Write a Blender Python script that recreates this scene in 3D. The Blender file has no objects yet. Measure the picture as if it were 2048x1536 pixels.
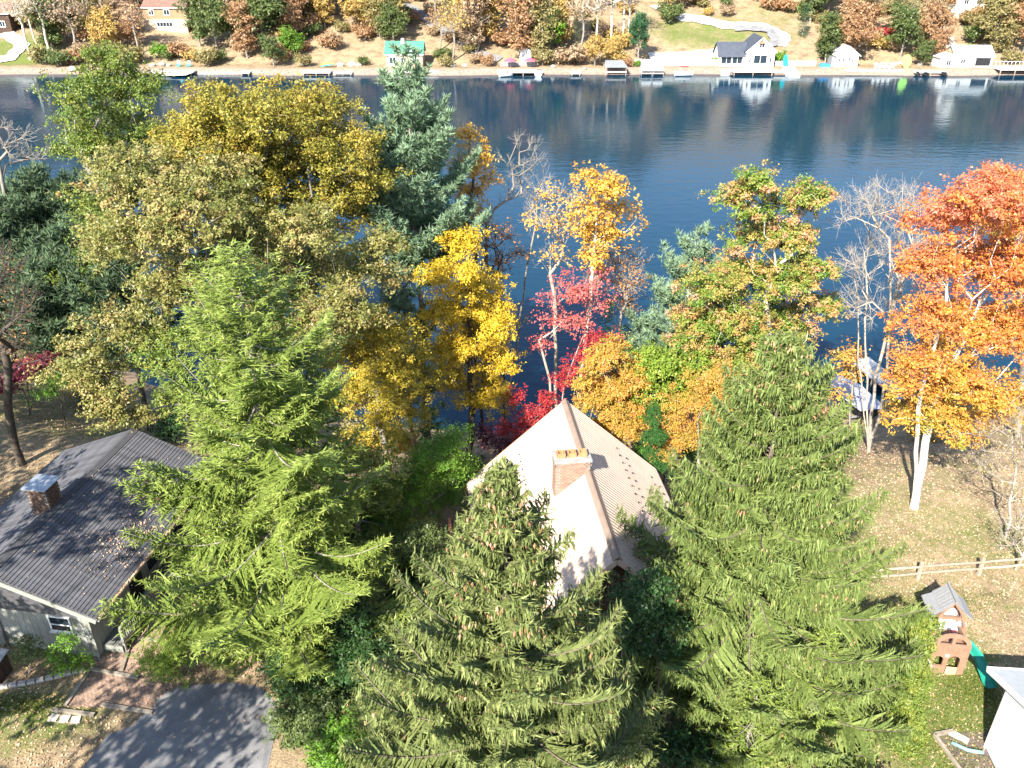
import bpy, math, random
import numpy as np
from mathutils import Vector, Matrix

# ------------------------------------------------------------------ camera, light, exposure
scene = bpy.context.scene
cam_data = bpy.data.cameras.new("camera")
cam_data.sensor_width = 36.0
cam_data.lens = 1700.0 / 2048.0 * 36.0
cam_data.clip_start = 0.5
cam_data.clip_end = 3000.0
cam = bpy.data.objects.new("camera", cam_data)
scene.collection.objects.link(cam)
cam.location = (0.0, 0.0, 32.0)
cam.rotation_euler = (math.radians(61.0), 0.0, 0.0)
scene.camera = cam

SUN_ELEV, SUN_AZ = math.radians(38.0), math.radians(26.0)   # light travels towards +Y, turned 26 deg to +X
world = bpy.data.worlds.new("World")
scene.world = world
world.use_nodes = True
wn = world.node_tree
wn.nodes.clear()
sky = wn.nodes.new("ShaderNodeTexSky")
sky.sky_type = 'NISHITA'
sky.sun_disc = False
sky.sun_elevation = SUN_ELEV
sky.sun_rotation = SUN_AZ + math.pi
sky.altitude = 700.0
sky.air_density = 1.0
sky.dust_density = 0.6
bg = wn.nodes.new("ShaderNodeBackground")
bg.inputs['Strength'].default_value = 0.12
wo = wn.nodes.new("ShaderNodeOutputWorld")
wn.links.new(sky.outputs[0], bg.inputs['Color'])
wn.links.new(bg.outputs[0], wo.inputs['Surface'])

sun_data = bpy.data.lights.new("sun", 'SUN')
sun_data.energy = 5.0
sun_data.angle = math.radians(0.53)
sun_data.color = (1.0, 0.94, 0.84)
sun = bpy.data.objects.new("sun", sun_data)
scene.collection.objects.link(sun)
ldir = Vector((math.sin(SUN_AZ) * math.cos(SUN_ELEV), math.cos(SUN_AZ) * math.cos(SUN_ELEV), -math.sin(SUN_ELEV)))
sun.rotation_euler = ldir.to_track_quat('-Z', 'Y').to_euler()
sun.location = (-40, -80, 90)

scene.view_settings.view_transform = 'Standard'
scene.view_settings.look = 'None'
scene.view_settings.exposure = 1.58
scene.view_settings.gamma = 1.0
scene.view_settings.use_curve_mapping = False
cy = scene.cycles
cy.max_bounces = 6
cy.diffuse_bounces = 3
cy.glossy_bounces = 2
cy.transmission_bounces = 3
cy.transparent_max_bounces = 4
cy.caustics_reflective = False
cy.caustics_refractive = False
cy.sample_clamp_indirect = 6.0

# ------------------------------------------------------------------ terrain functions
def sm(t):
    t = np.clip(t, 0, 1)
    return t * t * (3 - 2 * t)
SX = [-600, -60, -42, -34, -28, -20, -10, 0, 10, 20, 30, 60, 600]
SY = [110, 76, 69, 63, 57, 54, 51, 50, 50, 53, 55, 58, 80]
def shore(x): return np.interp(x, SX, SY)
def far_shore(x): return 201.5 + 0.8 * np.sin(x * .05) + .4 * np.sin(x * .17 + 1)
def gz(x, y):
    x = np.asarray(x, float); y = np.asarray(y, float)
    d = shore(x) - y
    zn = np.where(d > 0, .15 + 4.45 * sm(d / 16), np.maximum(.15 + .25 * d, -3))
    e = y - far_shore(x)
    zf = np.where(e > 0, 1.1 * sm(e / 3) + .27 * np.clip(e - 7, 0, None) * sm((e - 5) / 6), np.maximum(.3 * e, -3))
    zf = zf + .3 * np.clip(e - 46, 0, None)
    zf = np.where(e > 90, zf - .3 * (e - 90), zf)
    return np.where(y < 130, zn, zf)
def g(x, y): return float(gz(x, y))

# ------------------------------------------------------------------ helpers
COL = scene.collection
def link(o):
    COL.objects.link(o)
    return o
def tag(o, label=None, cat=None, group=None, kind=None):
    if label: o["label"] = label
    if cat: o["category"] = cat
    if group: o["group"] = group
    if kind: o["kind"] = kind
    return o
def thing(name, label, cat, loc=(0, 0, 0), rz=0.0, group=None):
    o = bpy.data.objects.new(name, None)
    o.empty_display_size = 0.3
    link(o)
    o.location = loc
    o.rotation_euler = (0, 0, rz)
    return tag(o, label, cat, group)
def mesh_obj(name, me, m=None, parent=None, loc=None, rot=None):
    o = bpy.data.objects.new(name, me)
    link(o)
    if m is not None:
        if len(me.materials) == 0: me.materials.append(m)
    if parent is not None: o.parent = parent
    if loc is not None: o.location = loc
    if rot is not None: o.rotation_euler = rot
    return o
def copy_tree(o, parent=None):
    c = o.copy()
    link(c)
    c.parent = parent
    for ch in list(o.children):
        copy_tree(ch, c)
    return c

class MB:
    """collects simple solids into one mesh"""
    def __init__(s): s.v = []; s.f = []
    def add(s, v, f):
        n = len(s.v); s.v += [tuple(p) for p in v]; s.f += [tuple(i + n for i in q) for q in f]
        return s
    def box(s, c, d, rz=0.0, taper=1.0):
        x, y, z = d[0] / 2, d[1] / 2, d[2] / 2
        cs, sn = math.cos(rz), math.sin(rz)
        vs = []
        for sz in (-1, 1):
            k = taper if sz > 0 else 1.0
            for sx, sy in ((-1, -1), (1, -1), (1, 1), (-1, 1)):
                a, b = sx * x * k, sy * y * k
                vs.append((c[0] + a * cs - b * sn, c[1] + a * sn + b * cs, c[2] + sz * z))
        return s.add(vs, [(3, 2, 1, 0), (4, 5, 6, 7), (0, 1, 5, 4), (1, 2, 6, 5), (2, 3, 7, 6), (3, 0, 4, 7)])
    def span(s, a, b):
        return s.box([(a[i] + b[i]) / 2 for i in range(3)], [abs(b[i] - a[i]) for i in range(3)])
    def bar(s, p, q, w, h, up=(0, 0, 1)):
        p, q = Vector(p), Vector(q)
        d = (q - p).normalized(); u = Vector(up)
        r = d.cross(u)
        if r.length < 1e-4: r = d.cross(Vector((1, 0, 0)))
        r.normalize(); u = r.cross(d)
        vs = []
        for e in (p, q):
            for a, b in ((-1, -1), (1, -1), (1, 1), (-1, 1)): vs.append(e + r * (a * w / 2) + u * (b * h / 2))
        return s.add(vs, [(0, 1, 2, 3), (7, 6, 5, 4), (0, 4, 5, 1), (1, 5, 6, 2), (2, 6, 7, 3), (3, 7, 4, 0)])
    def tube(s, pts, r, n=8, cap=True):
        pts = [Vector(p) for p in pts]
        if not hasattr(r, '__len__'): r = [r] * len(pts)
        base = len(s.v)
        for i, p in enumerate(pts):
            d = (pts[min(i + 1, len(pts) - 1)] - pts[max(i - 1, 0)]).normalized()
            a = d.cross(Vector((0, 0, 1)))
            if a.length < 1e-3: a = d.cross(Vector((1, 0, 0)))
            a.normalize(); b = a.cross(d)
            for k in range(n):
                t = 2 * math.pi * k / n
                s.v.append(tuple(p + (a * math.cos(t) + b * math.sin(t)) * r[i]))
        for i in range(len(pts) - 1):
            for k in range(n):
                a0 = base + i * n + k; a1 = base + i * n + (k + 1) % n
                s.f.append((a0, a1, a1 + n, a0 + n))
        if cap:
            s.f.append(tuple(base + k for k in reversed(range(n))))
            s.f.append(tuple(base + (len(pts) - 1) * n + k for k in range(n)))
        return s
    def prism(s, poly, a, b, axis=2):
        """poly: 2D points, extruded from a to b along axis"""
        def P(p, t):
            return {2: (p[0], p[1], t), 1: (p[0], t, p[1]), 0: (t, p[0], p[1])}[axis]
        n = len(poly)
        vs = [P(p, a) for p in poly] + [P(p, b) for p in poly]
        fs = [tuple(reversed(range(n))), tuple(range(n, 2 * n))]
        fs += [(i, (i + 1) % n, n + (i + 1) % n, n + i) for i in range(n)]
        return s.add(vs, fs)
    def lathe(s, prof, c=(0, 0, 0), n=14):
        base = len(s.v)
        for r, z in prof:
            for k in range(n):
                t = 2 * math.pi * k / n
                s.v.append((c[0] + r * math.cos(t), c[1] + r * math.sin(t), c[2] + z))
        for i in range(len(prof) - 1):
            for k in range(n):
                a0 = base + i * n + k; a1 = base + i * n + (k + 1) % n
                s.f.append((a0, a1, a1 + n, a0 + n))
        s.f.append(tuple(base + k for k in reversed(range(n))))
        s.f.append(tuple(base + (len(prof) - 1) * n + k for k in range(n)))
        return s
    def mesh(s, name, m=None, smooth=False):
        me = bpy.data.meshes.new(name)
        me.from_pydata(s.v, [], s.f)
        if m is not None: me.materials.append(m)
        me.update()
        if smooth: me.polygons.foreach_set("use_smooth", [True] * len(me.polygons))
        return me
    def build(s, name, m, parent=None, loc=None, rot=None, smooth=False):
        return mesh_obj(name, s.mesh(name, m, smooth), None, parent, loc, rot)

# ------------------------------------------------------------------ materials
MATS = {}
def new_mat(name):
    m = bpy.data.materials.new(name)
    m.use_nodes = True
    nt = m.node_tree
    nt.nodes.clear()
    out = nt.nodes.new("ShaderNodeOutputMaterial")
    MATS[name] = m
    return m, nt, out
def node(nt, t, **kw):
    n = nt.nodes.new(t)
    for k, v in kw.items():
        if hasattr(n, k) and not k.startswith('i_'): setattr(n, k, v)
    return n
def ramp(nt, stops, src=None):
    r = nt.nodes.new("ShaderNodeValToRGB")
    el = r.color_ramp.elements
    while len(el) > 1: el.remove(el[-1])
    el[0].position = stops[0][0]; el[0].color = (*stops[0][1], 1)
    for p, c in stops[1:]:
        e = el.new(p); e.color = (*c, 1)
    if src is not None: nt.links.new(src, r.inputs[0])
    return r
def coords(nt, kind='Object', scale=(1, 1, 1)):
    tc = nt.nodes.new("ShaderNodeTexCoord")
    mp = nt.nodes.new("ShaderNodeMapping")
    mp.inputs['Scale'].default_value = scale
    nt.links.new(tc.outputs[kind], mp.inputs[0])
    return mp.outputs[0]
def noise(nt, vec, scale, detail=4, rough=.6):
    n = nt.nodes.new("ShaderNodeTexNoise")
    n.inputs['Scale'].default_value = scale
    n.inputs['Detail'].default_value = detail
    n.inputs['Roughness'].default_value = rough
    if vec is not None: nt.links.new(vec, n.inputs['Vector'])
    return n.outputs['Fac']
def plain(name, c, rough=.7, var=.18, scale=6.0, bump=.0, metal=0.0, stretch=(1, 1, 1), spec=.3):
    """painted / wooden / stone surface: base colour broken up by noise at two scales"""
    m, nt, out = new_mat(name)
    b = nt.nodes.new("ShaderNodeBsdfPrincipled")
    v = coords(nt, 'Object', stretch)
    f = noise(nt, v, scale)
    f2 = noise(nt, v, scale * 7.3, 3)
    mx = nt.nodes.new("ShaderNodeMath"); mx.operation = 'MULTIPLY_ADD'
    nt.links.new(f2, mx.inputs[0]); mx.inputs[1].default_value = .5
    nt.links.new(f, mx.inputs[2])
    lo = tuple(max(0, q * (1 - var * 1.6)) for q in c); hi = tuple(min(1, q * (1 + var)) for q in c)
    r = ramp(nt, [(.45, lo), (1.05, hi)], mx.outputs[0])
    oi = nt.nodes.new("ShaderNodeObjectInfo")
    h = nt.nodes.new("ShaderNodeHueSaturation")
    ma = nt.nodes.new("ShaderNodeMath"); ma.operation = 'MULTIPLY_ADD'
    nt.links.new(oi.outputs['Random'], ma.inputs[0]); ma.inputs[1].default_value = var; ma.inputs[2].default_value = 1 - var / 2
    nt.links.new(ma.outputs[0], h.inputs['Value'])
    nt.links.new(r.outputs[0], h.inputs['Color'])
    nt.links.new(h.outputs[0], b.inputs['Base Color'])
    b.inputs['Roughness'].default_value = rough
    b.inputs['Metallic'].default_value = metal
    b.inputs['Specular IOR Level'].default_value = spec
    if bump > 0:
        bp = nt.nodes.new("ShaderNodeBump")
        bp.inputs['Strength'].default_value = bump; bp.inputs['Distance'].default_value = .02
        nt.links.new(f2, bp.inputs['Height']); nt.links.new(bp.outputs[0], b.inputs['Normal'])
    nt.links.new(b.outputs[0], out.inputs[0])
    return m
def leaf_mat(name, cols, transl=.2, rough=.5, spec=.25):
    """colour ramp over a per-leaf value; thin leaves let some light through"""
    m, nt, out = new_mat(name)
    a = nt.nodes.new("ShaderNodeAttribute"); a.attribute_name = "var"
    n = len(cols)
    r = ramp(nt, [(i / (n - 1), c) for i, c in enumerate(cols)], a.outputs['Fac'])
    b = nt.nodes.new("ShaderNodeBsdfPrincipled")
    b.inputs['Roughness'].default_value = rough
    b.inputs['Specular IOR Level'].default_value = spec
    nt.links.new(r.outputs[0], b.inputs['Base Color'])
    t = nt.nodes.new("ShaderNodeBsdfTranslucent")
    nt.links.new(r.outputs[0], t.inputs['Color'])
    mx = nt.nodes.new("ShaderNodeMixShader"); mx.inputs[0].default_value = transl
    nt.links.new(b.outputs[0], mx.inputs[1]); nt.links.new(t.outputs[0], mx.inputs[2])
    nt.links.new(mx.outputs[0], out.inputs[0])
    return m
def glass(name, c=(.02, .03, .04)):
    m, nt, out = new_mat(name)
    b = nt.nodes.new("ShaderNodeBsdfPrincipled")
    b.inputs['Base Color'].default_value = (*c, 1); b.inputs['Roughness'].default_value = .06
    nt.links.new(b.outputs[0], out.inputs[0])
    return m

PAL = dict(
    oak_olive=[(.06, .08, .015), (.165, .165, .025), (.29, .25, .04), (.43, .32, .06), (.50, .26, .06)],
    oak_tan=[(.055, .085, .02), (.14, .16, .038), (.235, .225, .062), (.35, .285, .11), (.46, .25, .085)],
    yellow=[(.30, .20, .025), (.54, .37, .03), (.66, .48, .04), (.72, .56, .09)],
    yellow_olive=[(.13, .14, .03), (.30, .26, .03), (.48, .36, .04), (.60, .45, .08), (.50, .17, .05)],
    green_yellow=[(.04, .08, .015), (.11, .17, .03), (.21, .25, .045), (.36, .32, .06)],
    bright_green=[(.06, .15, .02), (.13, .26, .025), (.22, .34, .05)],
    lime=[(.09, .16, .02), (.19, .28, .035), (.32, .38, .07)],
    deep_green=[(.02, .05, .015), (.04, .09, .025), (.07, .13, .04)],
    red=[(.22, .015, .02), (.42, .035, .04), (.55, .12, .10)],
    pink_red=[(.38, .05, .05), (.55, .13, .11), (.60, .22, .16)],
    gold=[(.45, .22, .03), (.62, .36, .06), (.68, .44, .10)],
    orange=[(.11, .15, .025), (.32, .26, .04), (.54, .32, .06), (.58, .27, .07), (.50, .15, .05)],
    orange_brown=[(.20, .10, .03), (.42, .20, .06), (.50, .26, .08)],
    red_orange=[(.24, .26, .04), (.54, .33, .05), (.60, .24, .055), (.60, .16, .07), (.64, .28, .19)],
    green_orange=[(.04, .10, .018), (.12, .21, .03), (.22, .28, .05), (.50, .29, .10), (.58, .27, .18)],
    tan=[(.25, .18, .09), (.40, .29, .15), (.50, .38, .22)],
    purple=[(.08, .012, .025), (.18, .03, .05), (.30, .08, .10)],
    spruce=[(.05, .08, .018), (.155, .205, .055), (.29, .335, .11)],
    spruce_sage=[(.05, .075, .02), (.165, .20, .062), (.31, .335, .125)],
    hemlock=[(.075, .115, .025), (.175, .235, .042), (.31, .37, .09)],
    pine=[(.07, .12, .065), (.16, .25, .14), (.28, .38, .24)],
    pine_dark=[(.03, .055, .03), (.075, .12, .06), (.14, .20, .10)],
    cedar=[(.02, .06, .012), (.04, .12, .025), (.06, .17, .035)],
    far_green=[(.05, .08, .025), (.11, .15, .045), (.20, .23, .08)],
    far_pine=[(.02, .06, .03), (.05, .13, .055), (.08, .18, .08)],
    far_orange=[(.22, .11, .055), (.38, .22, .11), (.48, .31, .17)],
    far_gold=[(.28, .19, .06), (.50, .34, .10), (.60, .44, .16)],
    far_olive=[(.13, .12, .045), (.27, .23, .09), (.40, .33, .14)],
    far_brown=[(.24, .16, .09), (.40, .28, .17), (.50, .38, .25)],
)
LEAF = {}
def leafm(p):
    if p not in LEAF:
        conifer = p in ('spruce', 'spruce_sage', 'hemlock', 'pine', 'pine_dark', 'cedar', 'far_pine')
        LEAF[p] = leaf_mat("leaf_" + p, PAL[p], .15 if conifer else .2, .55 if conifer else .42, .2 if conifer else .28)
    return LEAF[p]
def bark_mat(name, c, c2):
    m, nt, out = new_mat(name)
    v = coords(nt, 'Object', (1, 1, .35))
    f = noise(nt, v, 5.0, 6, .7)
    r = ramp(nt, [(.3, c2), (.55, c), (.8, tuple(min(1, q * 1.25) for q in c))], f)
    b = nt.nodes.new("ShaderNodeBsdfPrincipled")
    b.inputs['Roughness'].default_value = .85; b.inputs['Specular IOR Level'].default_value = .15
    nt.links.new(r.outputs[0], b.inputs['Base Color'])
    bp = nt.nodes.new("ShaderNodeBump"); bp.inputs['Strength'].default_value = .5; bp.inputs['Distance'].default_value = .03
    nt.links.new(noise(nt, v, 22, 4), bp.inputs['Height']); nt.links.new(bp.outputs[0], b.inputs['Normal'])
    nt.links.new(b.outputs[0], out.inputs[0])
    return m
BARK = dict(grey=bark_mat("bark_grey", (.30, .27, .23), (.14, .12, .10)),
            pale=bark_mat("bark_pale", (.62, .56, .46), (.30, .26, .20)),
            dark=bark_mat("bark_dark", (.09, .075, .06), (.04, .035, .03)),
            ash=bark_mat("bark_ash", (.40, .35, .29), (.22, .19, .16)),
            brown=bark_mat("bark_brown", (.19, .155, .12), (.09, .075, .06)),
            white=bark_mat("bark_white", (.70, .66, .58), (.25, .22, .18)))
M_cone = leaf_mat("spruce_cone", [(.30, .16, .08), (.48, .28, .16), (.60, .38, .24)], 0.0, .7, .15)

# water
def water_mat():
    m, nt, out = new_mat("lake_water")
    b = nt.nodes.new("ShaderNodeBsdfPrincipled")
    b.inputs['Base Color'].default_value = (.004, .029, .056, 1)
    b.inputs['Roughness'].default_value = .04
    b.inputs['IOR'].default_value = 1.33
    v = coords(nt, 'Object', (.55, 1.0, 1.0))
    v2 = coords(nt, 'Object', (.12, .3, 1.0))
    n1 = noise(nt, v, 2.6, 3, .55); n2 = noise(nt, v, .75, 3, .5); n3 = noise(nt, v2, .25, 2, .5)
    a = nt.nodes.new("ShaderNodeMath"); a.operation = 'MULTIPLY_ADD'
    nt.links.new(n1, a.inputs[0]); a.inputs[1].default_value = .32; nt.links.new(n2, a.inputs[2])
    mu = nt.nodes.new("ShaderNodeMath"); mu.operation = 'MULTIPLY'
    rr = ramp(nt, [(.3, (.45, .45, .45)), (.7, (1, 1, 1))], n3)
    nt.links.new(a.outputs[0], mu.inputs[0]); nt.links.new(rr.outputs[0], mu.inputs[1])
    bp = nt.nodes.new("ShaderNodeBump"); bp.inputs['Strength'].default_value = .26; bp.inputs['Distance'].default_value = .14
    nt.links.new(mu.outputs[0], bp.inputs['Height']); nt.links.new(bp.outputs[0], b.inputs['Normal'])
    b.inputs['Specular IOR Level'].default_value = 0.0
    b.inputs['Roughness'].default_value = 1.0
    gl = nt.nodes.new("ShaderNodeBsdfGlossy"); gl.inputs['Roughness'].default_value = .05; gl.inputs['Color'].default_value = (.80, .86, .88, 1)
    nt.links.new(bp.outputs[0], gl.inputs['Normal'])
    fr = nt.nodes.new("ShaderNodeFresnel"); fr.inputs['IOR'].default_value = 1.33
    nt.links.new(bp.outputs[0], fr.inputs['Normal'])
    fm = nt.nodes.new("ShaderNodeMath"); fm.operation = 'MULTIPLY'; fm.inputs[1].default_value = .88
    nt.links.new(fr.outputs[0], fm.inputs[0])
    ms = nt.nodes.new("ShaderNodeMixShader")
    nt.links.new(fm.outputs[0], ms.inputs[0]); nt.links.new(b.outputs[0], ms.inputs[1]); nt.links.new(gl.outputs[0], ms.inputs[2])
    nt.links.new(ms.outputs[0], out.inputs[0])
    return m
M_water = water_mat()

def ground_mat():
    """leaf litter, bare soil and grass; the vertex value 'grass' says where lawn grows"""
    m, nt, out = new_mat("ground_cover")
    b = nt.nodes.new("ShaderNodeBsdfPrincipled"); b.inputs['Roughness'].default_value = .95; b.inputs['Specular IOR Level'].default_value = .1
    v = coords(nt, 'Object')
    big = noise(nt, v, .22, 4, .6); mid = noise(nt, v, 1.7, 5, .65); fine = noise(nt, v, 13, 4, .75)
    litter = ramp(nt, [(.30, (.14, .105, .065)), (.5, (.33, .26, .17)), (.68, (.47, .38, .26)), (.85, (.60, .50, .37))], fine)
    patch = ramp(nt, [(.35, (.55, .50, .46)), (.5, (.9, .86, .8)), (.65, (1.12, 1.02, .92))], noise(nt, v, .55, 6, .75))
    pm = nt.nodes.new("ShaderNodeMix"); pm.data_type = 'RGBA'; pm.blend_type = 'MULTIPLY'; pm.inputs[0].default_value = 1.0
    nt.links.new(litter.outputs[0], pm.inputs[6]); nt.links.new(patch.outputs[0], pm.inputs[7])
    grass = ramp(nt, [(.3, (.06, .085, .02)), (.55, (.14, .17, .045)), (.8, (.26, .25, .09))], fine)
    at = nt.nodes.new("ShaderNodeAttribute"); at.attribute_name = "grass"
    s1 = nt.nodes.new("ShaderNodeMath"); s1.operation = 'ADD'
    nt.links.new(at.outputs['Fac'], s1.inputs[0]); nt.links.new(mid, s1.inputs[1])
    s2 = nt.nodes.new("ShaderNodeMath"); s2.operation = 'MULTIPLY_ADD'
    nt.links.new(big, s2.inputs[0]); s2.inputs[1].default_value = .7; nt.links.new(s1.outputs[0], s2.inputs[2])
    k = ramp(nt, [(.98, (0, 0, 0)), (1.0, (0, 0, 0))], s2.outputs[0])
    mr = nt.nodes.new("ShaderNodeMapRange"); mr.inputs['From Min'].default_value = 1.05; mr.inputs['From Max'].default_value = 1.5
    nt.links.new(s2.outputs[0], mr.inputs['Value'])
    mx = nt.nodes.new("ShaderNodeMix"); mx.data_type = 'RGBA'
    nt.links.new(mr.outputs[0], mx.inputs[0]); nt.links.new(pm.outputs[2], mx.inputs[6]); nt.links.new(grass.outputs[0], mx.inputs[7])
    # sand and mud along the two shores
    at2 = nt.nodes.new("ShaderNodeAttribute"); at2.attribute_name = "sand"
    sand = ramp(nt, [(.3, (.20, .14, .105)), (.7, (.36, .27, .215))], mid)
    mx2 = nt.nodes.new("ShaderNodeMix"); mx2.data_type = 'RGBA'
    nt.links.new(at2.outputs['Fac'], mx2.inputs[0]); nt.links.new(mx.outputs[2], mx2.inputs[6]); nt.links.new(sand.outputs[0], mx2.inputs[7])
    nt.links.new(mx2.outputs[2], b.inputs['Base Color'])
    bp = nt.nodes.new("ShaderNodeBump"); bp.inputs['Strength'].default_value = .7; bp.inputs['Distance'].default_value = .06
    nt.links.new(fine, bp.inputs['Height']); nt.links.new(bp.outputs[0], b.inputs['Normal'])
    nt.links.new(b.outputs[0], out.inputs[0])
    return m
M_ground = ground_mat()

def asphalt_mat():
    m, nt, out = new_mat("asphalt")
    b = nt.nodes.new("ShaderNodeBsdfPrincipled"); b.inputs['Roughness'].default_value = .9
    v = coords(nt, 'Object')
    f = noise(nt, v, 30, 4, .8); bg_ = noise(nt, v, .8, 4)
    a = nt.nodes.new("ShaderNodeMath"); a.operation = 'MULTIPLY_ADD'; nt.links.new(f, a.inputs[0]); a.inputs[1].default_value = .6; nt.links.new(bg_, a.inputs[2])
    r = ramp(nt, [(.5, (.11, .108, .112)), (1.1, (.25, .245, .245))], a.outputs[0])
    nt.links.new(r.outputs[0], b.inputs['Base Color'])
    bp = nt.nodes.new("ShaderNodeBump"); bp.inputs['Strength'].default_value = .4; bp.inputs['Distance'].default_value = .01
    nt.links.new(f, bp.inputs['Height']); nt.links.new(bp.outputs[0], b.inputs['Normal'])
    nt.links.new(b.outputs[0], out.inputs[0])
    return m
M_asphalt = asphalt_mat()
M_white = plain("white_paint", (.78, .77, .75), .5, .06, 3)
M_siding = plain("white_siding", (.76, .77, .78), .55, .05, 2)
M_metal_tan = plain("tan_metal_roof", (.57, .44, .355), .45, .10, 1.5, spec=.4)
M_ridge = plain("brown_ridge_metal", (.26, .19, .15), .45, .12, 3)
M_brown_wall = plain("brown_wood_wall", (.075, .045, .033), .8, .3, 3, .3, stretch=(6, 6, .5))
M_brick = plain("brick", (.31, .205, .155), .9, .35, 9, .4)
M_pathbrick = plain("path_brick", (.33, .225, .165), .9, .3, 5, .4)
M_shadedbrick = plain("shaded_brick", (.12, .08, .062), .9, .3, 9, .4)  # ranch chimney brick, tree shade put into its base colour
M_mortar = plain("mortar", (.26, .235, .21), .95, .15, 12)
M_flue = plain("clay_flue", (.50, .24, .11), .8, .25, 8)
M_concrete = plain("concrete", (.30, .29, .275), .9, .2, 5, .2)
M_shingle = plain("slate_shingle", (.105, .105, .115), .8, .35, 2.2, .3, stretch=(1, 1, 1))
M_roofcap = plain("shingle_cap", (.07, .07, .075), .85, .2, 5)
M_galv = plain("galvanised_metal", (.42, .45, .48), .4, .15, 4, metal=.5)
M_greyside = plain("grey_green_siding", (.27, .275, .245), .8, .18, 3, .15, stretch=(5, 5, .6))
M_greytrim = plain("grey_green_trim", (.25, .255, .22), .75, .12, 3)
M_deck = plain("deck_board", (.17, .17, .155), .85, .25, 4, .2, stretch=(6, .7, 1))
M_timber = plain("weathered_timber", (.27, .23, .18), .9, .3, 5, .3)
M_newwood = plain("fresh_lumber", (.55, .40, .22), .8, .2, 5)
M_stone = plain("edging_stone", (.42, .385, .34), .9, .25, 6, .4)
M_brown_plastic = plain("brown_plastic", (.28, .17, .115), .5, .12, 4)
M_grey_plastic = plain("grey_plastic", (.24, .245, .25), .5, .15, 5, stretch=(6, 1, 1))
M_white_plastic = plain("white_plastic", (.75, .75, .74), .45, .06, 4)
M_maroon = plain("maroon_plastic", (.20, .03, .06), .45, .1, 4)
M_green_plastic = plain("green_plastic", (.015, .22, .15), .35, .12, 3)
M_fence = plain("fence_wood", (.36, .29, .215), .9, .3, 6, .4, stretch=(1, 1, 1))
M_glass = glass("window_glass")
M_dark = plain("dark_interior", (.02, .02, .022), .8, .2, 2)
M_soil = plain("garden_soil", (.13, .10, .085), .95, .4, 4, .5)
M_teal = plain("teal_plastic", (.22, .42, .38), .5, .15, 4)
M_dock = plain("dock_board", (.60, .56, .51), .85, .16, 3, stretch=(.6, 5, 1))
M_greydock = plain("grey_dock_board", (.40, .40, .40), .85, .16, 3)
M_post = plain("post_wood", (.35, .28, .22), .9, .25, 4)
M_slate_roof = plain("slate_blue_roof", (.065, .075, .095), .7, .15, 1)
M_green_roof = plain("green_metal_roof", (.07, .22, .16), .45, .12, 1)
M_grey_roof = plain("grey_roof", (.46, .48, .48), .7, .12, 1)
M_brown_roof = plain("brown_roof", (.20, .12, .09), .8, .2, 1)
M_tan_wall = plain("tan_stone_wall", (.52, .42, .30), .9, .3, 1.6, .4)
M_wood_wall = plain("red_brown_wall", (.26, .11, .06), .8, .2, 1)
M_lodge = plain("lodge_boards", (.36, .22, .13), .8, .2, 1)
M_wallstone = plain("retaining_wall_stone", (.50, .49, .46), .9, .22, .9, .4)
M_gravel = plain("pale_gravel", (.62, .57, .50), .95, .2, 1.2, .4)
M_turq = plain("turquoise_plastic", (.02, .42, .46), .4, .1, 3)
M_yellow_p = plain("yellow_plastic", (.60, .42, .05), .4, .1, 3)
M_pink = plain("pink_canvas", (.65, .10, .16), .8, .12, 3)
M_limep = plain("lime_plastic", (.35, .70, .12), .4, .1, 3)
M_bluet = plain("blue_tarp", (.06, .28, .60), .5, .15, 3)
M_black = plain("black_plastic", (.02, .02, .022), .4, .2, 3)
M_redboat = plain("red_hull", (.45, .05, .06), .35, .1, 3)
M_copper = plain("copper_roof", (.45, .20, .10), .45, .15, 3)
M_greytarp = plain("pale_tarp", (.42, .41, .47), .7, .15, 2.5, .3)
M_leaflitter = leaf_mat("fallen_leaf", [(.24, .15, .09), (.42, .29, .18), (.56, .42, .28), (.62, .46, .30), (.50, .24, .12)], .1, .8, .1)
M_grassblade = leaf_mat("grass_blade", [(.07, .10, .02), (.15, .20, .04), (.28, .30, .08)], .3, .6, .2)

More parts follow.
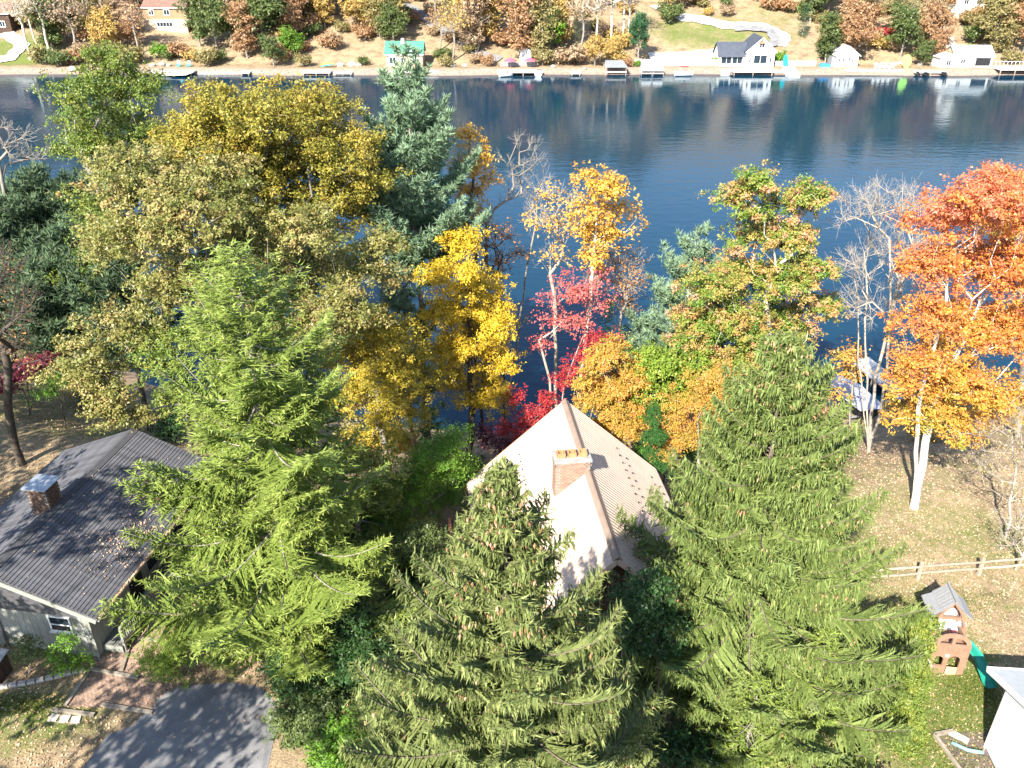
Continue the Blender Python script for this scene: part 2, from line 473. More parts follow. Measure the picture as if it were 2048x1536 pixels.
# ------------------------------------------------------------------ the setting: ground, lake, driveway
def build_ground():
    xs = np.concatenate([[-600, -420, -300, -220], np.arange(-160, -60, 4), np.arange(-60, 60, 1.0), np.arange(60, 164, 4), [220, 300, 420, 600]])
    ys = np.concatenate([[-300, -160, -80, -40, -20], np.arange(-10, 80, .9), np.arange(82, 196, 14), np.arange(197, 216, .5), np.arange(216, 262, 2), np.arange(264, 420, 10), [460, 560, 700]])
    X, Y = np.meshgrid(xs, ys)
    Z = gz(X, Y)
    rng = np.random.default_rng(3)
    e = Y - far_shore(X)
    rough = np.sin(X * .31 + Y * .13) * np.sin(Y * .27 - X * .11) * .4
    Z = Z + np.where(e > 12, rough * np.clip((e - 12) / 10, 0, 1), 0)
    n, k = X.shape
    V = np.stack([X, Y, Z], -1).reshape(-1, 3)
    i = np.arange(n * k).reshape(n, k)
    Fq = np.stack([i[:-1, :-1], i[:-1, 1:], i[1:, 1:], i[1:, :-1]], -1).reshape(-1, 4)
    me = bpy.data.meshes.new("ground")
    me.from_pydata(V.tolist(), [], Fq.tolist())
    me.polygons.foreach_set("use_smooth", [True] * len(me.polygons))
    x, y = V[:, 0], V[:, 1]
    def blob(cx, cy, rx, ry): return np.clip(1.3 - ((x - cx) / rx) ** 2 - ((y - cy) / ry) ** 2, 0, 1)
    gr = np.zeros(len(V))
    for q in ((17, 23, 5, 6, .7), (15.5, 27, 4, 5, .6), (20, 33, 9, 6, .36), (22, 40, 7, 5, .3), (-20, 22.5, 5, 2, .6), (-28, 46, 12, 4, .35), (-34, 52, 9, 6, .4),
              (48, 228, 16, 12, .55), (60, 226, 14, 9, .45), (-118, 216, 12, 10, .7), (-2, 243, 6, 6, .8), (70, 240, 16, 10, .3)):
        gr = np.maximum(gr, blob(*q[:4]) * q[4])
    a = me.attributes.new("grass", 'FLOAT', 'POINT'); a.data.foreach_set("value", gr)
    d = shore(x) - y; ee = y - far_shore(x)
    sd = np.where(y < 130, .35 - .35 * sm((d - .3) / 1.0), 1 - sm((ee - 1.8) / 2.0))
    a = me.attributes.new("sand", 'FLOAT', 'POINT'); a.data.foreach_set("value", sd)
    tag(mesh_obj("ground", me, M_ground), kind="structure")
build_ground()
def build_water():
    mb = MB()
    xs = [-600, -300, -150, -75, 0, 75, 150, 300, 600]; ys = [40, 70, 100, 130, 160, 190, 207]
    v = [(x, y, 0) for y in ys for x in xs]
    n = len(xs)
    f = [(j * n + i, j * n + i + 1, (j + 1) * n + i + 1, (j + 1) * n + i) for j in range(len(ys) - 1) for i in range(n - 1)]
    mb.add(v, f)
    tag(mb.build("lake_water", M_water), kind="structure")
build_water()

# ------------------------------------------------------------------ vegetation builders
def quad_mesh(name, V, var, mat):
    """V: (N,k,3) leaf faces, var: (N,) colour value of each leaf"""
    N, k = V.shape[:2]
    me = bpy.data.meshes.new(name)
    me.vertices.add(N * k); me.loops.add(N * k); me.polygons.add(N)
    me.vertices.foreach_set("co", np.ascontiguousarray(V, dtype=np.float32).reshape(-1))
    me.loops.foreach_set("vertex_index", np.arange(N * k, dtype=np.int32))
    me.polygons.foreach_set("loop_start", np.arange(0, N * k, k, dtype=np.int32))
    me.update(calc_edges=True)
    a = me.attributes.new("var", 'FLOAT', 'POINT')
    a.data.foreach_set("value", np.repeat(np.clip(var, 0, 1), k).astype(np.float32))
    me.materials.append(mat)
    return me
def unit(a): return a / np.maximum(np.linalg.norm(a, axis=-1, keepdims=True), 1e-9)
def blades(P, D, L, W, rng, up=0.0, fold=.0, mid=.45):
    """kite-shaped blades from P along D; 'up' turns their faces to the sky"""
    D = unit(D)
    R = rng.normal(size=D.shape)
    R[:, 2] += up * 3
    S = unit(np.cross(D, R))
    Nn = np.cross(S, D)
    L = np.broadcast_to(np.asarray(L), (len(P),))[:, None]; W = np.broadcast_to(np.asarray(W), (len(P),))[:, None]
    M = P + D * L * mid
    return np.stack([P, M + S * W / 2 + Nn * W * fold, P + D * L, M - S * W / 2 + Nn * W * fold], 1)
def tubes_mesh(name, groups, mat):
    """tapered tubes for branch segments, smooth shaded; groups: (P0, P1, R0, R1, sides)"""
    VV, FF, off = [], [], 0
    for P0, P1, R0, R1, n in groups:
        P0, P1 = np.asarray(P0, float), np.asarray(P1, float)
        if len(P0) == 0: continue
        D = unit(P1 - P0)
        ref = np.where(np.abs(D[:, 2:3]) > .9, np.array([[1., 0, 0]]), np.array([[0, 0, 1.]]))
        A = unit(np.cross(D, ref)); B = np.cross(A, D)
        t = np.linspace(0, 2 * np.pi, n, endpoint=False)
        ring = A[:, None] * np.cos(t)[None, :, None] + B[:, None] * np.sin(t)[None, :, None]
        V = np.concatenate([P0[:, None] + ring * np.asarray(R0)[:, None, None], P1[:, None] + ring * np.asarray(R1)[:, None, None]], 1)
        k = np.arange(n)
        q = np.stack([k, (k + 1) % n, (k + 1) % n + n, k + n], -1)
        FF.append((q[None] + (np.arange(len(P0)) * 2 * n)[:, None, None]).reshape(-1, 4) + off)
        VV.append(V.reshape(-1, 3)); off += len(VV[-1])
    V = np.concatenate(VV); Fi = np.concatenate(FF)
    me = bpy.data.meshes.new(name)
    me.vertices.add(len(V)); me.loops.add(len(Fi) * 4); me.polygons.add(len(Fi))
    me.vertices.foreach_set("co", V.astype(np.float32).reshape(-1))
    me.loops.foreach_set("vertex_index", Fi.astype(np.int32).reshape(-1))
    me.polygons.foreach_set("loop_start", np.arange(0, len(Fi) * 4, 4, dtype=np.int32))
    me.update(calc_edges=True)
    me.polygons.foreach_set("use_smooth", np.ones(len(Fi), dtype=bool))
    me.materials.append(mat)
    return me

def grow(base, tips, rng, trunk_top, step=.8, wig=.10, stems=1, start=.0, slope=.5):
    """join crown points to a trunk: every tip runs to the node that is near and lies below it"""
    base = np.asarray(base, float)
    nodes = [base]; par = [-1]; plen = [0.0]
    for s in range(stems):
        top = np.asarray(trunk_top, float).copy()
        if stems > 1:
            ang = 2 * np.pi * s / stems + rng.uniform(0, 1)
            top = top + np.array([np.cos(ang), np.sin(ang), 0]) * (top[2] - base[2]) * .16 * rng.uniform(.6, 1.2)
        m = max(4, int((top[2] - base[2]) / 1.2)); prev = 0
        b = rng.normal(size=2) * .25
        for i in range(1, m + 1):
            t = i / m
            p = base + (top - base) * t + np.array([b[0], b[1], 0]) * np.sin(t * np.pi) + np.append(rng.normal(size=2) * .06, 0)
            nodes.append(p); par.append(prev); plen.append(plen[prev] + np.linalg.norm(p - nodes[prev])); prev = len(nodes) - 1
    lowest = base[2] + start
    cap = len(nodes) + len(tips) * 40
    NA = np.zeros((cap, 3)); PL = np.zeros(cap)
    n = len(nodes); NA[:n] = nodes; PL[:n] = plen
    tips = np.asarray(tips)
    axis = np.asarray(trunk_top) - base
    order = np.argsort(np.linalg.norm(tips[:, :2] - (base[:2] + axis[:2] * .5), axis=1) + .25 * (tips[:, 2] - base[2]))
    ends = np.zeros(len(tips), int)
    for oi in order:
        p = tips[oi]
        dv = p - NA[:n]
        dist = np.linalg.norm(dv, axis=1)
        cost = dist + .30 * PL[:n] + np.where(dv[:, 2] < slope * np.linalg.norm(dv[:, :2], axis=1) - .2, dist * .6, 0) + np.where(NA[:n, 2] < lowest, 50, 0)
        j = int(np.argmin(cost))
        q = NA[j].copy(); m = max(1, int(dist[j] / step)); prev = j
        side = rng.normal(size=3) * dist[j] * wig
        for i in range(1, m + 1):
            t = i / m
            w = q + (p - q) * t + side * np.sin(t * np.pi) + np.array([0, 0, dist[j] * .10 * np.sin(t * np.pi)])
            if i < m: w = w + rng.normal(size=3) * .05
            NA[n] = w; PL[n] = PL[prev] + np.linalg.norm(w - NA[prev]); par.append(prev); prev = n; n += 1
        ends[oi] = prev
    return NA[:n], np.array(par), ends
def radii(par, trunk_r, tip_r=.010, k=2.3):
    n = len(par)
    acc = np.zeros(n)
    r = np.zeros(n)
    for i in range(n - 1, -1, -1):
        r[i] = max(acc[i] ** (1 / k), tip_r)
        if par[i] >= 0: acc[par[i]] += r[i] ** k
    ex = math.log(trunk_r / tip_r) / max(math.log(r[0] / tip_r), .2)
    return tip_r * (r / tip_r) ** ex
def wood_parts(nodes, par, r, parent, org, bark, thick=.055):
    idx = np.arange(1, len(par))
    P0 = nodes[par[idx]] - org; P1 = nodes[idx] - org
    R0 = np.minimum(r[par[idx]], r[idx] * 1.45); R1 = r[idx]
    big = R1 >= thick; sm_ = ~big
    mesh_obj("trunk", tubes_mesh("trunk", [(P0[big], P1[big], R0[big], R1[big], 7), (P0[sm_], P1[sm_], R0[sm_], R1[sm_], 4)], bark), parent=parent)

def lobe_points(lobes, n, rng, shell=.30):
    L = np.asarray(lobes, float)
    w = L[:, 3] ** 2; w /= w.sum()
    k = rng.choice(len(L), n, p=w)
    d = unit(rng.normal(size=(n, 3)))
    d[:, 2] = np.where(d[:, 2] < -.35, -d[:, 2], d[:, 2])
    rad = L[k, 3] * rng.uniform(0, 1, n) ** shell * rng.uniform(.72, 1.24, n)
    p = L[k, :3] + d * rad[:, None] * np.array([1, 1, .85])
    return p, d, k
def deciduous(name, label, base, lobes, pal, clumps=160, per=140, leaf=.17, trunk_r=.22, bark='grey', seed=1, group=None, spread=.55,
              stems=1, start=.25, tipr=None, cat="tree", topf=.62, tone=None, mode='crown', droop=0.0, twigs=0, shell=.30, wood=True, lean=.65):
    rng = np.random.default_rng(seed)
    lobes = [tuple(l) for l in lobes]
    L = np.asarray(lobes)
    bz = g(*base) - .05
    org = np.array([base[0], base[1], bz])
    top = np.array([np.average(L[:, 0], weights=L[:, 3]), np.average(L[:, 1], weights=L[:, 3]), 0])
    zmax = (L[:, 2] + L[:, 3] * .8).max()
    hgt = zmax - bz
    top[:2] = org[:2] * (1 - lean) + top[:2] * lean
    top[2] = bz + hgt * topf
    tips, d, k = lobe_points(lobes, clumps, rng, shell)
    tips[:, 2] = np.maximum(tips[:, 2], bz + .15)
    t = thing(name, label, cat, tuple(org), 0, group)
    nodes, par, ends = grow(org, tips, rng, top, stems=stems, start=start * hgt, step=.8 if hgt > 6 else .35)
    if twigs:   # bare twigs fan out of every tip
        tp, tpar = [nodes], [par]
        n0 = len(nodes); add = []; addp = []
        for j in ends:
            dj = unit(nodes[j] - nodes[par[j]])
            for q in range(twigs):
                dd = unit(dj + rng.normal(size=3) * .55 + np.array([0, 0, .35]))
                ln = rng.uniform(.35, 1.0)
                a1 = nodes[j] + dd * ln * .5 + rng.normal(size=3) * .04
                a2 = a1 + unit(dd + rng.normal(size=3) * .3 + np.array([0, 0, .2])) * ln * .5
                add.append(a1); addp.append(j); add.append(a2); addp.append(n0 + len(add) - 2)
                a3 = a1 + unit(dd + rng.normal(size=3) * .7) * ln * .4
                add.append(a3); addp.append(n0 + len(add) - 3)
        nodes = np.concatenate([nodes, np.array(add)]); par = np.concatenate([par, np.array(addp)])
    r = radii(par, trunk_r, tipr or (.006 if hgt < 6 else .008))
    if wood: wood_parts(nodes, par, r, t, org, BARK[bark], .05 if hgt > 6 else .03)
    if per > 0:
        cs = rng.uniform(.75, 1.3, clumps) * spread
        kk = np.repeat(np.arange(clumps), (per * rng.uniform(.5, 1.5, clumps)).astype(int))
        # leaves sit in tufts at the twig ends of every clump
        mt = 7
        toff = rng.normal(size=(clumps * mt, 3)) * np.array([1, 1, .62])
        toff = toff * np.minimum(1, 1.9 / np.maximum(np.linalg.norm(toff, axis=1, keepdims=True), .01))
        tuft = kk * mt + rng.integers(0, mt, len(kk))
        ttone = rng.uniform(0, 1, clumps * mt)
        off = toff[tuft]
        P = tips[kk] + off * cs[kk][:, None] + rng.normal(size=(len(kk), 3)) * np.array([1, 1, .7]) * (.30 * cs[kk])[:, None]
        P[:, 2] = np.maximum(P[:, 2], bz + .05)
        out = unit(off + d[kk] * .8)
        Nn = unit(rng.normal(size=P.shape) * .75 + out * .55 + np.array([0, 0, .75]))
        D = unit(np.cross(Nn, rng.normal(size=P.shape)))
        D[:, 2] -= .25 + droop
        sz = leaf * rng.uniform(.7, 1.25, len(P))
        S = unit(np.cross(unit(D), Nn)); D = unit(D)
        Nn = np.cross(S, D)
        M = P + D * (sz * .5)[:, None]
        w = (sz * .40)[:, None]
        V = np.stack([P + S * w * 1.05, P + D * sz[:, None], P - S * w * rng.uniform(.5, 1.1, len(P))[:, None] + D * (sz * rng.uniform(0, .5, len(P)))[:, None]], 1)
        tv = rng.uniform(0, 1, clumps)
        var = .34 * tv[kk] + .33 * ttone[tuft] + .33 * rng.uniform(0, 1, len(P))
        if tone == 'height':     # redder upwards
            hh = (P[:, 2] - L[:, 2].min()) / max(L[:, 2].max() - L[:, 2].min(), .5)
            var = .26 + .46 * np.clip(hh, 0, 1) + .25 * (tv[kk] - .5) + .25 * (ttone[tuft] - .5) + .3 * (rng.uniform(0, 1, len(P)) - .5)
        elif tone == 'tips':     # turned at the tips first
            rr = np.linalg.norm(off, axis=1)
            var = np.clip(.19 + .25 * rr + .35 * (tv[kk] - .5) + .35 * (ttone[tuft] - .5) + .25 * (rng.uniform(0, 1, len(P)) - .5), 0, 1)
        elif tone == 'low':      # last stop only at the lowest clumps
            hh = (P[:, 2] - L[:, 2].min()) / max(L[:, 2].max() - L[:, 2].min(), .5)
            var = np.where(hh + .3 * tv[kk] < .15, .9, var * .8)
        else:
            var = var * .98
        mesh_obj("crown", quad_mesh("crown", V - org, var, leafm(pal)), parent=t)
    return t

def conifer(name, label, base, top_z, R, pal, kind='spruce', seed=1, nb=130, dens=1.0, bark='grey', trunk_r=.25, group=None, low=.06, cones=0,
            lean=(0, 0), clear=None, bsize=1.0, cat="tree", bare_low=0.0, lat=.22, pw=.92):
    rng = np.random.default_rng(seed)
    bz = g(*base) - .05
    H = top_z - bz
    org = np.array([base[0], base[1], bz])
    t = thing(name, label, cat, tuple(org), 0, group)
    ax = lambda h: np.array([lean[0] * h / H, lean[1] * h / H, h])
    m = 14
    zz = np.linspace(0, H * .985, m + 1)
    TP = np.array([ax(z) for z in zz]); TP[1:-1, :2] += rng.normal(size=(m - 1, 2)) * .04
    TR = np.maximum(trunk_r * (1 - zz / H) ** .8, .015); TR[0] *= 1.35
    bp0, bp1, br0, br1 = [], [], [], []
    BP, BD, BL, BW, BV, BU = [], [], [], [], [], []
    CP = []
    for i in range(nb):
        f = low + (1 - low) * ((i + rng.uniform(0, 1)) / nb) ** (.95 if kind != 'pine' else 1.0)
        f = min(f, .985)
        if kind == 'pine': f = low + (1 - low) * (round(f * 17) / 17 * .92 + .06 * rng.uniform(0, 1))
        f = min(f, .99)
        h = f * H
        az = i * 2.39996 + rng.uniform(-.5, .5)
        if kind == 'pine':
            L = R * (np.clip((1 - f) * 2.6, .12, 1) ** .75) * rng.uniform(.38, 1.2)
            if f < .35: L *= .85
            e0, sag, tipup = math.radians(8 + 34 * f), -.08 * L, .18 * L
        elif kind == 'hemlock':
            L = R * ((1 - f) ** .60 + .015) * (.45 + .55 * float(sm(f / .38))) * rng.uniform(.5, 1.2) * (1 + .28 * math.sin(i * 2.39996 * 2 + h * 1.1) * math.sin(h * .9 + 1.0))
            e0, sag, tipup = math.radians(-4 + 42 * f), -.20 * L, -.02 * L
        else:
            L = R * ((1 - f) ** pw + .012) * rng.uniform(.58, 1.14)
            e0, sag, tipup = math.radians(-12 + 62 * f ** 1.6), -.26 * L * (1 - f), .24 * L * (1 - .5 * f)
        ca, sa = math.cos(az), math.sin(az)
        hd = np.array([ca, sa, 0]); sd = np.array([-sa, ca, 0])
        p0 = ax(h)
        ns = max(4, int(L / .45) + 1)
        s = np.linspace(0, 1, ns + 1)
        bend = rng.uniform(-.12, .12) * L
        pts = p0 + hd * (L * s)[:, None] * math.cos(e0) + sd * (bend * s ** 2)[:, None]
        pts[:, 2] += L * s * math.sin(e0) + sag * np.sin(s * np.pi) * 1.0 + sag * s * .4 + tipup * s ** 3
        r0 = max(.012, min(.05, .011 * L))
        rr = r0 * (1 - .8 * s)
        bp0.append(pts[:-1]); bp1.append(pts[1:]); br0.append(rr[:-1]); br1.append(rr[1:])
        # laterals
        nl = max(5, int(L * (8.5 if kind != 'pine' else 6) * dens))
        inner = .12 if kind != 'pine' else .30
        inner += bare_low * max(0, .35 - f)
        ls = inner + (1 - inner) * (np.arange(nl) + rng.uniform(0, 1, nl)) / nl
        side = np.where(np.arange(nl) % 2 == 0, 1, -1)
        q = np.stack([np.interp(ls, s, pts[:, c]) for c in range(3)], 1)
        tang = unit(np.stack([np.interp(np.clip(ls + .05, 0, 1), s, pts[:, c]) for c in range(3)], 1) - np.stack([np.interp(np.clip(ls - .05, 0, 1), s, pts[:, c]) for c in range(3)], 1))
        fw = rng.uniform(.35, .8, nl)
        ld = unit(tang * fw[:, None] + sd * (side * rng.uniform(.5, 1, nl))[:, None] + rng.normal(size=(nl, 3)) * .12)
        wide = np.minimum(1, np.minimum(ls * 3.2, (1.12 - ls) * 2.2))
        ll = (lat * L + .26) * wide * rng.uniform(.6, 1.15, nl)
        # broad needle sprays that carry the fine shoots
        if kind in ('spruce', 'hemlock'):
            BP.append(q); BD.append(ld + np.array([0, 0, -.22])); BL.append(ll * 1.02); BW.append(ll * (.19 if kind == 'spruce' else .14) + .02); BU.append(np.full(nl, 1.2)); BV.append(rng.uniform(.15, .75, nl))
            if kind == 'spruce':
                for part in (.25, .6):
                    BP.append(q + ld * (ll * part)[:, None]); BD.append(np.stack([rng.normal(size=nl) * .2 + ca * .2, rng.normal(size=nl) * .2 + sa * .2, -np.ones(nl)], 1)); BL.append(rng.uniform(.25, .5, nl) * bsize * min(1, .5 + L * .15)); BW.append(rng.uniform(.05, .09, nl)); BU.append(np.zeros(nl)); BV.append(rng.uniform(.15, .75, nl))
        if kind == 'spruce':
            ll *= 1.0
            seg = .125 * bsize
            cnt = np.maximum(2, (ll / seg).astype(int))
            idx = np.repeat(np.arange(nl), cnt)
            u = np.concatenate([(np.arange(c) + rng.uniform(0, 1, c)) / c for c in cnt])
            pp = q[idx] + ld[idx] * (ll[idx] * u)[:, None]; pp[:, 2] -= .22 * (ll[idx] * u) ** 1.5 + 0.02
            # needle-clad twig along the lateral, a second fan sideways and hanging branchlets
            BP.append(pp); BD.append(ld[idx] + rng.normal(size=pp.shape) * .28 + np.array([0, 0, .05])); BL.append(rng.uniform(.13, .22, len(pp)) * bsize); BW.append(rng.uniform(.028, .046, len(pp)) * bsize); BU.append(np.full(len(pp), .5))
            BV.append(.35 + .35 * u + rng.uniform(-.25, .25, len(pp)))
            hk = rng.uniform(0, 1, len(pp)) < (.95 if f < .8 else .4)
            hp = pp[hk]
            hl = rng.uniform(.20, .50, len(hp)) * bsize * min(1, .5 + L * .15)
            hd_ = np.stack([rng.normal(size=len(hp)) * .22 + ca * .22, rng.normal(size=len(hp)) * .22 + sa * .22, -np.ones(len(hp))], 1)
            for part in (0., .5):
                b0 = hp + unit(hd_) * (hl * part)[:, None]
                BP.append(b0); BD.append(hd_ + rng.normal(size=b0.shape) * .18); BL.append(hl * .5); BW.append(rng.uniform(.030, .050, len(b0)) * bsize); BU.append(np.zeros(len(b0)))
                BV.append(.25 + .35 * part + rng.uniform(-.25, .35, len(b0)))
        elif kind == 'hemlock':
            seg = .13 * bsize
            cnt = np.maximum(2, (ll / seg).astype(int))
            idx = np.repeat(np.arange(nl), cnt)
            u = np.concatenate([(np.arange(c) + rng.uniform(0, 1, c)) / c for c in cnt])
            pp = q[idx] + ld[idx] * (ll[idx] * u)[:, None]; pp[:, 2] -= .30 * (ll[idx] * u) ** 1.7
            sgn = np.where(rng.uniform(0, 1, len(pp)) < .5, 1, -1)
            perp = unit(np.cross(ld[idx], np.array([0, 0, 1.])))
            for rep in range(2):
                dd = unit(ld[idx] * .7 + perp * (sgn * (1 if rep == 0 else -1))[:, None] * rng.uniform(.2, 1, len(pp))[:, None] + np.array([0, 0, -.16]) + rng.normal(size=pp.shape) * .15)
                BP.append(pp + rng.normal(size=pp.shape) * .03); BD.append(dd); BL.append(rng.uniform(.12, .26, len(pp)) * bsize); BW.append(rng.uniform(.032, .055, len(pp)) * bsize); BU.append(np.full(len(pp), 1.0))
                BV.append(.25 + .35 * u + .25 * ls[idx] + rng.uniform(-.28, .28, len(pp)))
        else:  # pine: tufts on the outer laterals
            nt_ = np.maximum(1, (ll / .20).astype(int))
            idx = np.repeat(np.arange(nl), nt_)
            u = np.concatenate([(np.arange(c) + rng.uniform(.3, 1, c)) / c for c in nt_])
            pp = q[idx] + ld[idx] * (ll[idx] * u)[:, None] + rng.normal(size=(len(idx), 3)) * .05; pp[:, 2] += .10 * ll[idx] * u
            K = max(5, int(11 * min(dens, 1.2)))
            i2 = np.repeat(np.arange(len(pp)), K)
            dd = unit(rng.normal(size=(len(i2), 3)) + ld[idx][i2] * .8 + np.array([0, 0, .75]))
            BP.append(pp[i2]); BD.append(dd); BL.append(rng.uniform(.22, .40, len(i2)) * bsize); BW.append(rng.uniform(.045, .085, len(i2)) * bsize); BU.append(np.zeros(len(i2)))
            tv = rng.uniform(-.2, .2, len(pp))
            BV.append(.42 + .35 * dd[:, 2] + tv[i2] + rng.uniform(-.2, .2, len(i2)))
        if cones and f > .25 and L > .5:
            c = rng.integers(0, cones + 1)
            for _ in range(c):
                j = rng.integers(int(nl * .45), nl)
                CP.append(q[j] + ld[j] * ll[j] * rng.uniform(.3, 1) + np.array([0, 0, -.10]))
    # leader
    nl = 26
    hz = np.linspace(.93, 1.0, nl) * H
    p = np.array([ax(z) for z in hz])
    BP.append(p); BD.append(rng.normal(size=(nl, 3)) * .5 + np.array([0, 0, .7])); BL.append(np.full(nl, .3)); BW.append(np.full(nl, .06)); BV.append(np.full(nl, .6)); BU.append(np.zeros(nl))
    mesh_obj("trunk", tubes_mesh("trunk", [(TP[:-1], TP[1:], TR[:-1], TR[1:], 8), (np.concatenate(bp0), np.concatenate(bp1), np.concatenate(br0), np.concatenate(br1), 4)], BARK[bark]), parent=t)
    P = np.concatenate(BP); U = np.concatenate(BU)
    D = unit(np.concatenate(BD))
    Rr = rng.normal(size=D.shape); Rr[:, 2] += U * 2.5
    S = unit(np.cross(D, Rr))
    Lc = np.concatenate(BL)[:, None]; W = np.concatenate(BW)[:, None]
    M = P + D * Lc * .45
    V = np.stack([P + S * W / 2 + D * Lc * .12, P + D * Lc, P - S * W / 2], 1)
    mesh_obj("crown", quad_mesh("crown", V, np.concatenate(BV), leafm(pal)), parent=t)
    if CP:
        CP = np.array(CP)
        reps = rng.integers(1, 4, len(CP))
        C0 = np.repeat(CP, reps, 0) + rng.normal(size=(reps.sum(), 3)) * np.array([.07, .07, .05])
        n = len(C0)
        dl = unit(np.stack([rng.normal(size=n) * .18, rng.normal(size=n) * .18, -np.ones(n)], 1))
        ref = np.tile(np.array([[1., 0, 0]]), (n, 1))
        A = unit(np.cross(dl, ref)); B = np.cross(A, dl)
        ln = rng.uniform(.13, .19, n)[:, None]; w = rng.uniform(.026, .036, n)[:, None]
        Q = []
        for a_, b_ in ((A, B), (B, -A), (-A, -B), (-B, A)):
            Q.append(np.stack([C0, C0 + dl * ln * .4 + a_ * w, C0 + dl * ln, C0 + dl * ln * .4 + b_ * w], 1))
        V = np.concatenate(Q)
        v = np.tile(rng.uniform(0, 1, n), 4)
        o = mesh_obj("cones", quad_mesh("cones", V, v, M_cone), parent=t)
        o["kind"] = "stuff"
    return t

# ------------------------------------------------------------------ house with the tan metal roof
R2, HZ = (3.84, 23.97), 4.6
def metal_slope(sgn, ln=11.5, w=4.83, z0=6.9, z1=2.5, pitch=.24):
    """one ribbed metal roof slope, ribs run from ridge to eave"""
    y = 0.0; prof = []
    while y < ln - .01:
        for a, h in ((0, 0), (.165, 0), (.182, .024), (.223, .024)):
            if y + a <= ln: prof.append((y + a, h))
        y += pitch
    prof.append((ln, 0))
    nx, nz = sgn * (z0 - z1) / math.hypot(w, z0 - z1), w / math.hypot(w, z0 - z1)
    mb = MB()
    v = []
    for y, h in prof:
        v.append((nx * h, y, z0 + nz * h)); v.append((sgn * w + nx * h, y, z1 + nz * h))
    n = len(prof)
    f = [(2 * i, 2 * i + 1, 2 * i + 3, 2 * i + 2) if sgn < 0 else (2 * i, 2 * i + 2, 2 * i + 3, 2 * i + 1) for i in range(n - 1)]
    mb.add(v, f)
    lo = [(-nx * .05, 0, z0 - .07), (sgn * w - nx * .05, 0, z1 - .07), (sgn * w - nx * .05, ln, z1 - .07), (-nx * .05, ln, z0 - .07)]
    mb.add(lo, [(0, 1, 2, 3)])
    return mb
def tan_house():
    t = thing("cottage", "cottage with steep tan ribbed metal roof and brick chimney", "house", (*R2, HZ), math.radians(6.43))
    ln, w, z0, z1 = 11.5, 4.83, 6.9, 2.5
    metal_slope(-1).build("roof_slope", M_metal_tan, t)
    rs = metal_slope(1).build("roof_slope", M_metal_tan, t)
    mb = MB()
    for sg in (-1, 1): mb.bar((sg * .10, -.06, z0 - .045), (sg * .10, ln + .06, z0 - .045), .22, .012, (sg * .67, 0, .74))
    mb.bar((0, -.07, z0 + .035), (0, ln + .07, z0 + .035), .06, .05)
    mb.build("ridge_cap", M_ridge, t)
    for sg in (-1, 1):
        for yy in (-.04, ln + .04):
            MB().bar((0, yy, z0 - .14), (sg * w, yy, z1 - .14), .05, .22).build("rake_board", M_wood_wall if yy > 1 else M_metal_tan, t)
        MB().bar((sg * (w + .03), 0, z1 - .15), (sg * (w + .03), ln, z1 - .15), .05, .18).build("fascia", M_wood_wall if sg < 0 else M_metal_tan, t)
    # walls: a gabled box
    gp = [(-4.3, 0), (4.3, 0), (4.3, 2.75), (0, 6.66), (-4.3, 2.75)]
    MB().prism(gp, .55, ln - .5, axis=1).build("wall", M_brown_wall, t)
    for x, z, ww, hh in ((-2.2, 1.0, 1.2, 1.2), (1.9, 1.0, 1.2, 1.2)):
        fr = MB().span((x - ww / 2 - .08, .47, z - .08), (x + ww / 2 + .08, .55, z + hh + .08)).build("window", M_white, t)
        MB().span((x - ww / 2, .45, z), (x + ww / 2, .468, z + hh)).build("pane", M_glass, fr)
    for yy in (3.0, 8.0):
        fr = MB().span((-4.38, yy - .6, .9), (-4.302, yy + .6, 2.1)).build("window", M_white, t)
        MB().span((-4.40, yy - .52, .98), (-4.382, yy + .52, 2.02)).build("pane", M_glass, fr)
    d = MB().span((-.5, .49, 0), (.5, .548, 2.05)).build("door", M_wood_wall, t)
    MB().lathe([(.03, 0), (.04, .02), (.03, .05)], (.38, .46, 1.0), 8).build("handle", M_galv, d)
    # white downpipe at the near ridge end and gutter elbow
    MB().tube([(.62, .10, 5.9), (.62, .22, 5.2), (.62, .42, 4.6), (.62, .46, .2)], .055, 8).build("downpipe", M_white, t, smooth=True)
    # side balcony under the left eave
    dk = MB().span((-5.9, 3.0, 1.5), (-4.36, 8.5, 1.62)).build("balcony", M_wood_wall, t)
    for yy in np.arange(3.0, 8.6, .55): MB().span((-5.9, yy - .04, 1.62), (-5.82, yy + .04, 2.55)).build("baluster", M_wood_wall, dk)
    MB().span((-5.93, 2.95, 2.55), (-5.79, 8.55, 2.63)).build("top_rail", M_wood_wall, dk)
    for yy in (3.05, 5.8, 8.45): MB().span((-5.9, yy - .06, 0), (-5.78, yy + .06, 1.498)).build("post", M_wood_wall, dk)
    # snow guards in staggered rows on both slopes
    me = MB().box((0, 0, 0), (.05, .07, .05)).mesh("snow_guard", M_black)
    k = (z0 - z1) / w
    for sg in (-1, 1):
        for xo, st in ((2.35, 0), (2.75, .31), (4.1, 0), (4.45, .31)):
            for i in range(9 if xo < 3 else 10):
                y = 10.2 - i * .62 * 1.0 - st - (xo - 2.3) * .2
                if y < 3.2: continue
                mesh_obj("snow_guard", me, None, t, (sg * xo + sg * .03, y, z0 - k * xo + .06))
    MB().tube([(2.9, 2.6, z0 - k * 2.9 - .1), (2.9, 2.6, z0 - k * 2.9 + .45)], .06, 8).build("vent_pipe", M_white, t)
    # chimney of single bricks; ridge runs along its right-hand side
    cx0, cx1, cy0, cy1, cb, ct = -1.40, .06, 5.55, 6.35, 4.9, 7.35
    ch = MB().span((cx0, cy0, cb), (cx1, cy1, ct)).build("chimney", M_mortar, t)
    bw, bh, jt = .205, .068, .013
    bl = MB().box((0, 0, 0), (bw, .03, bh)).mesh("brick", M_brick)
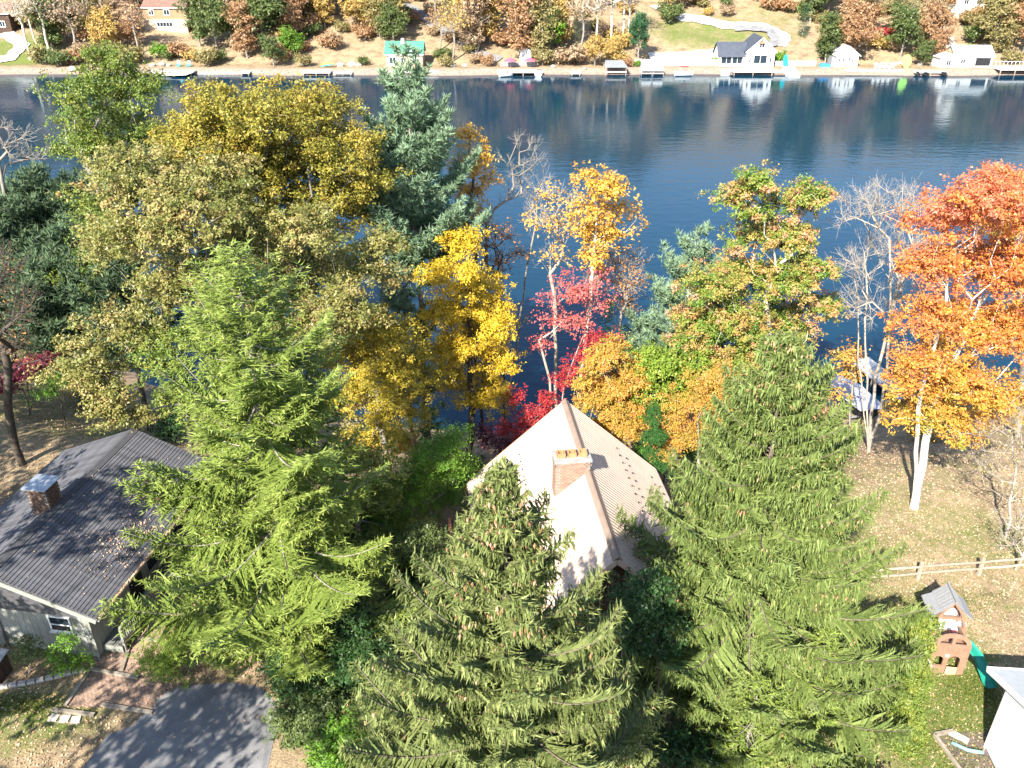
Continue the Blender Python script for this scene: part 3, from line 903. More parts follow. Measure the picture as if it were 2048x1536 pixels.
    hb = MB().box((0, 0, 0), (bw / 2 - jt / 2, .03, bh)).mesh("brick", M_brick)
    cnt = 0
    rows = int((ct - cb) / (bh + jt))
    for j in range(rows):
        z = ct - bh / 2 - j * (bh + jt)
        nx_ = int((cx1 - cx0) / (bw + jt)) + 1
        for i in range(nx_):
            x = cx0 + (i + (.5 if j % 2 else 0)) * (bw + jt) + bw / 2 - .02
            if x - bw / 2 < cx0 - .01 or x + bw / 2 > cx1 + .03: continue
            if z < z0 + x * (4.4 / 4.83) - .15 and x < 0: continue
            out_ = .04 if j < 3 else .0
            if j % 2 and i == 0 and z > z0 + cx0 * .911 - .1: mesh_obj("brick", hb, None, ch, (cx0 - .02 + bw / 4, cy0 - .006 - out_, z))
            mesh_obj("brick", bl, None, ch, (x, cy0 - .006 - out_, z)); cnt += 1
        for i in range(4):
            y = cy0 + (i + (.5 if j % 2 else 0)) * (bw + jt) + bw / 2 - .02
            if y + bw / 2 > cy1 + .02: continue
            if z < z0 + cx0 * (4.4 / 4.83) - .1: continue
            mesh_obj("brick", bl, None, ch, (cx0 - .006 - (.04 if j < 3 else 0), y, z), (0, 0, math.pi / 2)); cnt += 1
            if z > z0 - .2: mesh_obj("brick", bl, None, ch, (cx1 + .006 + (.04 if j < 3 else 0), y, z), (0, 0, math.pi / 2)); cnt += 1
    MB().span((cx0 - .07, cy0 - .07, ct), (cx1 + .07, cy1 + .07, ct + .10)).build("chimney_cap", M_concrete, ch)
    for i, x in enumerate((-1.13, -.67, -.21)):
        mb = MB()
        for a, b in (((x - .17, cy0 + .22), (x + .17, cy0 + .27)), ((x - .17, cy1 - .27), (x + .17, cy1 - .22)), ((x - .17, cy0 + .27), (x - .12, cy1 - .27)), ((x + .12, cy0 + .27), (x + .17, cy1 - .27))):
            mb.span((*a, ct + .10), (*b, ct + .30))
        mb.build("flue", M_flue, ch)
    MB().prism([(-3.0 + 0, 0), (0, 0)] and [(cx0 - .01, z0 + cx0 * .911 - .02), (cx1, z0 + .02), (cx0 - .01, z0 + cx0 * .911 + .05)], cy0 - .35, cy0 - .04, axis=1).build("flashing", M_metal_tan, ch)
tan_house()

# ------------------------------------------------------------------ low house with dark shingle courses
GH = (-20.92, 25.85)
def ranch():
    rz = math.radians(-8.74)
    t = thing("ranch_house", "low grey-green house with dark shingle roof and leaf-filled gutter", "house", (*GH, 4.6), rz)
    L, W, z0, z1 = 11.0, 4.3, 4.4, 2.67
    sl = math.hypot(W, z0 - z1); ang = math.atan2(z0 - z1, W)
    rf = MB().prism([(-W + .1, z1 - .10), (W - .1, z1 - .10), (0, z0 - .06)], .05, L - .05, axis=1).build("roof", M_roofcap, t)
    n = 28; ex = sl / n
    me = MB().box((0, L / 2, 0), (ex + .05, L, .034)).mesh("shingle_course", M_shingle)
    for sg in (-1, 1):
        for i in range(n):
            d = (i + .5) * ex
            o = mesh_obj("shingle_course", me, None, rf, (sg * (d * math.cos(ang)), random.Random(i * 7 + sg).uniform(-.015, .015), z0 - d * math.sin(ang) + .012), (0, sg * (ang - .17), 0))
    mb = MB()
    for sg in (-1, 1): mb.bar((sg * .12, -.02, z0 + .0), (sg * .12, L + .02, z0 + .0), .26, .03, (sg * .37, 0, .93))
    mb.build("ridge_cap", M_roofcap, rf)
    for sg in (-1, 1):
        MB().bar((0, -.03, z0 - .16), (sg * W, -.03, z1 - .14), .05, .2).build("rake_board", M_greytrim, t)
        MB().bar((0, L + .03, z0 - .16), (sg * W, L + .03, z1 - .14), .05, .2).build("rake_board", M_greytrim, t)
        MB().span((sg * W - .02, 0, z1 - .2), (sg * W + .02, L, z1 - .03)).build("fascia", M_greytrim, t)
        gp = [(sg * W + sg * .025, z1 - .02), (sg * W + sg * .03, z1 - .13), (sg * W + sg * .13, z1 - .13), (sg * W + sg * .15, z1 - .02), (sg * W + sg * .13, z1 - .02), (sg * W + sg * .12, z1 - .11), (sg * W + sg * .045, z1 - .11), (sg * W + sg * .04, z1 - .02)]
        MB().prism(gp, 0, L, axis=1).build("gutter", M_greytrim, t)
    # walls and vertical siding boards
    wx = 3.55
    MB().prism([(-wx, 0), (wx, 0), (wx, 2.72), (0, 4.12), (-wx, 2.72)], .42, L - .4, axis=1).build("wall", M_greyside, t)
    bw = .295
    k = 0
    x = -wx
    while x < wx - .01:
        a, b = x + .006, min(x + bw, wx) - .006
        za, zb = [2.70 + (wx - abs(q)) * (1.40 / wx) for q in (a, b)]
        MB().prism([(a, .08), (b, .08), (b, zb), (a, za)], .39, .415, axis=1).build("siding_board", M_greyside, t)
        x += bw
    y = .42
    while y < L - .42:
        MB().span((wx + .003, y + .006, .08), (wx + .028, y + bw - .006, 2.66)).build("siding_board", M_greyside, t)
        y += bw
    MB().span((wx - .05, .36, 0), (wx + .06, .388, 2.62)).build("corner_board", M_greytrim, t)
    # gable window with white sashes
    fr = MB()
    x0, x1, a, b = 1.75, 2.75, 1.30, 2.15
    for p, q in (((x0, a), (x0 + .07, b)), ((x1 - .07, a), (x1, b)), ((x0 + .07, a), (x1 - .07, a + .08)), ((x0 + .07, b - .07), (x1 - .07, b))):
        fr.span((p[0], .34, p[1]), (q[0], .388, q[1]))
    fr = fr.build("window", M_white, t)
    MB().span((x0 + .07, .362, a + .08), (x1 - .07, .376, b - .07)).build("pane", M_glass, fr)
    MB().span((x0 + .07, .348, a + .36), (x1 - .07, .372, a + .42)).build("meeting_rail", M_white, fr)
    MB().span((x0 - .06, .30, a - .07), (x1 + .06, .388, a - .002)).build("sill", M_white, fr)
    for y in (5.2, 7.6, 9.6):
        fr = MB().span((wx + .03, y - .6, .9), (wx + .06, y + .6, 2.2)).build("window", M_greytrim, t)
        MB().span((wx + .062, y - .52, .98), (wx + .07, y + .52, 2.12)).build("pane", M_glass, fr)
    dr = MB().span((wx + .03, 3.2, .45), (wx + .065, 4.15, 2.45)).build("door", M_dark, t)
    MB().lathe([(.03, 0), (.045, .02), (.03, .05)], (wx + .1, 3.3, 1.4), 8).build("handle", M_galv, dr)
    MB().tube([(-.6, .33, 4.0), (-.6, .33, .1)], .045, 8).build("downpipe", M_greytrim, t, smooth=True)
    # brick chimney with a metal lid on four legs
    ch = MB().span((-.92, 4.2, 3.7), (-.02, 5.1, 5.35)).build("chimney", M_mortar, t)
    bl = MB().box((0, 0, 0), (.205, .03, .068)).mesh("brick", M_shadedbrick)
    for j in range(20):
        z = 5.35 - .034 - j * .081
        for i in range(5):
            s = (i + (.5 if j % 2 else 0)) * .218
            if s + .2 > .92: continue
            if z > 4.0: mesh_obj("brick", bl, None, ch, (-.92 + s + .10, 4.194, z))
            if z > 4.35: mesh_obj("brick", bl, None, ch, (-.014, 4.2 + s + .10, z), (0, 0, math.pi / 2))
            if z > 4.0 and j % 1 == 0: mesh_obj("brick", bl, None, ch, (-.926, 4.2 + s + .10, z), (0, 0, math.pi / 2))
    for a in (-.86, -.08):
        for b in (4.27, 5.03): MB().span((a - .03, b - .03, 5.35), (a + .03, b + .03, 5.50)).build("lid_leg", M_galv, ch)
    MB().span((-1.05, 4.06, 5.50), (.11, 5.24, 5.54)).build("chimney_lid", M_galv, ch)
    # porch deck with boards, railing and balusters
    dk = MB().span((wx + .08, .75, .30), (4.50, 8.9, .43)).build("porch_deck", M_deck, t)
    for i in range(6):
        MB().span((wx + .09 + i * .142, .72, .432), (wx + .09 + i * .142 + .132, 8.9, .458)).build("deck_board", M_deck, dk)
    for i in range(13):
        MB().span((4.52, 4.4 + i * .142, .432), (6.35, 4.4 + i * .142 + .132, .458)).build("deck_board", M_deck, dk)
    MB().span((4.505, 4.42, .30), (6.33, 6.2, .43)).build("deck_frame", M_deck, dk)
    MB().span((wx + .08, .70, .10), (4.50, .745, .42)).build("step_riser", M_greytrim, dk)
    def rail(p, q, nb):
        r = MB().bar((*p, 1.36), (*q, 1.36), .13, .045).build("top_rail", M_greytrim, dk)
        MB().bar((*p, 1.22), (*q, 1.22), .04, .09).build("under_rail", M_greytrim, dk)
        MB().bar((*p, .60), (*q, .60), .05, .09).build("bottom_rail", M_greytrim, dk)
        for i in range(nb):
            u = (i + .5) / nb
            x, y = p[0] + (q[0] - p[0]) * u, p[1] + (q[1] - p[1]) * u
            MB().span((x - .02, y - .02, .645), (x + .02, y + .02, 1.174)).build("baluster", M_greytrim, dk)
        for e in (p, q): MB().span((e[0] - .05, e[1] - .05, 0), (e[0] + .05, e[1] + .05, 1.335)).build("post", M_greytrim, dk)
    rail((4.52, .85), (4.52, 4.25), 26)
    rail((4.72, 4.32), (6.25, 4.32), 12)
    return t
RANCH = ranch()
def local_ranch(x, y):
    a = math.radians(-8.74)
    return (GH[0] + x * math.cos(a) - y * math.sin(a), GH[1] + x * math.sin(a) + y * math.cos(a))

def scatter_leaves(name, label, P, nrm=(0, 0, 1), size=.09, seed=1, mat=None, lift=.02, cat="leaves", tilt=.35, var=None):
    rng = np.random.default_rng(seed)
    P = np.asarray(P, float)
    N = len(P)
    Nn = unit(np.array(nrm)[None] + rng.normal(size=(N, 3)) * tilt)
    D = unit(np.cross(Nn, rng.normal(size=(N, 3)))); S = np.cross(Nn, D)
    sz = (size * rng.uniform(.6, 1.35, N))[:, None]
    P = P + np.array(nrm)[None] * (lift + rng.uniform(0, .02, N))[:, None]
    V = np.stack([P - D * sz * .5, P + S * sz * .38 + Nn * sz * .1, P + D * sz * .5, P - S * sz * .38 + Nn * sz * .1], 1)
    o = mesh_obj(name, quad_mesh(name, V, rng.uniform(0, 1, N) if var is None else var, mat or M_leaflitter))
    return tag(o, label, cat, kind="stuff")
rng = np.random.default_rng(5)
# leaves in the gutter and drifts on the roof
pts = []
for i in range(2600):
    y = rng.uniform(.1, 10.9); x = 4.38 + rng.uniform(-.05, .06)
    pts.append((*local_ranch(x, y), 4.6 + 2.67 - .06 + rng.uniform(0, .05)))
for cx, cy_, r, n in ((3.0, 5.4, .35, 60), (3.4, 4.7, .4, 70), (3.7, 5.2, .3, 50), (3.2, 3.9, .45, 90), (2.6, 3.6, .5, 40), (3.9, 3.4, .4, 70), (2.2, 6.2, .5, 30), (3.5, 2.2, .6, 30), (1.2, 3.4, 1.5, 60), (2.8, 6.5, 1.5, 90), (1.5, 7.5, 1.5, 60)):
    for i in range(n):
        x, y = cx + rng.normal() * r, cy_ + rng.normal() * r
        if 0.2 < x < 4.2 and .2 < y < 10.8: pts.append((*local_ranch(x, y), 4.6 + 4.4 - x * (1.73 / 4.3) + .035))
scatter_leaves("fallen_leaves", "orange leaves in the gutter and in drifts on the dark shingles", pts, size=.075, seed=6, var=np.clip(rng.normal(.62, .18, len(pts)), 0, 1))

# small roofed woodbox at the gable
t = thing("woodbox", "low dark wooden box with a grey metal lid beside the gable wall", "box", (-21.5, 24.75, 4.6), math.radians(-8))
mb = MB()
for i in range(9): MB().span((-.85 + i * .18, -.42, 0), (-.85 + i * .18 + .165, -.39, .92)).build("board", M_brown_wall, t)
for i in range(4): MB().span((.77, -.38 + i * .2, 0), (.80, -.38 + i * .2 + .185, .92)).build("board", M_brown_wall, t)
MB().span((-.84, -.385, 0), (.765, .4, .90)).build("frame", M_dark, t)
MB().add([(-.95, -.52, .94), (.9, -.52, .94), (.9, .5, 1.06), (-.95, .5, 1.06), (-.95, -.52, .97), (.9, -.52, .97), (.9, .5, 1.09), (-.95, .5, 1.09)],
         [(3, 2, 1, 0), (4, 5, 6, 7), (0, 1, 5, 4), (1, 2, 6, 5), (2, 3, 7, 6), (3, 0, 4, 7)]).build("lid", M_galv, t)

# ------------------------------------------------------------------ drive, brick path, timbers, stones
def sheet(name, poly, z, mat, kind="structure", label=None, cat=None):
    mb = MB(); mb.add([(x, y, z) for x, y in poly], [tuple(range(len(poly)))])
    o = mb.build(name, mat)
    return tag(o, label, cat, kind=kind)
DRIVE = [(-15.41, 21.84), (-14.67, 22.25), (-14.33, 22.88), (-14.12, 23.68), (-13.61, 24.08), (-12.67, 24.28), (-11.26, 24.34), (-10.19, 24.13), (-9.47, 23.48), (-9.0, 22.52), (-9.01, 21.39), (-8.92, 19.91), (-9.04, 18.37), (-15.6, 18.37), (-15.69, 20.53)]
PATH = [(-17.61, 23.14), (-17.46, 24.11), (-17.39, 24.85), (-17.38, 25.61), (-16.21, 26.16), (-16.11, 27.2), (-15.5, 28.22), (-14.79, 29.11), (-13.58, 30.03), (-12.86, 30.78), (-12.21, 30.1), (-12.67, 29.27), (-13.9, 28.1), (-14.81, 26.9), (-15.59, 26.1), (-15.37, 24.7), (-13.69, 24.28), (-13.95, 23.88), (-14.15, 23.43), (-14.19, 22.9), (-15.24, 23.09), (-16.16, 23.16)]
TIMBERS = [((-17.41, 25.01), (-15.3, 24.57), 'weathered timber step across the brick path below the porch'), ((-15.99, 26.7), (-14.99, 26.56), 'short timber step across the upper brick path beside the porch'), ((-16.29, 26.16), (-16.09, 24.91), 'timber running down the brick path from the porch post'), ((-16.18, 23.21), (-14.04, 22.83), 'timber edging the brick path at the drive'), ((-18.02, 22.97), (-16.27, 22.73), 'timber beside the three stepping stones'), ((-17.61, 23.14), (-17.43, 24.85), 'timber along the grass side of the lower brick path')]
STEPS = [(-17.81, 22.62), (-17.36, 22.57), (-16.92, 22.52)]
EDGE = [(-20.68, 24.08), (-20.36, 24.16), (-20.04, 24.23), (-19.7, 24.28), (-19.38, 24.39), (-19.06, 24.49), (-18.74, 24.59), (-18.44, 24.72), (-18.11, 24.83), (-17.87, 24.93), (-17.67, 25.04)]
PLANKS = [((-15.96, 27.2), (-15.01, 28.22)), ((-15.79, 27.08), (-15.03, 27.86)), ((-15.52, 27.55), (-14.48, 28.85)), ((-15.83, 27.31), (-15.12, 28.41)), ((-16.09, 27.31), (-15.23, 28.1))]
BED = [(16.45, 19.71), (16.06, 21.81), (16.84, 21.97), (18.2, 22.02), (17.83, 20.32)]
def inside(p, poly):
    c = False; n = len(poly); j = n - 1
    for i in range(n):
        if (poly[i][1] > p[1]) != (poly[j][1] > p[1]) and p[0] < (poly[j][0] - poly[i][0]) * (p[1] - poly[i][1]) / (poly[j][1] - poly[i][1]) + poly[i][0]: c = not c
        j = i
    return c
sheet("driveway", DRIVE, 4.612, M_asphalt)
path = sheet("brick_path", PATH, 4.606, M_soil)
rr = random.Random(4)
bm_ = MB().box((0, 0, 0), (.196, .094, .05)).mesh("brick", M_pathbrick)
ca, sa = math.cos(math.radians(-16)), math.sin(math.radians(-16))
bk = []
for j in range(-60, 90):
    for i in range(-40, 60):
        u = (i + (.5 if j % 2 else 0)) * .206; v = j * .104
        x, y = -15.6 + u * ca - v * sa, 25.0 + u * sa + v * ca
        if inside((x, y), PATH): bk.append((x, y))
bk.sort(key=lambda q: q[1])
rest = MB()
for q, (x, y) in enumerate(bk):
    z = 4.612 + rr.uniform(-.008, .010)
    if q < 300: mesh_obj("brick", bm_, None, path, (x, y, z), (rr.uniform(-.03, .03), rr.uniform(-.03, .03), math.radians(-16) + rr.uniform(-.04, .04)))
    else: rest.box((x, y, z), (.196, .094, .05), math.radians(-16) + rr.uniform(-.04, .04))
if len(bk) > 300:
    o = rest.build("bricks", M_pathbrick, path); o["kind"] = "stuff"
for p, q, lb in TIMBERS:
    o = MB().bar((*p, 4.66), (*q, 4.66), .14, .12).build("landscape_timber", M_timber)
    tag(o, lb, "timber", "timbers edging the brick path")
for (x, y), lb in zip(STEPS, ("square stepping stone beside the drive, at the gravel end of the row", "square stepping stone between two others beside the drive", "square stepping stone beside the drive, at the brick path end of the row")):
    tag(MB().box((0, 0, 0), (.36, .34, .06), rr.uniform(-.2, .2), .94).build("stepping_stone", M_stone, None, (x, y, 4.63)), lb, "stone", "stepping stones by the drive")
for i in range(len(EDGE) - 1):
    p, q = EDGE[i], EDGE[i + 1]
    a = math.atan2(q[1] - p[1], q[0] - p[0]); ln = math.hypot(q[0] - p[0], q[1] - p[1])
    tag(MB().box((0, 0, 0), (ln * .94, .17, .20), a + rr.uniform(-.06, .06), .86).build("edging_stone", M_stone, None, ((p[0] + q[0]) / 2, (p[1] + q[1]) / 2, 4.66)),
        "pale block in the curved stone edging before the gable shrubs", "stone", "curved stone edging")
for i, (p, q) in enumerate(PLANKS):
    tag(MB().bar((*p, 4.66 + i * .035), (*q, 4.68 + i * .035), .14, .035).build("plank", M_newwood if i % 2 == 0 else M_timber),
        "loose plank in the small lumber pile beside the porch", "plank", "lumber pile by the porch")
# white stone planter between porch and purple maple
t = thing("planter", "pale stone urn standing by the purple-leaved maple", "planter", (-15.0, 32.2, 4.6), 0)
MB().lathe([(.26, 0), (.26, .06), (.14, .12), (.12, .42), (.20, .5)], n=14).build("pedestal", M_stone, t, smooth=True)
MB().lathe([(.2, .5), (.42, .62), (.5, .82), (.54, .86), (.46, .86), (.36, .70), (.05, .66)], n=16).build("bowl", M_stone, t, smooth=True)

# ------------------------------------------------------------------ white clapboard building at the yard
def white_building():
    rz = math.radians(-4)
    t = thing("white_building", "white clapboard building with grey roof at the yard corner", "building", (17.75, 21.3, 4.6), rz)
    # local: gable wall in the plane x=0, running to -y; eave at y=0, ridge at y=-4
    L, D_, ze, zr = 7.0, 8.0, 3.5, 5.1
    MB().prism([(0, 0), (0, ze), (-4, zr - .1), (-8, ze), (-8, 0)][::-1], 0.03, L, axis=0).build("wall", M_siding, t)
    z = .12
    while z < zr - .3:
        h = .19
        y1 = -.02 if z + h < ze else -(z + h - ze) * 4 / (zr - ze) - .05
        y0 = -7.98 if z + h < ze else -8 - y1
        if y1 - y0 > .3:
            MB().add([(-.035, y0, z), (-.035, y1, z), (-.012, y1, z + h - .004), (-.012, y0, z + h - .004), (.028, y0, z), (.028, y1, z), (.028, y1, z + h - .004), (.028, y0, z + h - .004)],
                     [(0, 3, 2, 1), (4, 5, 6, 7), (0, 1, 5, 4), (3, 7, 6, 2), (1, 2, 6, 5), (0, 4, 7, 3)]).build("clapboard", M_siding, t)
        z += h
    MB().span((-.055, -.10, .0), (-.036, .02, ze - .05)).build("corner_board", M_white, t)
    rf = MB()
    for a, b in ((.75, -4), (-8.6, -4)):
        za = zr + .12 - abs(a + 4) * (zr - ze) / 4
        rf.add([(-.42, a, za), (L, a, za), (L, b, zr + .12), (-.42, b, zr + .12), (-.42, a, za - .08), (L, a, za - .08), (L, b, zr + .04), (-.42, b, zr + .04)],
               [(0, 1, 2, 3), (7, 6, 5, 4), (0, 4, 5, 1), (1, 5, 6, 2), (2, 6, 7, 3), (3, 7, 4, 0)])
    rf.build("roof", M_grey_roof, t)
    for a in (.78, -8.63):
        za = zr + .12 - abs(a + 4) * (zr - ze) / 4
        MB().bar((-.45, a, za - .06), (-.45, -4, zr + .06), .05, .22).build("rake_board", M_white, t)
        MB().span((-.45, a - .03, za - .16), (L, a + .03, za + .03)).build("fascia", M_white, t)
    fr = MB().span((-.06, -4.6, 1.0), (.02, -3.4, 2.4)).build("window", M_white, t)
    MB().span((-.07, -4.5, 1.1), (-.062, -3.5, 2.3)).build("pane", M_glass, fr)
white_building()

# garden bed beside it
sheet("garden_bed", BED, 4.606, M_soil)
for i, (p, q) in enumerate(zip(BED, BED[1:])):
    if i < 2: tag(MB().bar((*p, 4.67), (*q, 4.67), .12, .13).build("bed_timber", M_timber), ("long weathered timber on the lawn side of the soil bed", "short timber closing the soil bed towards the play tower")[i], "timber")
tag(MB().tube([(16.55, 21.45, 4.68), (17.0, 21.1, 4.70), (17.5, 20.95, 4.75)], .07, 8).build("drain_pipe", M_teal, smooth=True), "teal drain pipe lying on the soil bed", "pipe")
tag(MB().box((0, 0, 0), (.75, .30, .05), math.radians(-40), .95).build("stone_slab", M_stone, None, (16.95, 21.75, 4.65)), "pale flat slab lying on the soil bed", "stone")

# ------------------------------------------------------------------ split-rail fence
t = thing("rail_fence", "weathered split-rail fence crossing the leaf-strewn lawn", "fence", (16.0, 30.1, 4.6))
fp = [(0, 0), (3.02, .35), (6.05, .69), (9.08, 1.03), (12.1, 1.3)]
for x, y in fp:
    MB().box((x, y, .52), (.15, .13, 1.06), .1, .82).build("post", M_fence, t)
for i in range(len(fp) - 1):
    for z in (.42, .82):
        a, b = fp[i], fp[i + 1]
        pts = [(a[0] + (b[0] - a[0]) * u, a[1] + (b[1] - a[1]) * u - .02, z + rr.uniform(-.03, .03)) for u in (0, .35, .7, 1)]
        MB().tube(pts, [.05, .065, .06, .05], 6).build("rail", M_fence, t)

# ------------------------------------------------------------------ children's play tower
def play_tower():
    t = thing("play_tower", "brown plastic play tower with grey peaked roof and green slide", "playset", (17.85, 25.45, 4.6), math.radians(-8))
    def arch(x0, x1, z0, zc, n=6):
        r = (x1 - x0) / 2; cx = (x0 + x1) / 2
        return [(cx + r * math.cos(math.pi - math.pi * i / n), zc + r * math.sin(math.pi - math.pi * i / n)) for i in range(n + 1)]
    # front panel: strips leave two arched windows and a doorway open
    f = MB()
    ya, yb = -.62, -.54
    for x0, x1, a, b in ((-.72, -.58, 0, 1.62), (-.18, .0, 0, 1.62), (.46, .72, 0, 1.62), (-.58, -.18, 0, .42), (-.58, -.18, .95, 1.62), (.0, .46, 1.02, 1.62)):
        f.span((x0 + .0005, ya, a), (x1 - .0005, yb, b))
    f.build("front_panel", M_brown_plastic, t)
    for x0, x1, z in ((-.58, -.18, .75), (.0, .46, .79)):
        mb = MB(); pr = arch(x0, x1, z, z)
        top = z + (x1 - x0) / 2 + .0
        for i in range(len(pr) - 1):
            p, q = pr[i], pr[i + 1]
            mb.prism([p, q, (q[0], top + .004), (p[0], top + .004)][::-1], ya - .004, yb + .004, axis=1)
        mb.build("window_arch", M_brown_plastic, t)
    for i in range(6): MB().span((-.52 + i * .2, ya - .018, 1.22), (-.52 + i * .2 + .11, ya + .0, 1.50)).build("rib", M_brown_plastic, t)
    MB().span((.02, ya - .02, .0), (.44, ya - .005, .42)).build("half_door", M_newwood, t)
    MB().box((-.09, ya - .012, 1.02), (.14, .02, .12)).build("badge", M_white_plastic, t)
    MB().span((-.74, -.6, 0), (-.66, .62, 1.55)).build("side_panel", M_maroon, t)
    MB().span((.66, -.535, 0), (.74, .62, 1.5)).build("side_panel", M_brown_plastic, t)
    MB().span((-.70, -.53, 1.12), (.655, .70, 1.19)).build("platform", M_brown_plastic, t)
    # arched parapet with a post in the half-moon opening
    mb = MB(); n = 10
    for i in range(n):
        a0, a1 = math.pi - math.pi * i / n, math.pi - math.pi * (i + 1) / n
        o = lambda a, r, s: (r * math.cos(a), 1.625 + s * math.sin(a))
        mb.prism([o(a0, .70, .55), o(a1, .70, .55), o(a1, .52, .36), o(a0, .52, .36)], ya, yb, axis=1)
    mb.build("parapet_arch", M_brown_plastic, t)
    MB().span((-.07, ya - .002, 1.625), (.07, yb + .002, 2.02)).build("parapet_post", M_brown_plastic, t)
    MB().box((.0, -.35, 1.95), (.16, .1, .34)).build("steering_wheel_post", M_maroon, t)
    MB().tube([(-.16, -.44, 2.05), (0, -.47, 2.18), (.16, -.44, 2.05), (0, -.42, 1.92), (-.16, -.44, 2.05)], .02, 6).build("steering_wheel", M_black, t)
    # tower: A-frame arches, white side panels and roof
    for yy in (.55, 1.25):
        mb = MB()
        L_ = [(-.62, 1.15), (-.42, 1.75), (-.18, 2.35), (.12, 2.85)]
        R_ = [(.86, 1.15), (.74, 1.75), (.50, 2.35), (.12, 2.85)]
        for side in (L_, R_):
            for p, q in zip(side, side[1:]): mb.bar((p[0], yy, p[1]), (q[0], yy, q[1]), .10, .17, (0, 1, 0))
        mb.span((-.35, yy - .05, 1.92), (.66, yy + .05, 2.05))
        mb.build("a_frame", M_brown_plastic, t)
    for x, a in ((-.66, 1), (.88, -1)):
        MB().add([(x, .5, .0), (x, 1.3, .0), (x + a * .05, 1.3, 1.75), (x + a * .05, .5, 1.75), (x + a * .04, .5, 0), (x + a * .04, 1.3, 0), (x + a * .09, 1.3, 1.75), (x + a * .09, .5, 1.75)],
                 [(0, 1, 2, 3), (7, 6, 5, 4), (0, 4, 5, 1), (1, 5, 6, 2), (2, 6, 7, 3), (3, 7, 4, 0)]).build("tower_wall", M_white_plastic, t)
    MB().span((-.56, 1.31, .0), (.78, 1.36, 1.9)).build("back_panel", M_white_plastic, t)
    MB().span((-.50, .62, 1.02), (.74, 1.22, 1.10)).build("tower_floor", M_white_plastic, t)
    for s in (-1, 1):
        p = [(.12, 2.95), (.12 + s * .50, 2.40), (.12 + s * .86, 2.12)]
        mb = MB()
        for a, b in zip(p, p[1:]):
            vs = [(a[0], .42, a[1]), (b[0], .38, b[1]), (b[0], 1.62, b[1]), (a[0], 1.55, a[1])]
            vs += [(x, y, z - .045) for x, y, z in vs]
            mb.add(vs, [(0, 1, 2, 3), (7, 6, 5, 4), (0, 4, 5, 1), (1, 5, 6, 2), (2, 6, 7, 3), (3, 7, 4, 0)])
        o = mb.build("roof_panel", M_grey_plastic, t)
        for i in range(7):
            yy = .5 + i * .17
            MB().bar((.12 + s * .03, yy, 2.93), (.12 + s * .49, yy, 2.425), .03, .02, (s, 0, 1)).build("roof_rib", M_grey_plastic, o)
    MB().bar((.12, .38, 2.975), (.12, 1.6, 2.975), .08, .06).build("ridge_cap", M_grey_plastic, t)
    # slide out of the right-hand side
    pts = [(.72, .05, 1.12), (.95, -.05, 1.08), (1.25, -.35, .80), (1.45, -.75, .42), (1.55, -1.05, .20), (1.62, -1.30, .16)]
    mb = MB(); base = []
    for i, p in enumerate(pts):
        d = Vector(pts[min(i + 1, 5)]) - Vector(pts[max(i - 1, 0)]); sd = Vector((d.y, -d.x, 0)).normalized()
        P = Vector(p)
        base += [P + sd * .23 + Vector((0, 0, .12)), P + sd * .17, P - sd * .17, P - sd * .23 + Vector((0, 0, .12)), P - sd * .26 + Vector((0, 0, .02)), P + sd * .26 + Vector((0, 0, .02))]
    fs = []
    for i in range(len(pts) - 1):
        for k in range(6):
            fs.append((i * 6 + k, i * 6 + (k + 1) % 6, (i + 1) * 6 + (k + 1) % 6, (i + 1) * 6 + k))
    mb.add(base, fs)
    mb.build("slide", M_green_plastic, t)
play_tower()

# ------------------------------------------------------------------ covered boat at the near shore
t = thing("covered_boat", "boat under a pale cover on a lift at the shore", "boat", (24.6, 53.6, .2), math.radians(12))
hull = MB()
prof = [(-1.05, .55), (-.9, .15), (-.35, -.15), (.35, -.15), (.9, .15), (1.05, .55)]
st = [(-2.6, 1.0, 0), (-.5, 1.0, 0), (1.3, .85, .05), (2.5, .35, .22), (2.95, .03, .4)]
v = [(x * k, y, .95 + z + lift) for y, k, lift in st for x, z in prof]
fsh = [(i * 6 + k, i * 6 + k + 1, (i + 1) * 6 + k + 1, (i + 1) * 6 + k) for i in range(4) for k in range(5)] + [(0, 1, 2, 3, 4, 5)]
hull.add(v, fsh).build("hull", M_black, t)
cov = MB()
st = [(-2.7, .9, .0), (-1.6, 1.06, .35), (0, 1.08, .75), (1.2, .92, .45), (2.4, .42, .25), (3.0, .05, .2)]
cp = [(-1, 0), (-.7, .45), (0, .8), (.7, .45), (1, 0)]
v = [(x * k * 1.05, y, 1.48 + z * h + .02) for y, k, h in st for x, z in cp]
cov.add(v, [(i * 5 + k, i * 5 + k + 1, (i + 1) * 5 + k + 1, (i + 1) * 5 + k) for i in range(5) for k in range(4)] + [(0, 1, 2, 3, 4)]).build("boat_cover", M_greytarp, t)
for x in (-1.25, 1.25):
    for y in (-2.0, 1.6): MB().tube([(x, y, -1.2), (x, y, 1.7)], .05, 6).build("lift_post", M_galv, t)
for y in (-2.0, 1.6): MB().bar((-1.25, y, .62), (1.25, y, .62), .1, .12).build("cradle_beam", M_galv, t)
t = thing("dock", "grey plank dock beside the covered boat", "dock", (29.0, 55.2, .2), math.radians(12))
for i in range(22): MB().span((-.9, -1.0 + i * .3, .5), (.9, -1.0 + i * .3 + .285, .55)).build("plank", M_greydock, t)
for x in (-.8, .8):
    MB().span((x - .05, -1, .38), (x + .05, 5.6, .498)).build("joist", M_post, t)
    for y in (-.8, 2.4, 5.4): MB().tube([(x, y, -1.6), (x, y, .378)], .07, 7).build("pile", M_post, t)

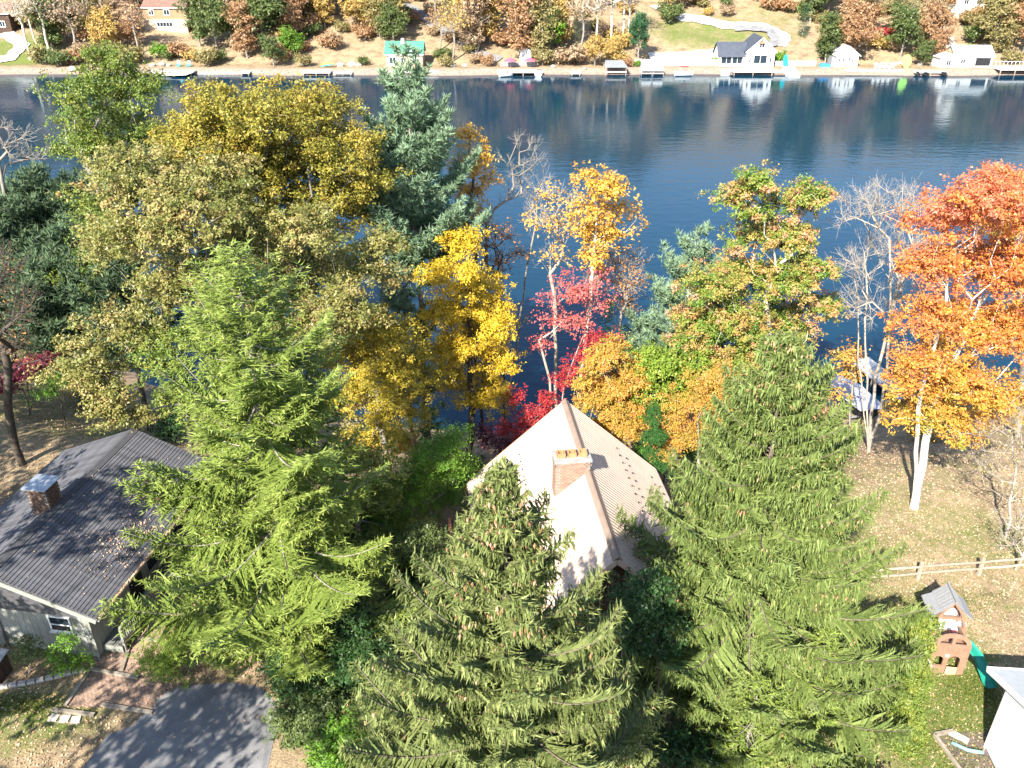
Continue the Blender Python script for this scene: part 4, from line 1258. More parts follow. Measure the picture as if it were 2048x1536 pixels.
# ------------------------------------------------------------------ leaf litter and grass blades on the near ground
def rand_ground(n, x0, x1, y0, y1, seed, avoid=None):
    r_ = np.random.default_rng(seed)
    x, y = r_.uniform(x0, x1, n), r_.uniform(y0, y1, n)
    z = gz(x, y)
    k = z > .35
    if avoid is not None:
        for i in range(n):
            if k[i] and avoid(x[i], y[i]): k[i] = False
    return np.stack([x, y, z], 1)[k]
tan_local = lambda x, y: ((x - R2[0]) * math.cos(.1122) + (y - R2[1]) * math.sin(.1122), -(x - R2[0]) * math.sin(.1122) + (y - R2[1]) * math.cos(.1122))
def built(x, y):
    a, b = tan_local(x, y)
    if -4.3 < a < 4.3 and .4 < b < 11.2: return True
    if inside((x, y), DRIVE) and rr.random() < .93: return True
    if inside((x, y), PATH) and rr.random() < .35: return True
    return False
scatter_leaves("fallen_leaves", "tan and rust leaves strewn over the lawn and yard", rand_ground(26000, 9, 30, 18, 46, 7, built), size=.085, seed=8, lift=.012)
scatter_leaves("fallen_leaves", "brown and red leaves strewn round the brick path and drive", rand_ground(13000, -26, -9, 17, 32, 9, built), size=.085, seed=10, lift=.02)
scatter_leaves("fallen_leaves", "brown leaves covering the shaded lakeside yard", rand_ground(12000, -42, -10, 32, 62, 11, built), size=.12, seed=12, lift=.015)
def grass(name, label, blobs, n, seed, h=.10):
    r_ = np.random.default_rng(seed)
    P = []
    for cx, cy_, rx, ry in blobs:
        m = int(n / len(blobs))
        a = r_.normal(size=(m, 2)) * np.array([rx, ry]) * .55 + np.array([cx, cy_])
        P.append(a)
    P = np.concatenate(P)
    z = gz(P[:, 0], P[:, 1])
    k = np.array([zz > .4 and not inside((p[0], p[1]), DRIVE) and not inside((p[0], p[1]), PATH) for p, zz in zip(P, z)])
    P3 = np.stack([P[:, 0], P[:, 1], z], 1)[k]
    D = np.stack([r_.normal(size=len(P3)) * .6, r_.normal(size=len(P3)) * .6, np.ones(len(P3))], 1)
    V = blades(P3 - np.array([0, 0, .01]), D, h * r_.uniform(.6, 1.5, len(P3)), .028, r_)
    tag(mesh_obj(name, quad_mesh(name, V, r_.uniform(0, 1, len(P3)), M_grassblade)), label, "grass", kind="stuff")
grass("grass", "patchy green grass growing round the play tower", [(16.5, 22.5, 2.5, 2.0), (17.5, 27, 2.5, 1.5), (15.5, 25, 2, 2), (19.5, 29, 3, 1.0), (16, 20, 2, 2), (18.5, 24.0, 1.0, .8), (17, 33, 3, 1.5)], 22000, 21)
grass("grass", "leaf-dotted grass strip beside the stone edging", [(-20.5, 23.3, 1.6, .5), (-19, 23.2, 1.2, .5), (-21.5, 22.9, 1.2, .5)], 6000, 22, .07)

# ------------------------------------------------------------------ trees and shrubs of the near shore (metres)
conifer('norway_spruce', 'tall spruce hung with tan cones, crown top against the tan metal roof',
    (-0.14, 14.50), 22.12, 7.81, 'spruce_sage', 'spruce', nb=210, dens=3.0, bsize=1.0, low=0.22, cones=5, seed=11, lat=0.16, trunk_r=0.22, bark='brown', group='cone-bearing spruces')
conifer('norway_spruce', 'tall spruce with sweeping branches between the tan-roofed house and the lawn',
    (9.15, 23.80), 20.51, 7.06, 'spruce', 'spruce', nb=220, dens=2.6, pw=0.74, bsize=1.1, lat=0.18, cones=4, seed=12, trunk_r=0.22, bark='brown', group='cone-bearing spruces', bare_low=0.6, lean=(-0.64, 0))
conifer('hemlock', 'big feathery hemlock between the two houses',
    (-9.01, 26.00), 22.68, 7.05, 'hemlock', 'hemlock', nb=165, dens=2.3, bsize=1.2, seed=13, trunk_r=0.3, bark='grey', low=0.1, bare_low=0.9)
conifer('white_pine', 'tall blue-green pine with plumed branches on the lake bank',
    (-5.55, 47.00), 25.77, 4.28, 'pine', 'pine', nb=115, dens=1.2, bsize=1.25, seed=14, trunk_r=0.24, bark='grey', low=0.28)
conifer('white_pine', 'blue-green pine half hidden behind the green and orange maple',
    (11.01, 48.00), 15.88, 3.66, 'pine', 'pine', nb=90, dens=1.0, bsize=1.1, seed=15, trunk_r=0.2, bark='grey', low=0.15)
conifer('white_pine', 'small blue-green pine at the water behind the orange maple',
    (8.53, 48.00), 10.27, 3.40, 'pine', 'pine', nb=60, dens=1.0, seed=16, trunk_r=0.15, bark='grey', low=0.08)
conifer('red_cedar', 'small dark cedar at the water beside the golden birch',
    (5.94, 48.00), 11.27, 1.53, 'cedar', 'hemlock', nb=70, dens=1.0, seed=17, trunk_r=0.1, low=0.05)
conifer('white_pine', 'dark pine with bare stem tops, outermost of the lakeside pines',
    (-34.04, 60.00), 16.42, 4.70, 'pine_dark', 'pine', nb=80, dens=0.85, bsize=1.5, seed=20, trunk_r=0.2, bark='dark', low=0.22, group='lakeside pines')
conifer('white_pine', 'dark lakeside pine with a long bare stem',
    (-31.17, 60.00), 15.89, 3.97, 'pine_dark', 'pine', nb=80, dens=0.85, bsize=1.5, seed=21, trunk_r=0.2, bark='dark', low=0.22, group='lakeside pines')
conifer('white_pine', 'broad dark pine beyond the leaf-strewn yard',
    (-34.71, 57.00), 14.81, 4.55, 'pine_dark', 'pine', nb=80, dens=0.85, bsize=1.5, seed=22, trunk_r=0.2, bark='dark', low=0.22, group='lakeside pines')
conifer('white_pine', 'low dense pine in the shade of the lakeside pines',
    (-30.30, 55.00), 13.70, 4.46, 'pine_dark', 'pine', nb=80, dens=0.85, bsize=1.5, seed=23, trunk_r=0.2, bark='dark', low=0.22, group='lakeside pines')
conifer('white_pine', 'dark pine rising over the red shrub',
    (-29.21, 50.00), 13.11, 4.36, 'pine_dark', 'pine', nb=80, dens=0.85, bsize=1.5, seed=24, trunk_r=0.2, bark='dark', low=0.22, group='lakeside pines')
conifer('white_pine', 'blue-green pine behind the drooping limbs of the tan oak',
    (-23.52, 47.00), 14.86, 3.26, 'pine_dark', 'pine', nb=80, dens=0.85, bsize=1.5, seed=25, trunk_r=0.2, bark='dark', low=0.22, group='lakeside pines')
deciduous('oak_tree', 'large olive-gold oak on the lake bank next to the tall pine',
    (-14.12, 43.00), [(-13.78, 43.0, 22.33, 2.61), (-10.89, 40.92, 23.49, 2.0), (-9.8, 44.36, 22.53, 2.3), (-8.04, 42.3, 21.27, 1.86), (-11.7, 46.63, 19.34, 3.31), (-13.65, 43.63, 19.37, 2.87), (-14.93, 41.32, 21.27, 2.19), (-9.65, 44.98, 17.6, 2.59), (-12.13, 42.64, 17.27, 2.61), (-14.32, 41.32, 23.41, 1.42), (-16.37, 43.69, 21.68, 1.53), (-7.46, 42.35, 19.48, 1.27)], 'oak_olive', clumps=594, per=263, leaf=0.137, trunk_r=0.36, bark='grey', seed=31, spread=0.47, start=0.3)
deciduous('oak_tree', 'tan and olive oak with pale limbs reaching over the dark-roofed house',
    (-14.73, 36.50), [(-16.04, 36.5, 21.21, 2.19), (-13.05, 34.22, 20.4, 2.3), (-11.89, 37.91, 17.67, 2.59), (-17.21, 35.95, 18.89, 1.56), (-9.39, 38.81, 16.3, 2.2), (-15.44, 35.5, 16.91, 1.81), (-7.4, 35.39, 15.73, 1.6), (-17.65, 37.56, 21.8, 1.33), (-12.86, 36.26, 21.51, 1.73), (-15.29, 34.36, 19.91, 1.9), (-11.07, 37.28, 15.64, 1.91), (-17.6, 35.0, 15.41, 1.36), (-19.41, 34.5, 13.61, 1.15), (-20.82, 34.5, 13.48, 0.83), (-18.58, 34.0, 12.31, 1.04), (-17.66, 33.5, 11.4, 0.83), (-19.84, 34.5, 14.64, 0.86), (-9.03, 34.62, 19.82, 1.49), (-6.83, 36.91, 17.07, 1.39), (-12.48, 35.52, 15.67, 1.61), (-11.47, 37.68, 13.32, 1.48), (-9.06, 36.43, 14.99, 1.42), (-13.3, 34.97, 17.86, 1.54), (-6.04, 36.97, 18.52, 0.91)], 'oak_tan', clumps=693, per=210, leaf=0.137, trunk_r=0.24, bark='grey', seed=32, spread=0.4, start=0.15, topf=0.5)
deciduous('maple_tree', 'loose yellow-green maple leaning over the water beyond the tan oak',
    (-27.57, 51.00), [(-23.03, 51.0, 24.17, 1.48), (-23.9, 49.32, 22.84, 1.62), (-22.53, 52.11, 22.6, 1.83), (-26.03, 50.67, 21.32, 0.87), (-24.82, 53.51, 20.27, 2.16), (-21.87, 51.34, 20.16, 1.49), (-24.92, 50.0, 19.9, 1.31), (-23.67, 52.49, 18.07, 1.86), (-26.7, 50.91, 19.68, 0.65), (-20.41, 49.67, 22.77, 1.13)], 'green_yellow', clumps=280, per=158, leaf=0.137, trunk_r=0.22, bark='grey', seed=33, spread=0.42, start=0.3)
deciduous('maple_tree', 'bright yellow maple standing against the blue water',
    (-2.78, 44.00), [(-2.69, 44.0, 16.23, 1.09), (-2.91, 42.45, 14.83, 1.66), (-1.69, 44.93, 12.6, 1.72), (-4.03, 43.52, 12.29, 1.4), (-2.24, 46.32, 9.37, 2.27), (-0.56, 44.21, 9.1, 1.05), (-3.52, 42.85, 9.8, 1.7), (-2.57, 45.39, 6.42, 1.99), (-4.26, 43.91, 14.24, 0.72), (-0.67, 42.97, 11.94, 1.0), (-1.33, 44.47, 6.24, 1.21)], 'yellow', clumps=313, per=243, leaf=0.119, trunk_r=0.2, bark='dark', seed=34, spread=0.38)
deciduous('maple_tree', 'yellow-olive maple with orange low twigs beside the hemlock',
    (-7.22, 39.50), [(-7.54, 39.5, 13.27, 1.41), (-5.87, 38.27, 13.03, 1.38), (-8.65, 40.33, 11.11, 1.6), (-6.62, 38.86, 10.7, 1.95), (-5.34, 40.89, 9.27, 1.38), (-8.25, 39.82, 8.62, 1.63), (-5.94, 38.47, 8.49, 1.59), (-8.03, 40.36, 5.68, 1.27), (-6.18, 39.38, 6.32, 0.99), (-9.18, 38.47, 12.93, 1.01)], 'yellow_olive', clumps=313, per=224, leaf=0.109, trunk_r=0.18, bark='grey', seed=35, spread=0.38, tone='low')
deciduous('young_maple', 'rust-orange thin tree behind the tall pine',
    (-2.12, 52.00), [(-2.68, 52.0, 20.16, 0.84), (-2.07, 50.99, 18.76, 1.02), (-2.8, 52.55, 16.47, 0.94), (-1.51, 51.77, 17.64, 0.61), (-2.38, 53.1, 15.0, 0.96), (-3.19, 52.14, 18.47, 0.61)], 'gold', clumps=70, per=96, leaf=0.15, trunk_r=0.12, bark='dark', seed=36, spread=0.34)
deciduous('young_maple', 'small rusty-leaved tree on the shaded bank below the tall pine',
    (-0.50, 51.00), [(-2.01, 51.0, 14.06, 1.1), (-0.74, 50.13, 14.68, 0.92), (0.19, 51.54, 12.53, 0.96), (-1.08, 50.56, 12.23, 1.27)], 'orange_brown', clumps=60, per=14, leaf=0.18, trunk_r=0.08, bark='dark', seed=37, spread=0.38, twigs=3)
deciduous('dead_tree', 'grey leafless snag at the water between pine and golden birch',
    (-0.50, 51.50), [(0.63, 51.5, 19.53, 0.9), (1.07, 50.33, 18.34, 1.19), (0.5, 52.22, 16.25, 1.25), (-0.12, 51.28, 18.69, 0.6), (1.47, 52.95, 15.38, 1.28), (-0.43, 51.64, 16.42, 0.62)], 'tan', clumps=60, per=0, leaf=0.1, trunk_r=0.1, bark='grey', seed=38, tipr=0.005, twigs=5, stems=2, topf=0.8)
deciduous('birch_tree', 'golden birch with a slender white trunk at the waterside',
    (4.07, 46.50), [(4.45, 46.5, 18.96, 0.94), (5.2, 45.44, 18.57, 1.09), (6.01, 47.09, 17.07, 1.03), (4.36, 46.14, 17.23, 1.01), (6.94, 47.15, 16.16, 0.58), (5.2, 46.72, 15.56, 1.03), (3.97, 45.97, 16.12, 0.73), (6.04, 46.95, 18.69, 0.56), (4.79, 46.4, 14.47, 0.75)], 'gold', clumps=99, per=78, leaf=0.173, trunk_r=0.12, bark='pale', tipr=0.005, seed=39, spread=0.36, topf=0.85, start=0.5)
deciduous('young_maple', 'sparse tan-orange sapling beside the golden birch',
    (3.26, 48.50), [(2.21, 48.5, 17.37, 1.16), (1.62, 47.56, 16.17, 0.99), (2.88, 49.11, 15.35, 1.08), (2.27, 48.08, 13.83, 1.2), (3.74, 49.32, 16.82, 0.71)], 'gold', clumps=80, per=12, leaf=0.18, trunk_r=0.11, bark='ash', tipr=0.004, seed=40, spread=0.34, twigs=3)
deciduous('red_maple', 'pink-red maple with several pale stems behind the tan roof',
    (2.59, 45.00), [(3.02, 45.0, 13.19, 1.25), (4.22, 43.87, 13.05, 1.23), (2.38, 45.54, 11.06, 1.0), (1.79, 44.77, 9.8, 0.7), (4.8, 45.95, 13.41, 0.87), (3.69, 45.22, 10.89, 1.05), (5.03, 44.53, 12.15, 0.69), (2.21, 45.52, 12.34, 0.7)], 'pink_red', clumps=110, per=26, leaf=0.16, trunk_r=0.11, bark='ash', tipr=0.004, seed=41, spread=0.32, stems=2, topf=0.7, start=0.3)
deciduous('young_maple', 'nearly bare brown sapling at the water between golden birch and cedar',
    (6.89, 49.00), [(6.45, 49.0, 13.16, 1.22), (7.16, 48.05, 12.24, 1.03), (7.19, 49.62, 9.88, 1.15), (5.86, 48.68, 12.31, 0.92), (7.77, 49.76, 13.2, 0.68)], 'orange_brown', clumps=90, per=16, leaf=0.15, trunk_r=0.09, bark='grey', seed=42, spread=0.34, twigs=3)
deciduous('red_shrub', 'crimson shrub at the ridge end behind the tan roof',
    (4.89, 42.50), [(4.77, 42.5, 10.77, 0.73), (5.53, 41.92, 11.22, 0.66), (4.13, 42.8, 9.99, 0.57), (5.07, 42.32, 10.08, 0.56), (3.64, 43.22, 8.8, 0.69), (3.04, 42.63, 8.31, 0.63)], 'red', clumps=70, per=96, leaf=0.11, trunk_r=0.06, bark='grey', seed=43, spread=0.29, cat='shrub', stems=2)
deciduous('red_shrub', 'dark red shrub by the water below the yellow maple and roof peak',
    (0.95, 43.00), [(1.07, 43.0, 5.73, 0.77), (1.78, 42.46, 6.4, 0.64), (0.18, 43.27, 6.94, 0.53), (0.62, 42.76, 5.18, 0.77), (-0.42, 43.66, 4.61, 0.67), (2.23, 43.1, 7.04, 0.53)], 'red', clumps=70, per=50, leaf=0.15, trunk_r=0.06, bark='grey', seed=44, spread=0.29, cat='shrub', stems=2)
deciduous('maple_tree', 'yellow-orange maple just behind the tan metal roof',
    (6.22, 40.00), [(4.29, 40.0, 10.83, 0.59), (4.98, 39.45, 11.71, 0.63), (6.07, 40.37, 10.64, 0.7), (6.71, 39.81, 10.03, 0.59), (4.84, 40.79, 9.17, 0.77), (5.86, 40.16, 9.37, 0.81), (4.21, 39.62, 8.9, 0.59), (6.81, 40.54, 8.04, 0.78), (5.36, 39.91, 8.1, 0.77), (6.16, 39.32, 7.34, 0.71), (7.24, 40.19, 7.28, 0.5), (4.98, 39.76, 7.22, 0.55), (5.46, 40.4, 11.97, 0.42), (7.21, 40.03, 9.13, 0.38), (3.77, 39.71, 9.93, 0.37)], 'orange', clumps=247, per=205, leaf=0.109, trunk_r=0.13, bark='pale', seed=45, spread=0.32)
deciduous('rhododendron', 'pale lime shrub with long leaves beside the orange maple',
    (8.91, 40.50), [(7.12, 40.5, 11.17, 0.59), (7.86, 39.9, 10.88, 0.69), (8.88, 40.9, 8.79, 0.77), (7.76, 40.27, 9.46, 0.71), (9.69, 41.24, 9.55, 0.72), (7.63, 40.61, 8.32, 0.55), (10.11, 40.11, 8.77, 0.6), (8.86, 40.89, 10.51, 0.54), (10.1, 40.43, 10.75, 0.54), (8.48, 39.92, 8.41, 0.6), (6.8, 40.67, 10.32, 0.43)], 'lime', clumps=198, per=112, leaf=0.164, trunk_r=0.08, bark='grey', seed=46, spread=0.36, cat='shrub', stems=3)
deciduous('maple_tree', 'green and orange maple rising in front of the water',
    (14.82, 42.00), [(11.53, 42.0, 19.07, 1.26), (12.16, 41.19, 20.33, 0.83), (14.29, 42.68, 18.86, 1.18), (14.91, 41.67, 19.43, 0.9), (12.81, 43.77, 16.6, 1.61), (14.25, 42.32, 16.84, 1.46), (10.31, 41.09, 14.82, 1.3), (12.73, 43.22, 14.22, 1.64), (14.68, 41.8, 14.81, 1.48), (15.88, 41.18, 15.89, 0.77), (10.35, 42.51, 12.15, 1.24), (11.93, 41.17, 12.48, 1.77), (15.17, 43.56, 11.35, 1.7), (10.17, 42.09, 10.51, 1.11), (11.34, 40.91, 10.19, 1.36), (16.84, 42.61, 13.01, 0.98), (13.66, 41.58, 10.46, 1.65), (9.08, 41.2, 11.57, 0.7)], 'green_orange', clumps=561, per=243, leaf=0.127, trunk_r=0.22, bark='pale', seed=47, spread=0.35, tone='tips')
deciduous('maple_tree', 'small orange maple at the end of the tan roof beside the spruce',
    (9.95, 38.00), [(8.53, 38.0, 8.78, 0.58), (9.21, 37.48, 10.14, 0.61), (8.17, 38.27, 7.37, 0.53), (8.98, 37.8, 7.82, 0.63), (10.27, 38.64, 8.39, 0.64), (10.48, 38.11, 10.22, 0.57), (8.01, 37.74, 6.76, 0.43), (9.9, 38.37, 7.62, 0.53), (10.96, 37.94, 9.13, 0.52), (9.49, 37.55, 11.27, 0.45), (10.64, 38.18, 11.21, 0.46), (8.26, 37.84, 10.08, 0.36)], 'orange', clumps=181, per=168, leaf=0.084, trunk_r=0.1, bark='grey', seed=48, spread=0.36)
deciduous('bare_tree', 'leafless pale grey maple with many rising stems on the lawn',
    (21.83, 43.50), [(18.4, 43.5, 17.8, 1.59), (19.19, 42.02, 18.81, 1.52), (21.65, 44.34, 17.8, 1.48), (18.21, 43.03, 15.17, 1.35), (20.9, 45.64, 14.75, 1.99), (22.24, 43.79, 15.45, 1.36), (19.0, 42.56, 13.03, 1.37), (22.05, 44.56, 12.76, 1.42)], 'tan', clumps=260, per=0, leaf=0.1, trunk_r=0.13, bark='ash', seed=49, twigs=6, tipr=0.004, stems=5, topf=0.72, start=0.3)
deciduous('red_maple', 'large red-orange maple with twin white trunks on the lawn',
    (21.17, 36.00), [(19.22, 36.0, 20.02, 1.54), (19.69, 34.57, 21.36, 1.46), (22.85, 37.01, 19.92, 1.8), (18.6, 35.53, 18.1, 1.33), (21.8, 38.02, 17.13, 1.9), (23.09, 36.43, 17.26, 2.07), (18.74, 35.14, 15.84, 1.25), (22.01, 37.4, 14.27, 1.94), (23.13, 35.76, 14.27, 1.88), (18.88, 34.83, 13.7, 1.16), (21.85, 36.64, 11.64, 1.63), (23.17, 35.29, 11.56, 1.58), (21.23, 37.12, 9.92, 1.27), (22.67, 36.09, 9.36, 1.25), (18.41, 35.37, 12.61, 0.81), (24.9, 36.87, 15.05, 1.43), (19.64, 35.82, 10.11, 0.74)], 'red_orange', clumps=627, per=175, leaf=0.127, trunk_r=0.24, bark='white', seed=50, spread=0.38, lean=0.06, stems=2, tone='height', start=0.28)
deciduous('red_maple', 'red maple at the lake edge behind the twin-trunked maple',
    (31.69, 45.00), [(26.22, 45.0, 18.97, 1.34), (26.44, 43.47, 19.15, 1.56), (29.41, 46.11, 17.52, 1.95), (27.39, 44.41, 16.66, 1.63), (26.65, 46.26, 17.19, 1.12)], 'red_orange', clumps=198, per=168, leaf=0.127, trunk_r=0.18, bark='grey', seed=51, spread=0.38, tone='height')
deciduous('young_maple', 'small orange sapling in front of the covered boat',
    (22.18, 47.00), [(21.24, 47.0, 6.59, 0.82), (20.47, 46.41, 7.96, 0.68), (21.52, 47.33, 8.19, 0.62), (20.8, 46.82, 5.25, 0.57)], 'orange', clumps=44, per=34, leaf=0.17, trunk_r=0.07, bark='grey', seed=52, spread=0.31)
deciduous('young_birch', 'crooked pale sapling with few yellow leaves behind the rail fence',
    (24.70, 33.50), [(22.82, 33.5, 10.44, 1.17), (23.5, 32.74, 9.55, 0.93), (23.39, 33.92, 7.85, 0.88), (23.46, 33.14, 11.22, 1.15), (22.73, 34.21, 8.54, 0.73), (25.21, 33.68, 7.43, 0.97)], 'far_olive', clumps=90, per=9, leaf=0.12, trunk_r=0.07, bark='ash', tipr=0.003, seed=53, spread=0.36, twigs=3, topf=0.6, start=0.15)
deciduous('young_birch', 'bare crooked sapling leaning over the end of the rail fence',
    (24.01, 31.20), [(24.06, 31.2, 6.07, 0.7), (22.93, 30.67, 7.39, 0.68), (24.51, 31.64, 6.91, 0.94), (23.31, 31.04, 5.91, 0.56)], 'far_olive', clumps=50, per=3, leaf=0.11, trunk_r=0.06, bark='ash', tipr=0.004, seed=54, spread=0.36, twigs=4, topf=0.6, start=0.1)
deciduous('bare_tree', 'half bare pinkish tree at the edge of the shaded yard',
    (-27.80, 40.00), [(-25.61, 40.0, 14.73, 1.28), (-24.92, 38.98, 13.52, 1.14), (-27.11, 40.63, 11.56, 1.2), (-24.58, 39.74, 14.29, 0.76), (-25.98, 41.12, 15.92, 1.03), (-26.07, 40.21, 11.17, 1.07)], 'orange_brown', clumps=110, per=3, leaf=0.14, trunk_r=0.22, bark='dark', seed=55, spread=0.38, twigs=3)
deciduous('bare_tree', 'tall bare-topped tree behind the lakeside pines',
    (-37.70, 58.00), [(-33.12, 58.0, 18.63, 0.87), (-33.49, 57.01, 17.87, 1.0), (-32.77, 58.53, 17.15, 0.89), (-33.79, 57.75, 19.34, 0.67)], 'tan', clumps=36, per=0, leaf=0.1, trunk_r=0.13, bark='grey', seed=56, twigs=4, topf=0.85, start=0.6)
deciduous('red_shrub', 'deep red shrub in the shaded yard beyond the dark-roofed house',
    (-30.43, 46.00), [(-29.55, 46.0, 7.48, 0.67), (-30.29, 45.42, 7.1, 0.67), (-28.79, 46.23, 7.88, 0.43), (-31.36, 45.8, 6.19, 0.62)], 'purple', clumps=60, per=50, leaf=0.16, trunk_r=0.06, bark='dark', seed=57, spread=0.32, cat='shrub', stems=3)
deciduous('shrub', 'green low shrub on the shaded grass beyond the dark-roofed house',
    (-27.86, 45.00), [(-27.14, 45.0, 7.33, 0.78), (-27.93, 44.39, 6.64, 0.72), (-26.66, 45.32, 6.81, 0.61)], 'bright_green', clumps=40, per=96, leaf=0.1, trunk_r=0.05, bark='dark', seed=58, spread=0.31, cat='shrub', stems=3)
deciduous('japanese_maple', 'purple-leaved dwarf maple beside the dark-roofed house',
    (-14.27, 31.50), [(-13.92, 31.5, 8.03, 0.55), (-13.16, 31.07, 7.65, 0.55), (-14.35, 31.77, 6.66, 0.57), (-13.69, 31.38, 6.38, 0.42), (-16.0, 31.85, 8.62, 0.37), (-16.46, 31.57, 8.69, 0.37), (-12.99, 31.25, 6.92, 0.42)], 'purple', clumps=70, per=80, leaf=0.09, trunk_r=0.07, bark='dark', seed=59, spread=0.23, cat='tree', stems=2)
deciduous('maple_tree', 'fresh green maple tucked against the chimney-side eave of the tan roof',
    (-3.64, 34.00), [(-2.82, 34.0, 10.11, 0.81), (-3.39, 33.27, 9.47, 0.89), (-2.67, 34.38, 8.12, 0.78), (-3.97, 33.72, 8.0, 0.92), (-3.01, 34.86, 6.26, 0.91), (-4.7, 34.14, 8.59, 0.73), (-4.97, 33.47, 6.99, 0.88), (-4.15, 34.5, 5.6, 0.76), (-5.98, 33.9, 7.27, 0.83), (-6.47, 33.2, 5.97, 0.88), (-5.69, 34.31, 4.79, 0.86)], 'bright_green', clumps=280, per=168, leaf=0.084, trunk_r=0.12, bark='grey', seed=60, spread=0.34)
deciduous('shrub', 'yellow-green bush beneath the hemlock beside the tan-roofed house',
    (-5.80, 31.00), [(-6.15, 31.0, 6.24, 0.79), (-4.91, 30.4, 6.45, 0.78), (-7.24, 31.33, 5.06, 0.71), (-4.0, 30.82, 6.97, 0.6), (-5.69, 31.65, 3.83, 0.73)], 'green_yellow', clumps=99, per=136, leaf=0.119, trunk_r=0.06, bark='dark', seed=61, spread=0.32, cat='shrub', stems=3)
deciduous('maple_tree', 'green and yellow maple filling the gap between hemlock and tan roof',
    (-7.21, 32.50), [(-7.5, 32.5, 9.43, 1.16), (-5.94, 31.69, 10.27, 0.99), (-8.07, 33.07, 6.99, 1.21), (-6.41, 32.15, 7.98, 1.17), (-9.21, 33.41, 8.22, 0.96), (-7.42, 32.7, 5.45, 1.12), (-5.36, 31.94, 5.77, 0.96), (-8.81, 33.13, 4.47, 1.0)], 'green_yellow', clumps=247, per=115, leaf=0.109, trunk_r=0.14, bark='grey', seed=62, spread=0.32)
deciduous('maple_tree', 'dull green maple in the shade beside the balcony of the tan-roofed cottage',
    (-4.00, 29.50), [(-3.86, 29.5, 7.49, 0.89), (-3.18, 28.83, 6.63, 0.88), (-4.48, 29.96, 5.04, 1.02), (-5.12, 29.22, 4.51, 1.01), (-3.67, 30.33, 3.14, 0.95)], 'far_green', clumps=181, per=105, leaf=0.109, trunk_r=0.1, bark='dark', seed=63, spread=0.34)
deciduous('maple_tree', 'green and rust tree between the lakeside pines and the tan oak',
    (-28.86, 50.00), [(-25.79, 50.0, 16.3, 1.51), (-24.54, 48.58, 15.22, 1.49), (-26.93, 50.97, 12.07, 1.75), (-25.35, 49.46, 10.64, 1.58), (-28.84, 51.76, 9.65, 1.65), (-28.94, 50.27, 11.67, 1.27)], 'green_yellow', clumps=198, per=81, leaf=0.146, trunk_r=0.15, bark='dark', seed=64, spread=0.38)
deciduous('maple_tree', 'green-gold maple glimpsed between tan oak and hemlock',
    (-18.95, 42.00), [(-17.74, 42.0, 11.18, 1.38), (-18.98, 41.04, 10.12, 1.09), (-16.42, 42.68, 12.07, 1.27), (-19.07, 41.64, 7.89, 1.13), (-20.45, 43.06, 10.65, 1.02)], 'green_yellow', clumps=110, per=80, leaf=0.16, trunk_r=0.14, bark='dark', seed=65, spread=0.42)
conifer('white_pine', 'lower blue-green pine between tall pine and yellow maple',
    (-6.30, 45.50), 15.40, 2.53, 'pine', 'pine', nb=55, dens=1.1, bsize=1.2, seed=66, trunk_r=0.14, bark='dark', low=0.12)
deciduous('yew', 'tall dark yew in deep shade at the near gable of the cottage',
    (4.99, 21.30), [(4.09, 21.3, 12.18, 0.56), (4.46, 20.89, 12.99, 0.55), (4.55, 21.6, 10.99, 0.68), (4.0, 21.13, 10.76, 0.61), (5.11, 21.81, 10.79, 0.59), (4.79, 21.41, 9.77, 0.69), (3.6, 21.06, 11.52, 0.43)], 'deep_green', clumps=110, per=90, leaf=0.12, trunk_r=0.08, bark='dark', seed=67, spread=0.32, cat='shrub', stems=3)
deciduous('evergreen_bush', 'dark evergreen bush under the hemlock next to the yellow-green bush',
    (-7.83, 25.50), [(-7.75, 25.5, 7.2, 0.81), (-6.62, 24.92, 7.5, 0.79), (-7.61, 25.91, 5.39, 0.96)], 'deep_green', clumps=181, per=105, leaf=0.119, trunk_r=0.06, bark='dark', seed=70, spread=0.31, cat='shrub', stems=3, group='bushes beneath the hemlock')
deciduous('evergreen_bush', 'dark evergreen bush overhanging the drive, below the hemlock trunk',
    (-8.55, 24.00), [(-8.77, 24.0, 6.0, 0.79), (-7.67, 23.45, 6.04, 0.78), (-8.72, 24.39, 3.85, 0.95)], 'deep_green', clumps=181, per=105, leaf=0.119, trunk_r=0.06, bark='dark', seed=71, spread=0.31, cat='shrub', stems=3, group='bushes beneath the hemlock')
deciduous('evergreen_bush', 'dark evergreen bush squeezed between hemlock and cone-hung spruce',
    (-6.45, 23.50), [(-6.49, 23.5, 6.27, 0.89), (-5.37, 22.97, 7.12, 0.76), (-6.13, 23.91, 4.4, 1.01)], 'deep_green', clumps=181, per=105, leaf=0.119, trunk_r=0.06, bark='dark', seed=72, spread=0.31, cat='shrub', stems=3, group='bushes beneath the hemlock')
deciduous('evergreen_bush', 'mid-green bush at the hemlock side of the asphalt drive',
    (-7.54, 22.00), [(-8.03, 22.0, 5.25, 0.76), (-6.91, 21.45, 5.92, 0.81), (-7.76, 22.39, 3.34, 0.98)], 'far_green', clumps=181, per=105, leaf=0.119, trunk_r=0.06, bark='dark', seed=73, spread=0.31, cat='shrub', stems=3, group='bushes beneath the hemlock')
deciduous('evergreen_bush', 'fresh green bush at the foot of the cone-hung spruce',
    (-6.00, 20.80), [(-6.27, 20.8, 5.64, 0.8), (-5.38, 20.37, 6.71, 0.64), (-6.33, 21.17, 3.77, 0.95)], 'bright_green', clumps=181, per=105, leaf=0.119, trunk_r=0.06, bark='dark', seed=74, spread=0.31, cat='shrub', stems=3, group='bushes beneath the hemlock')
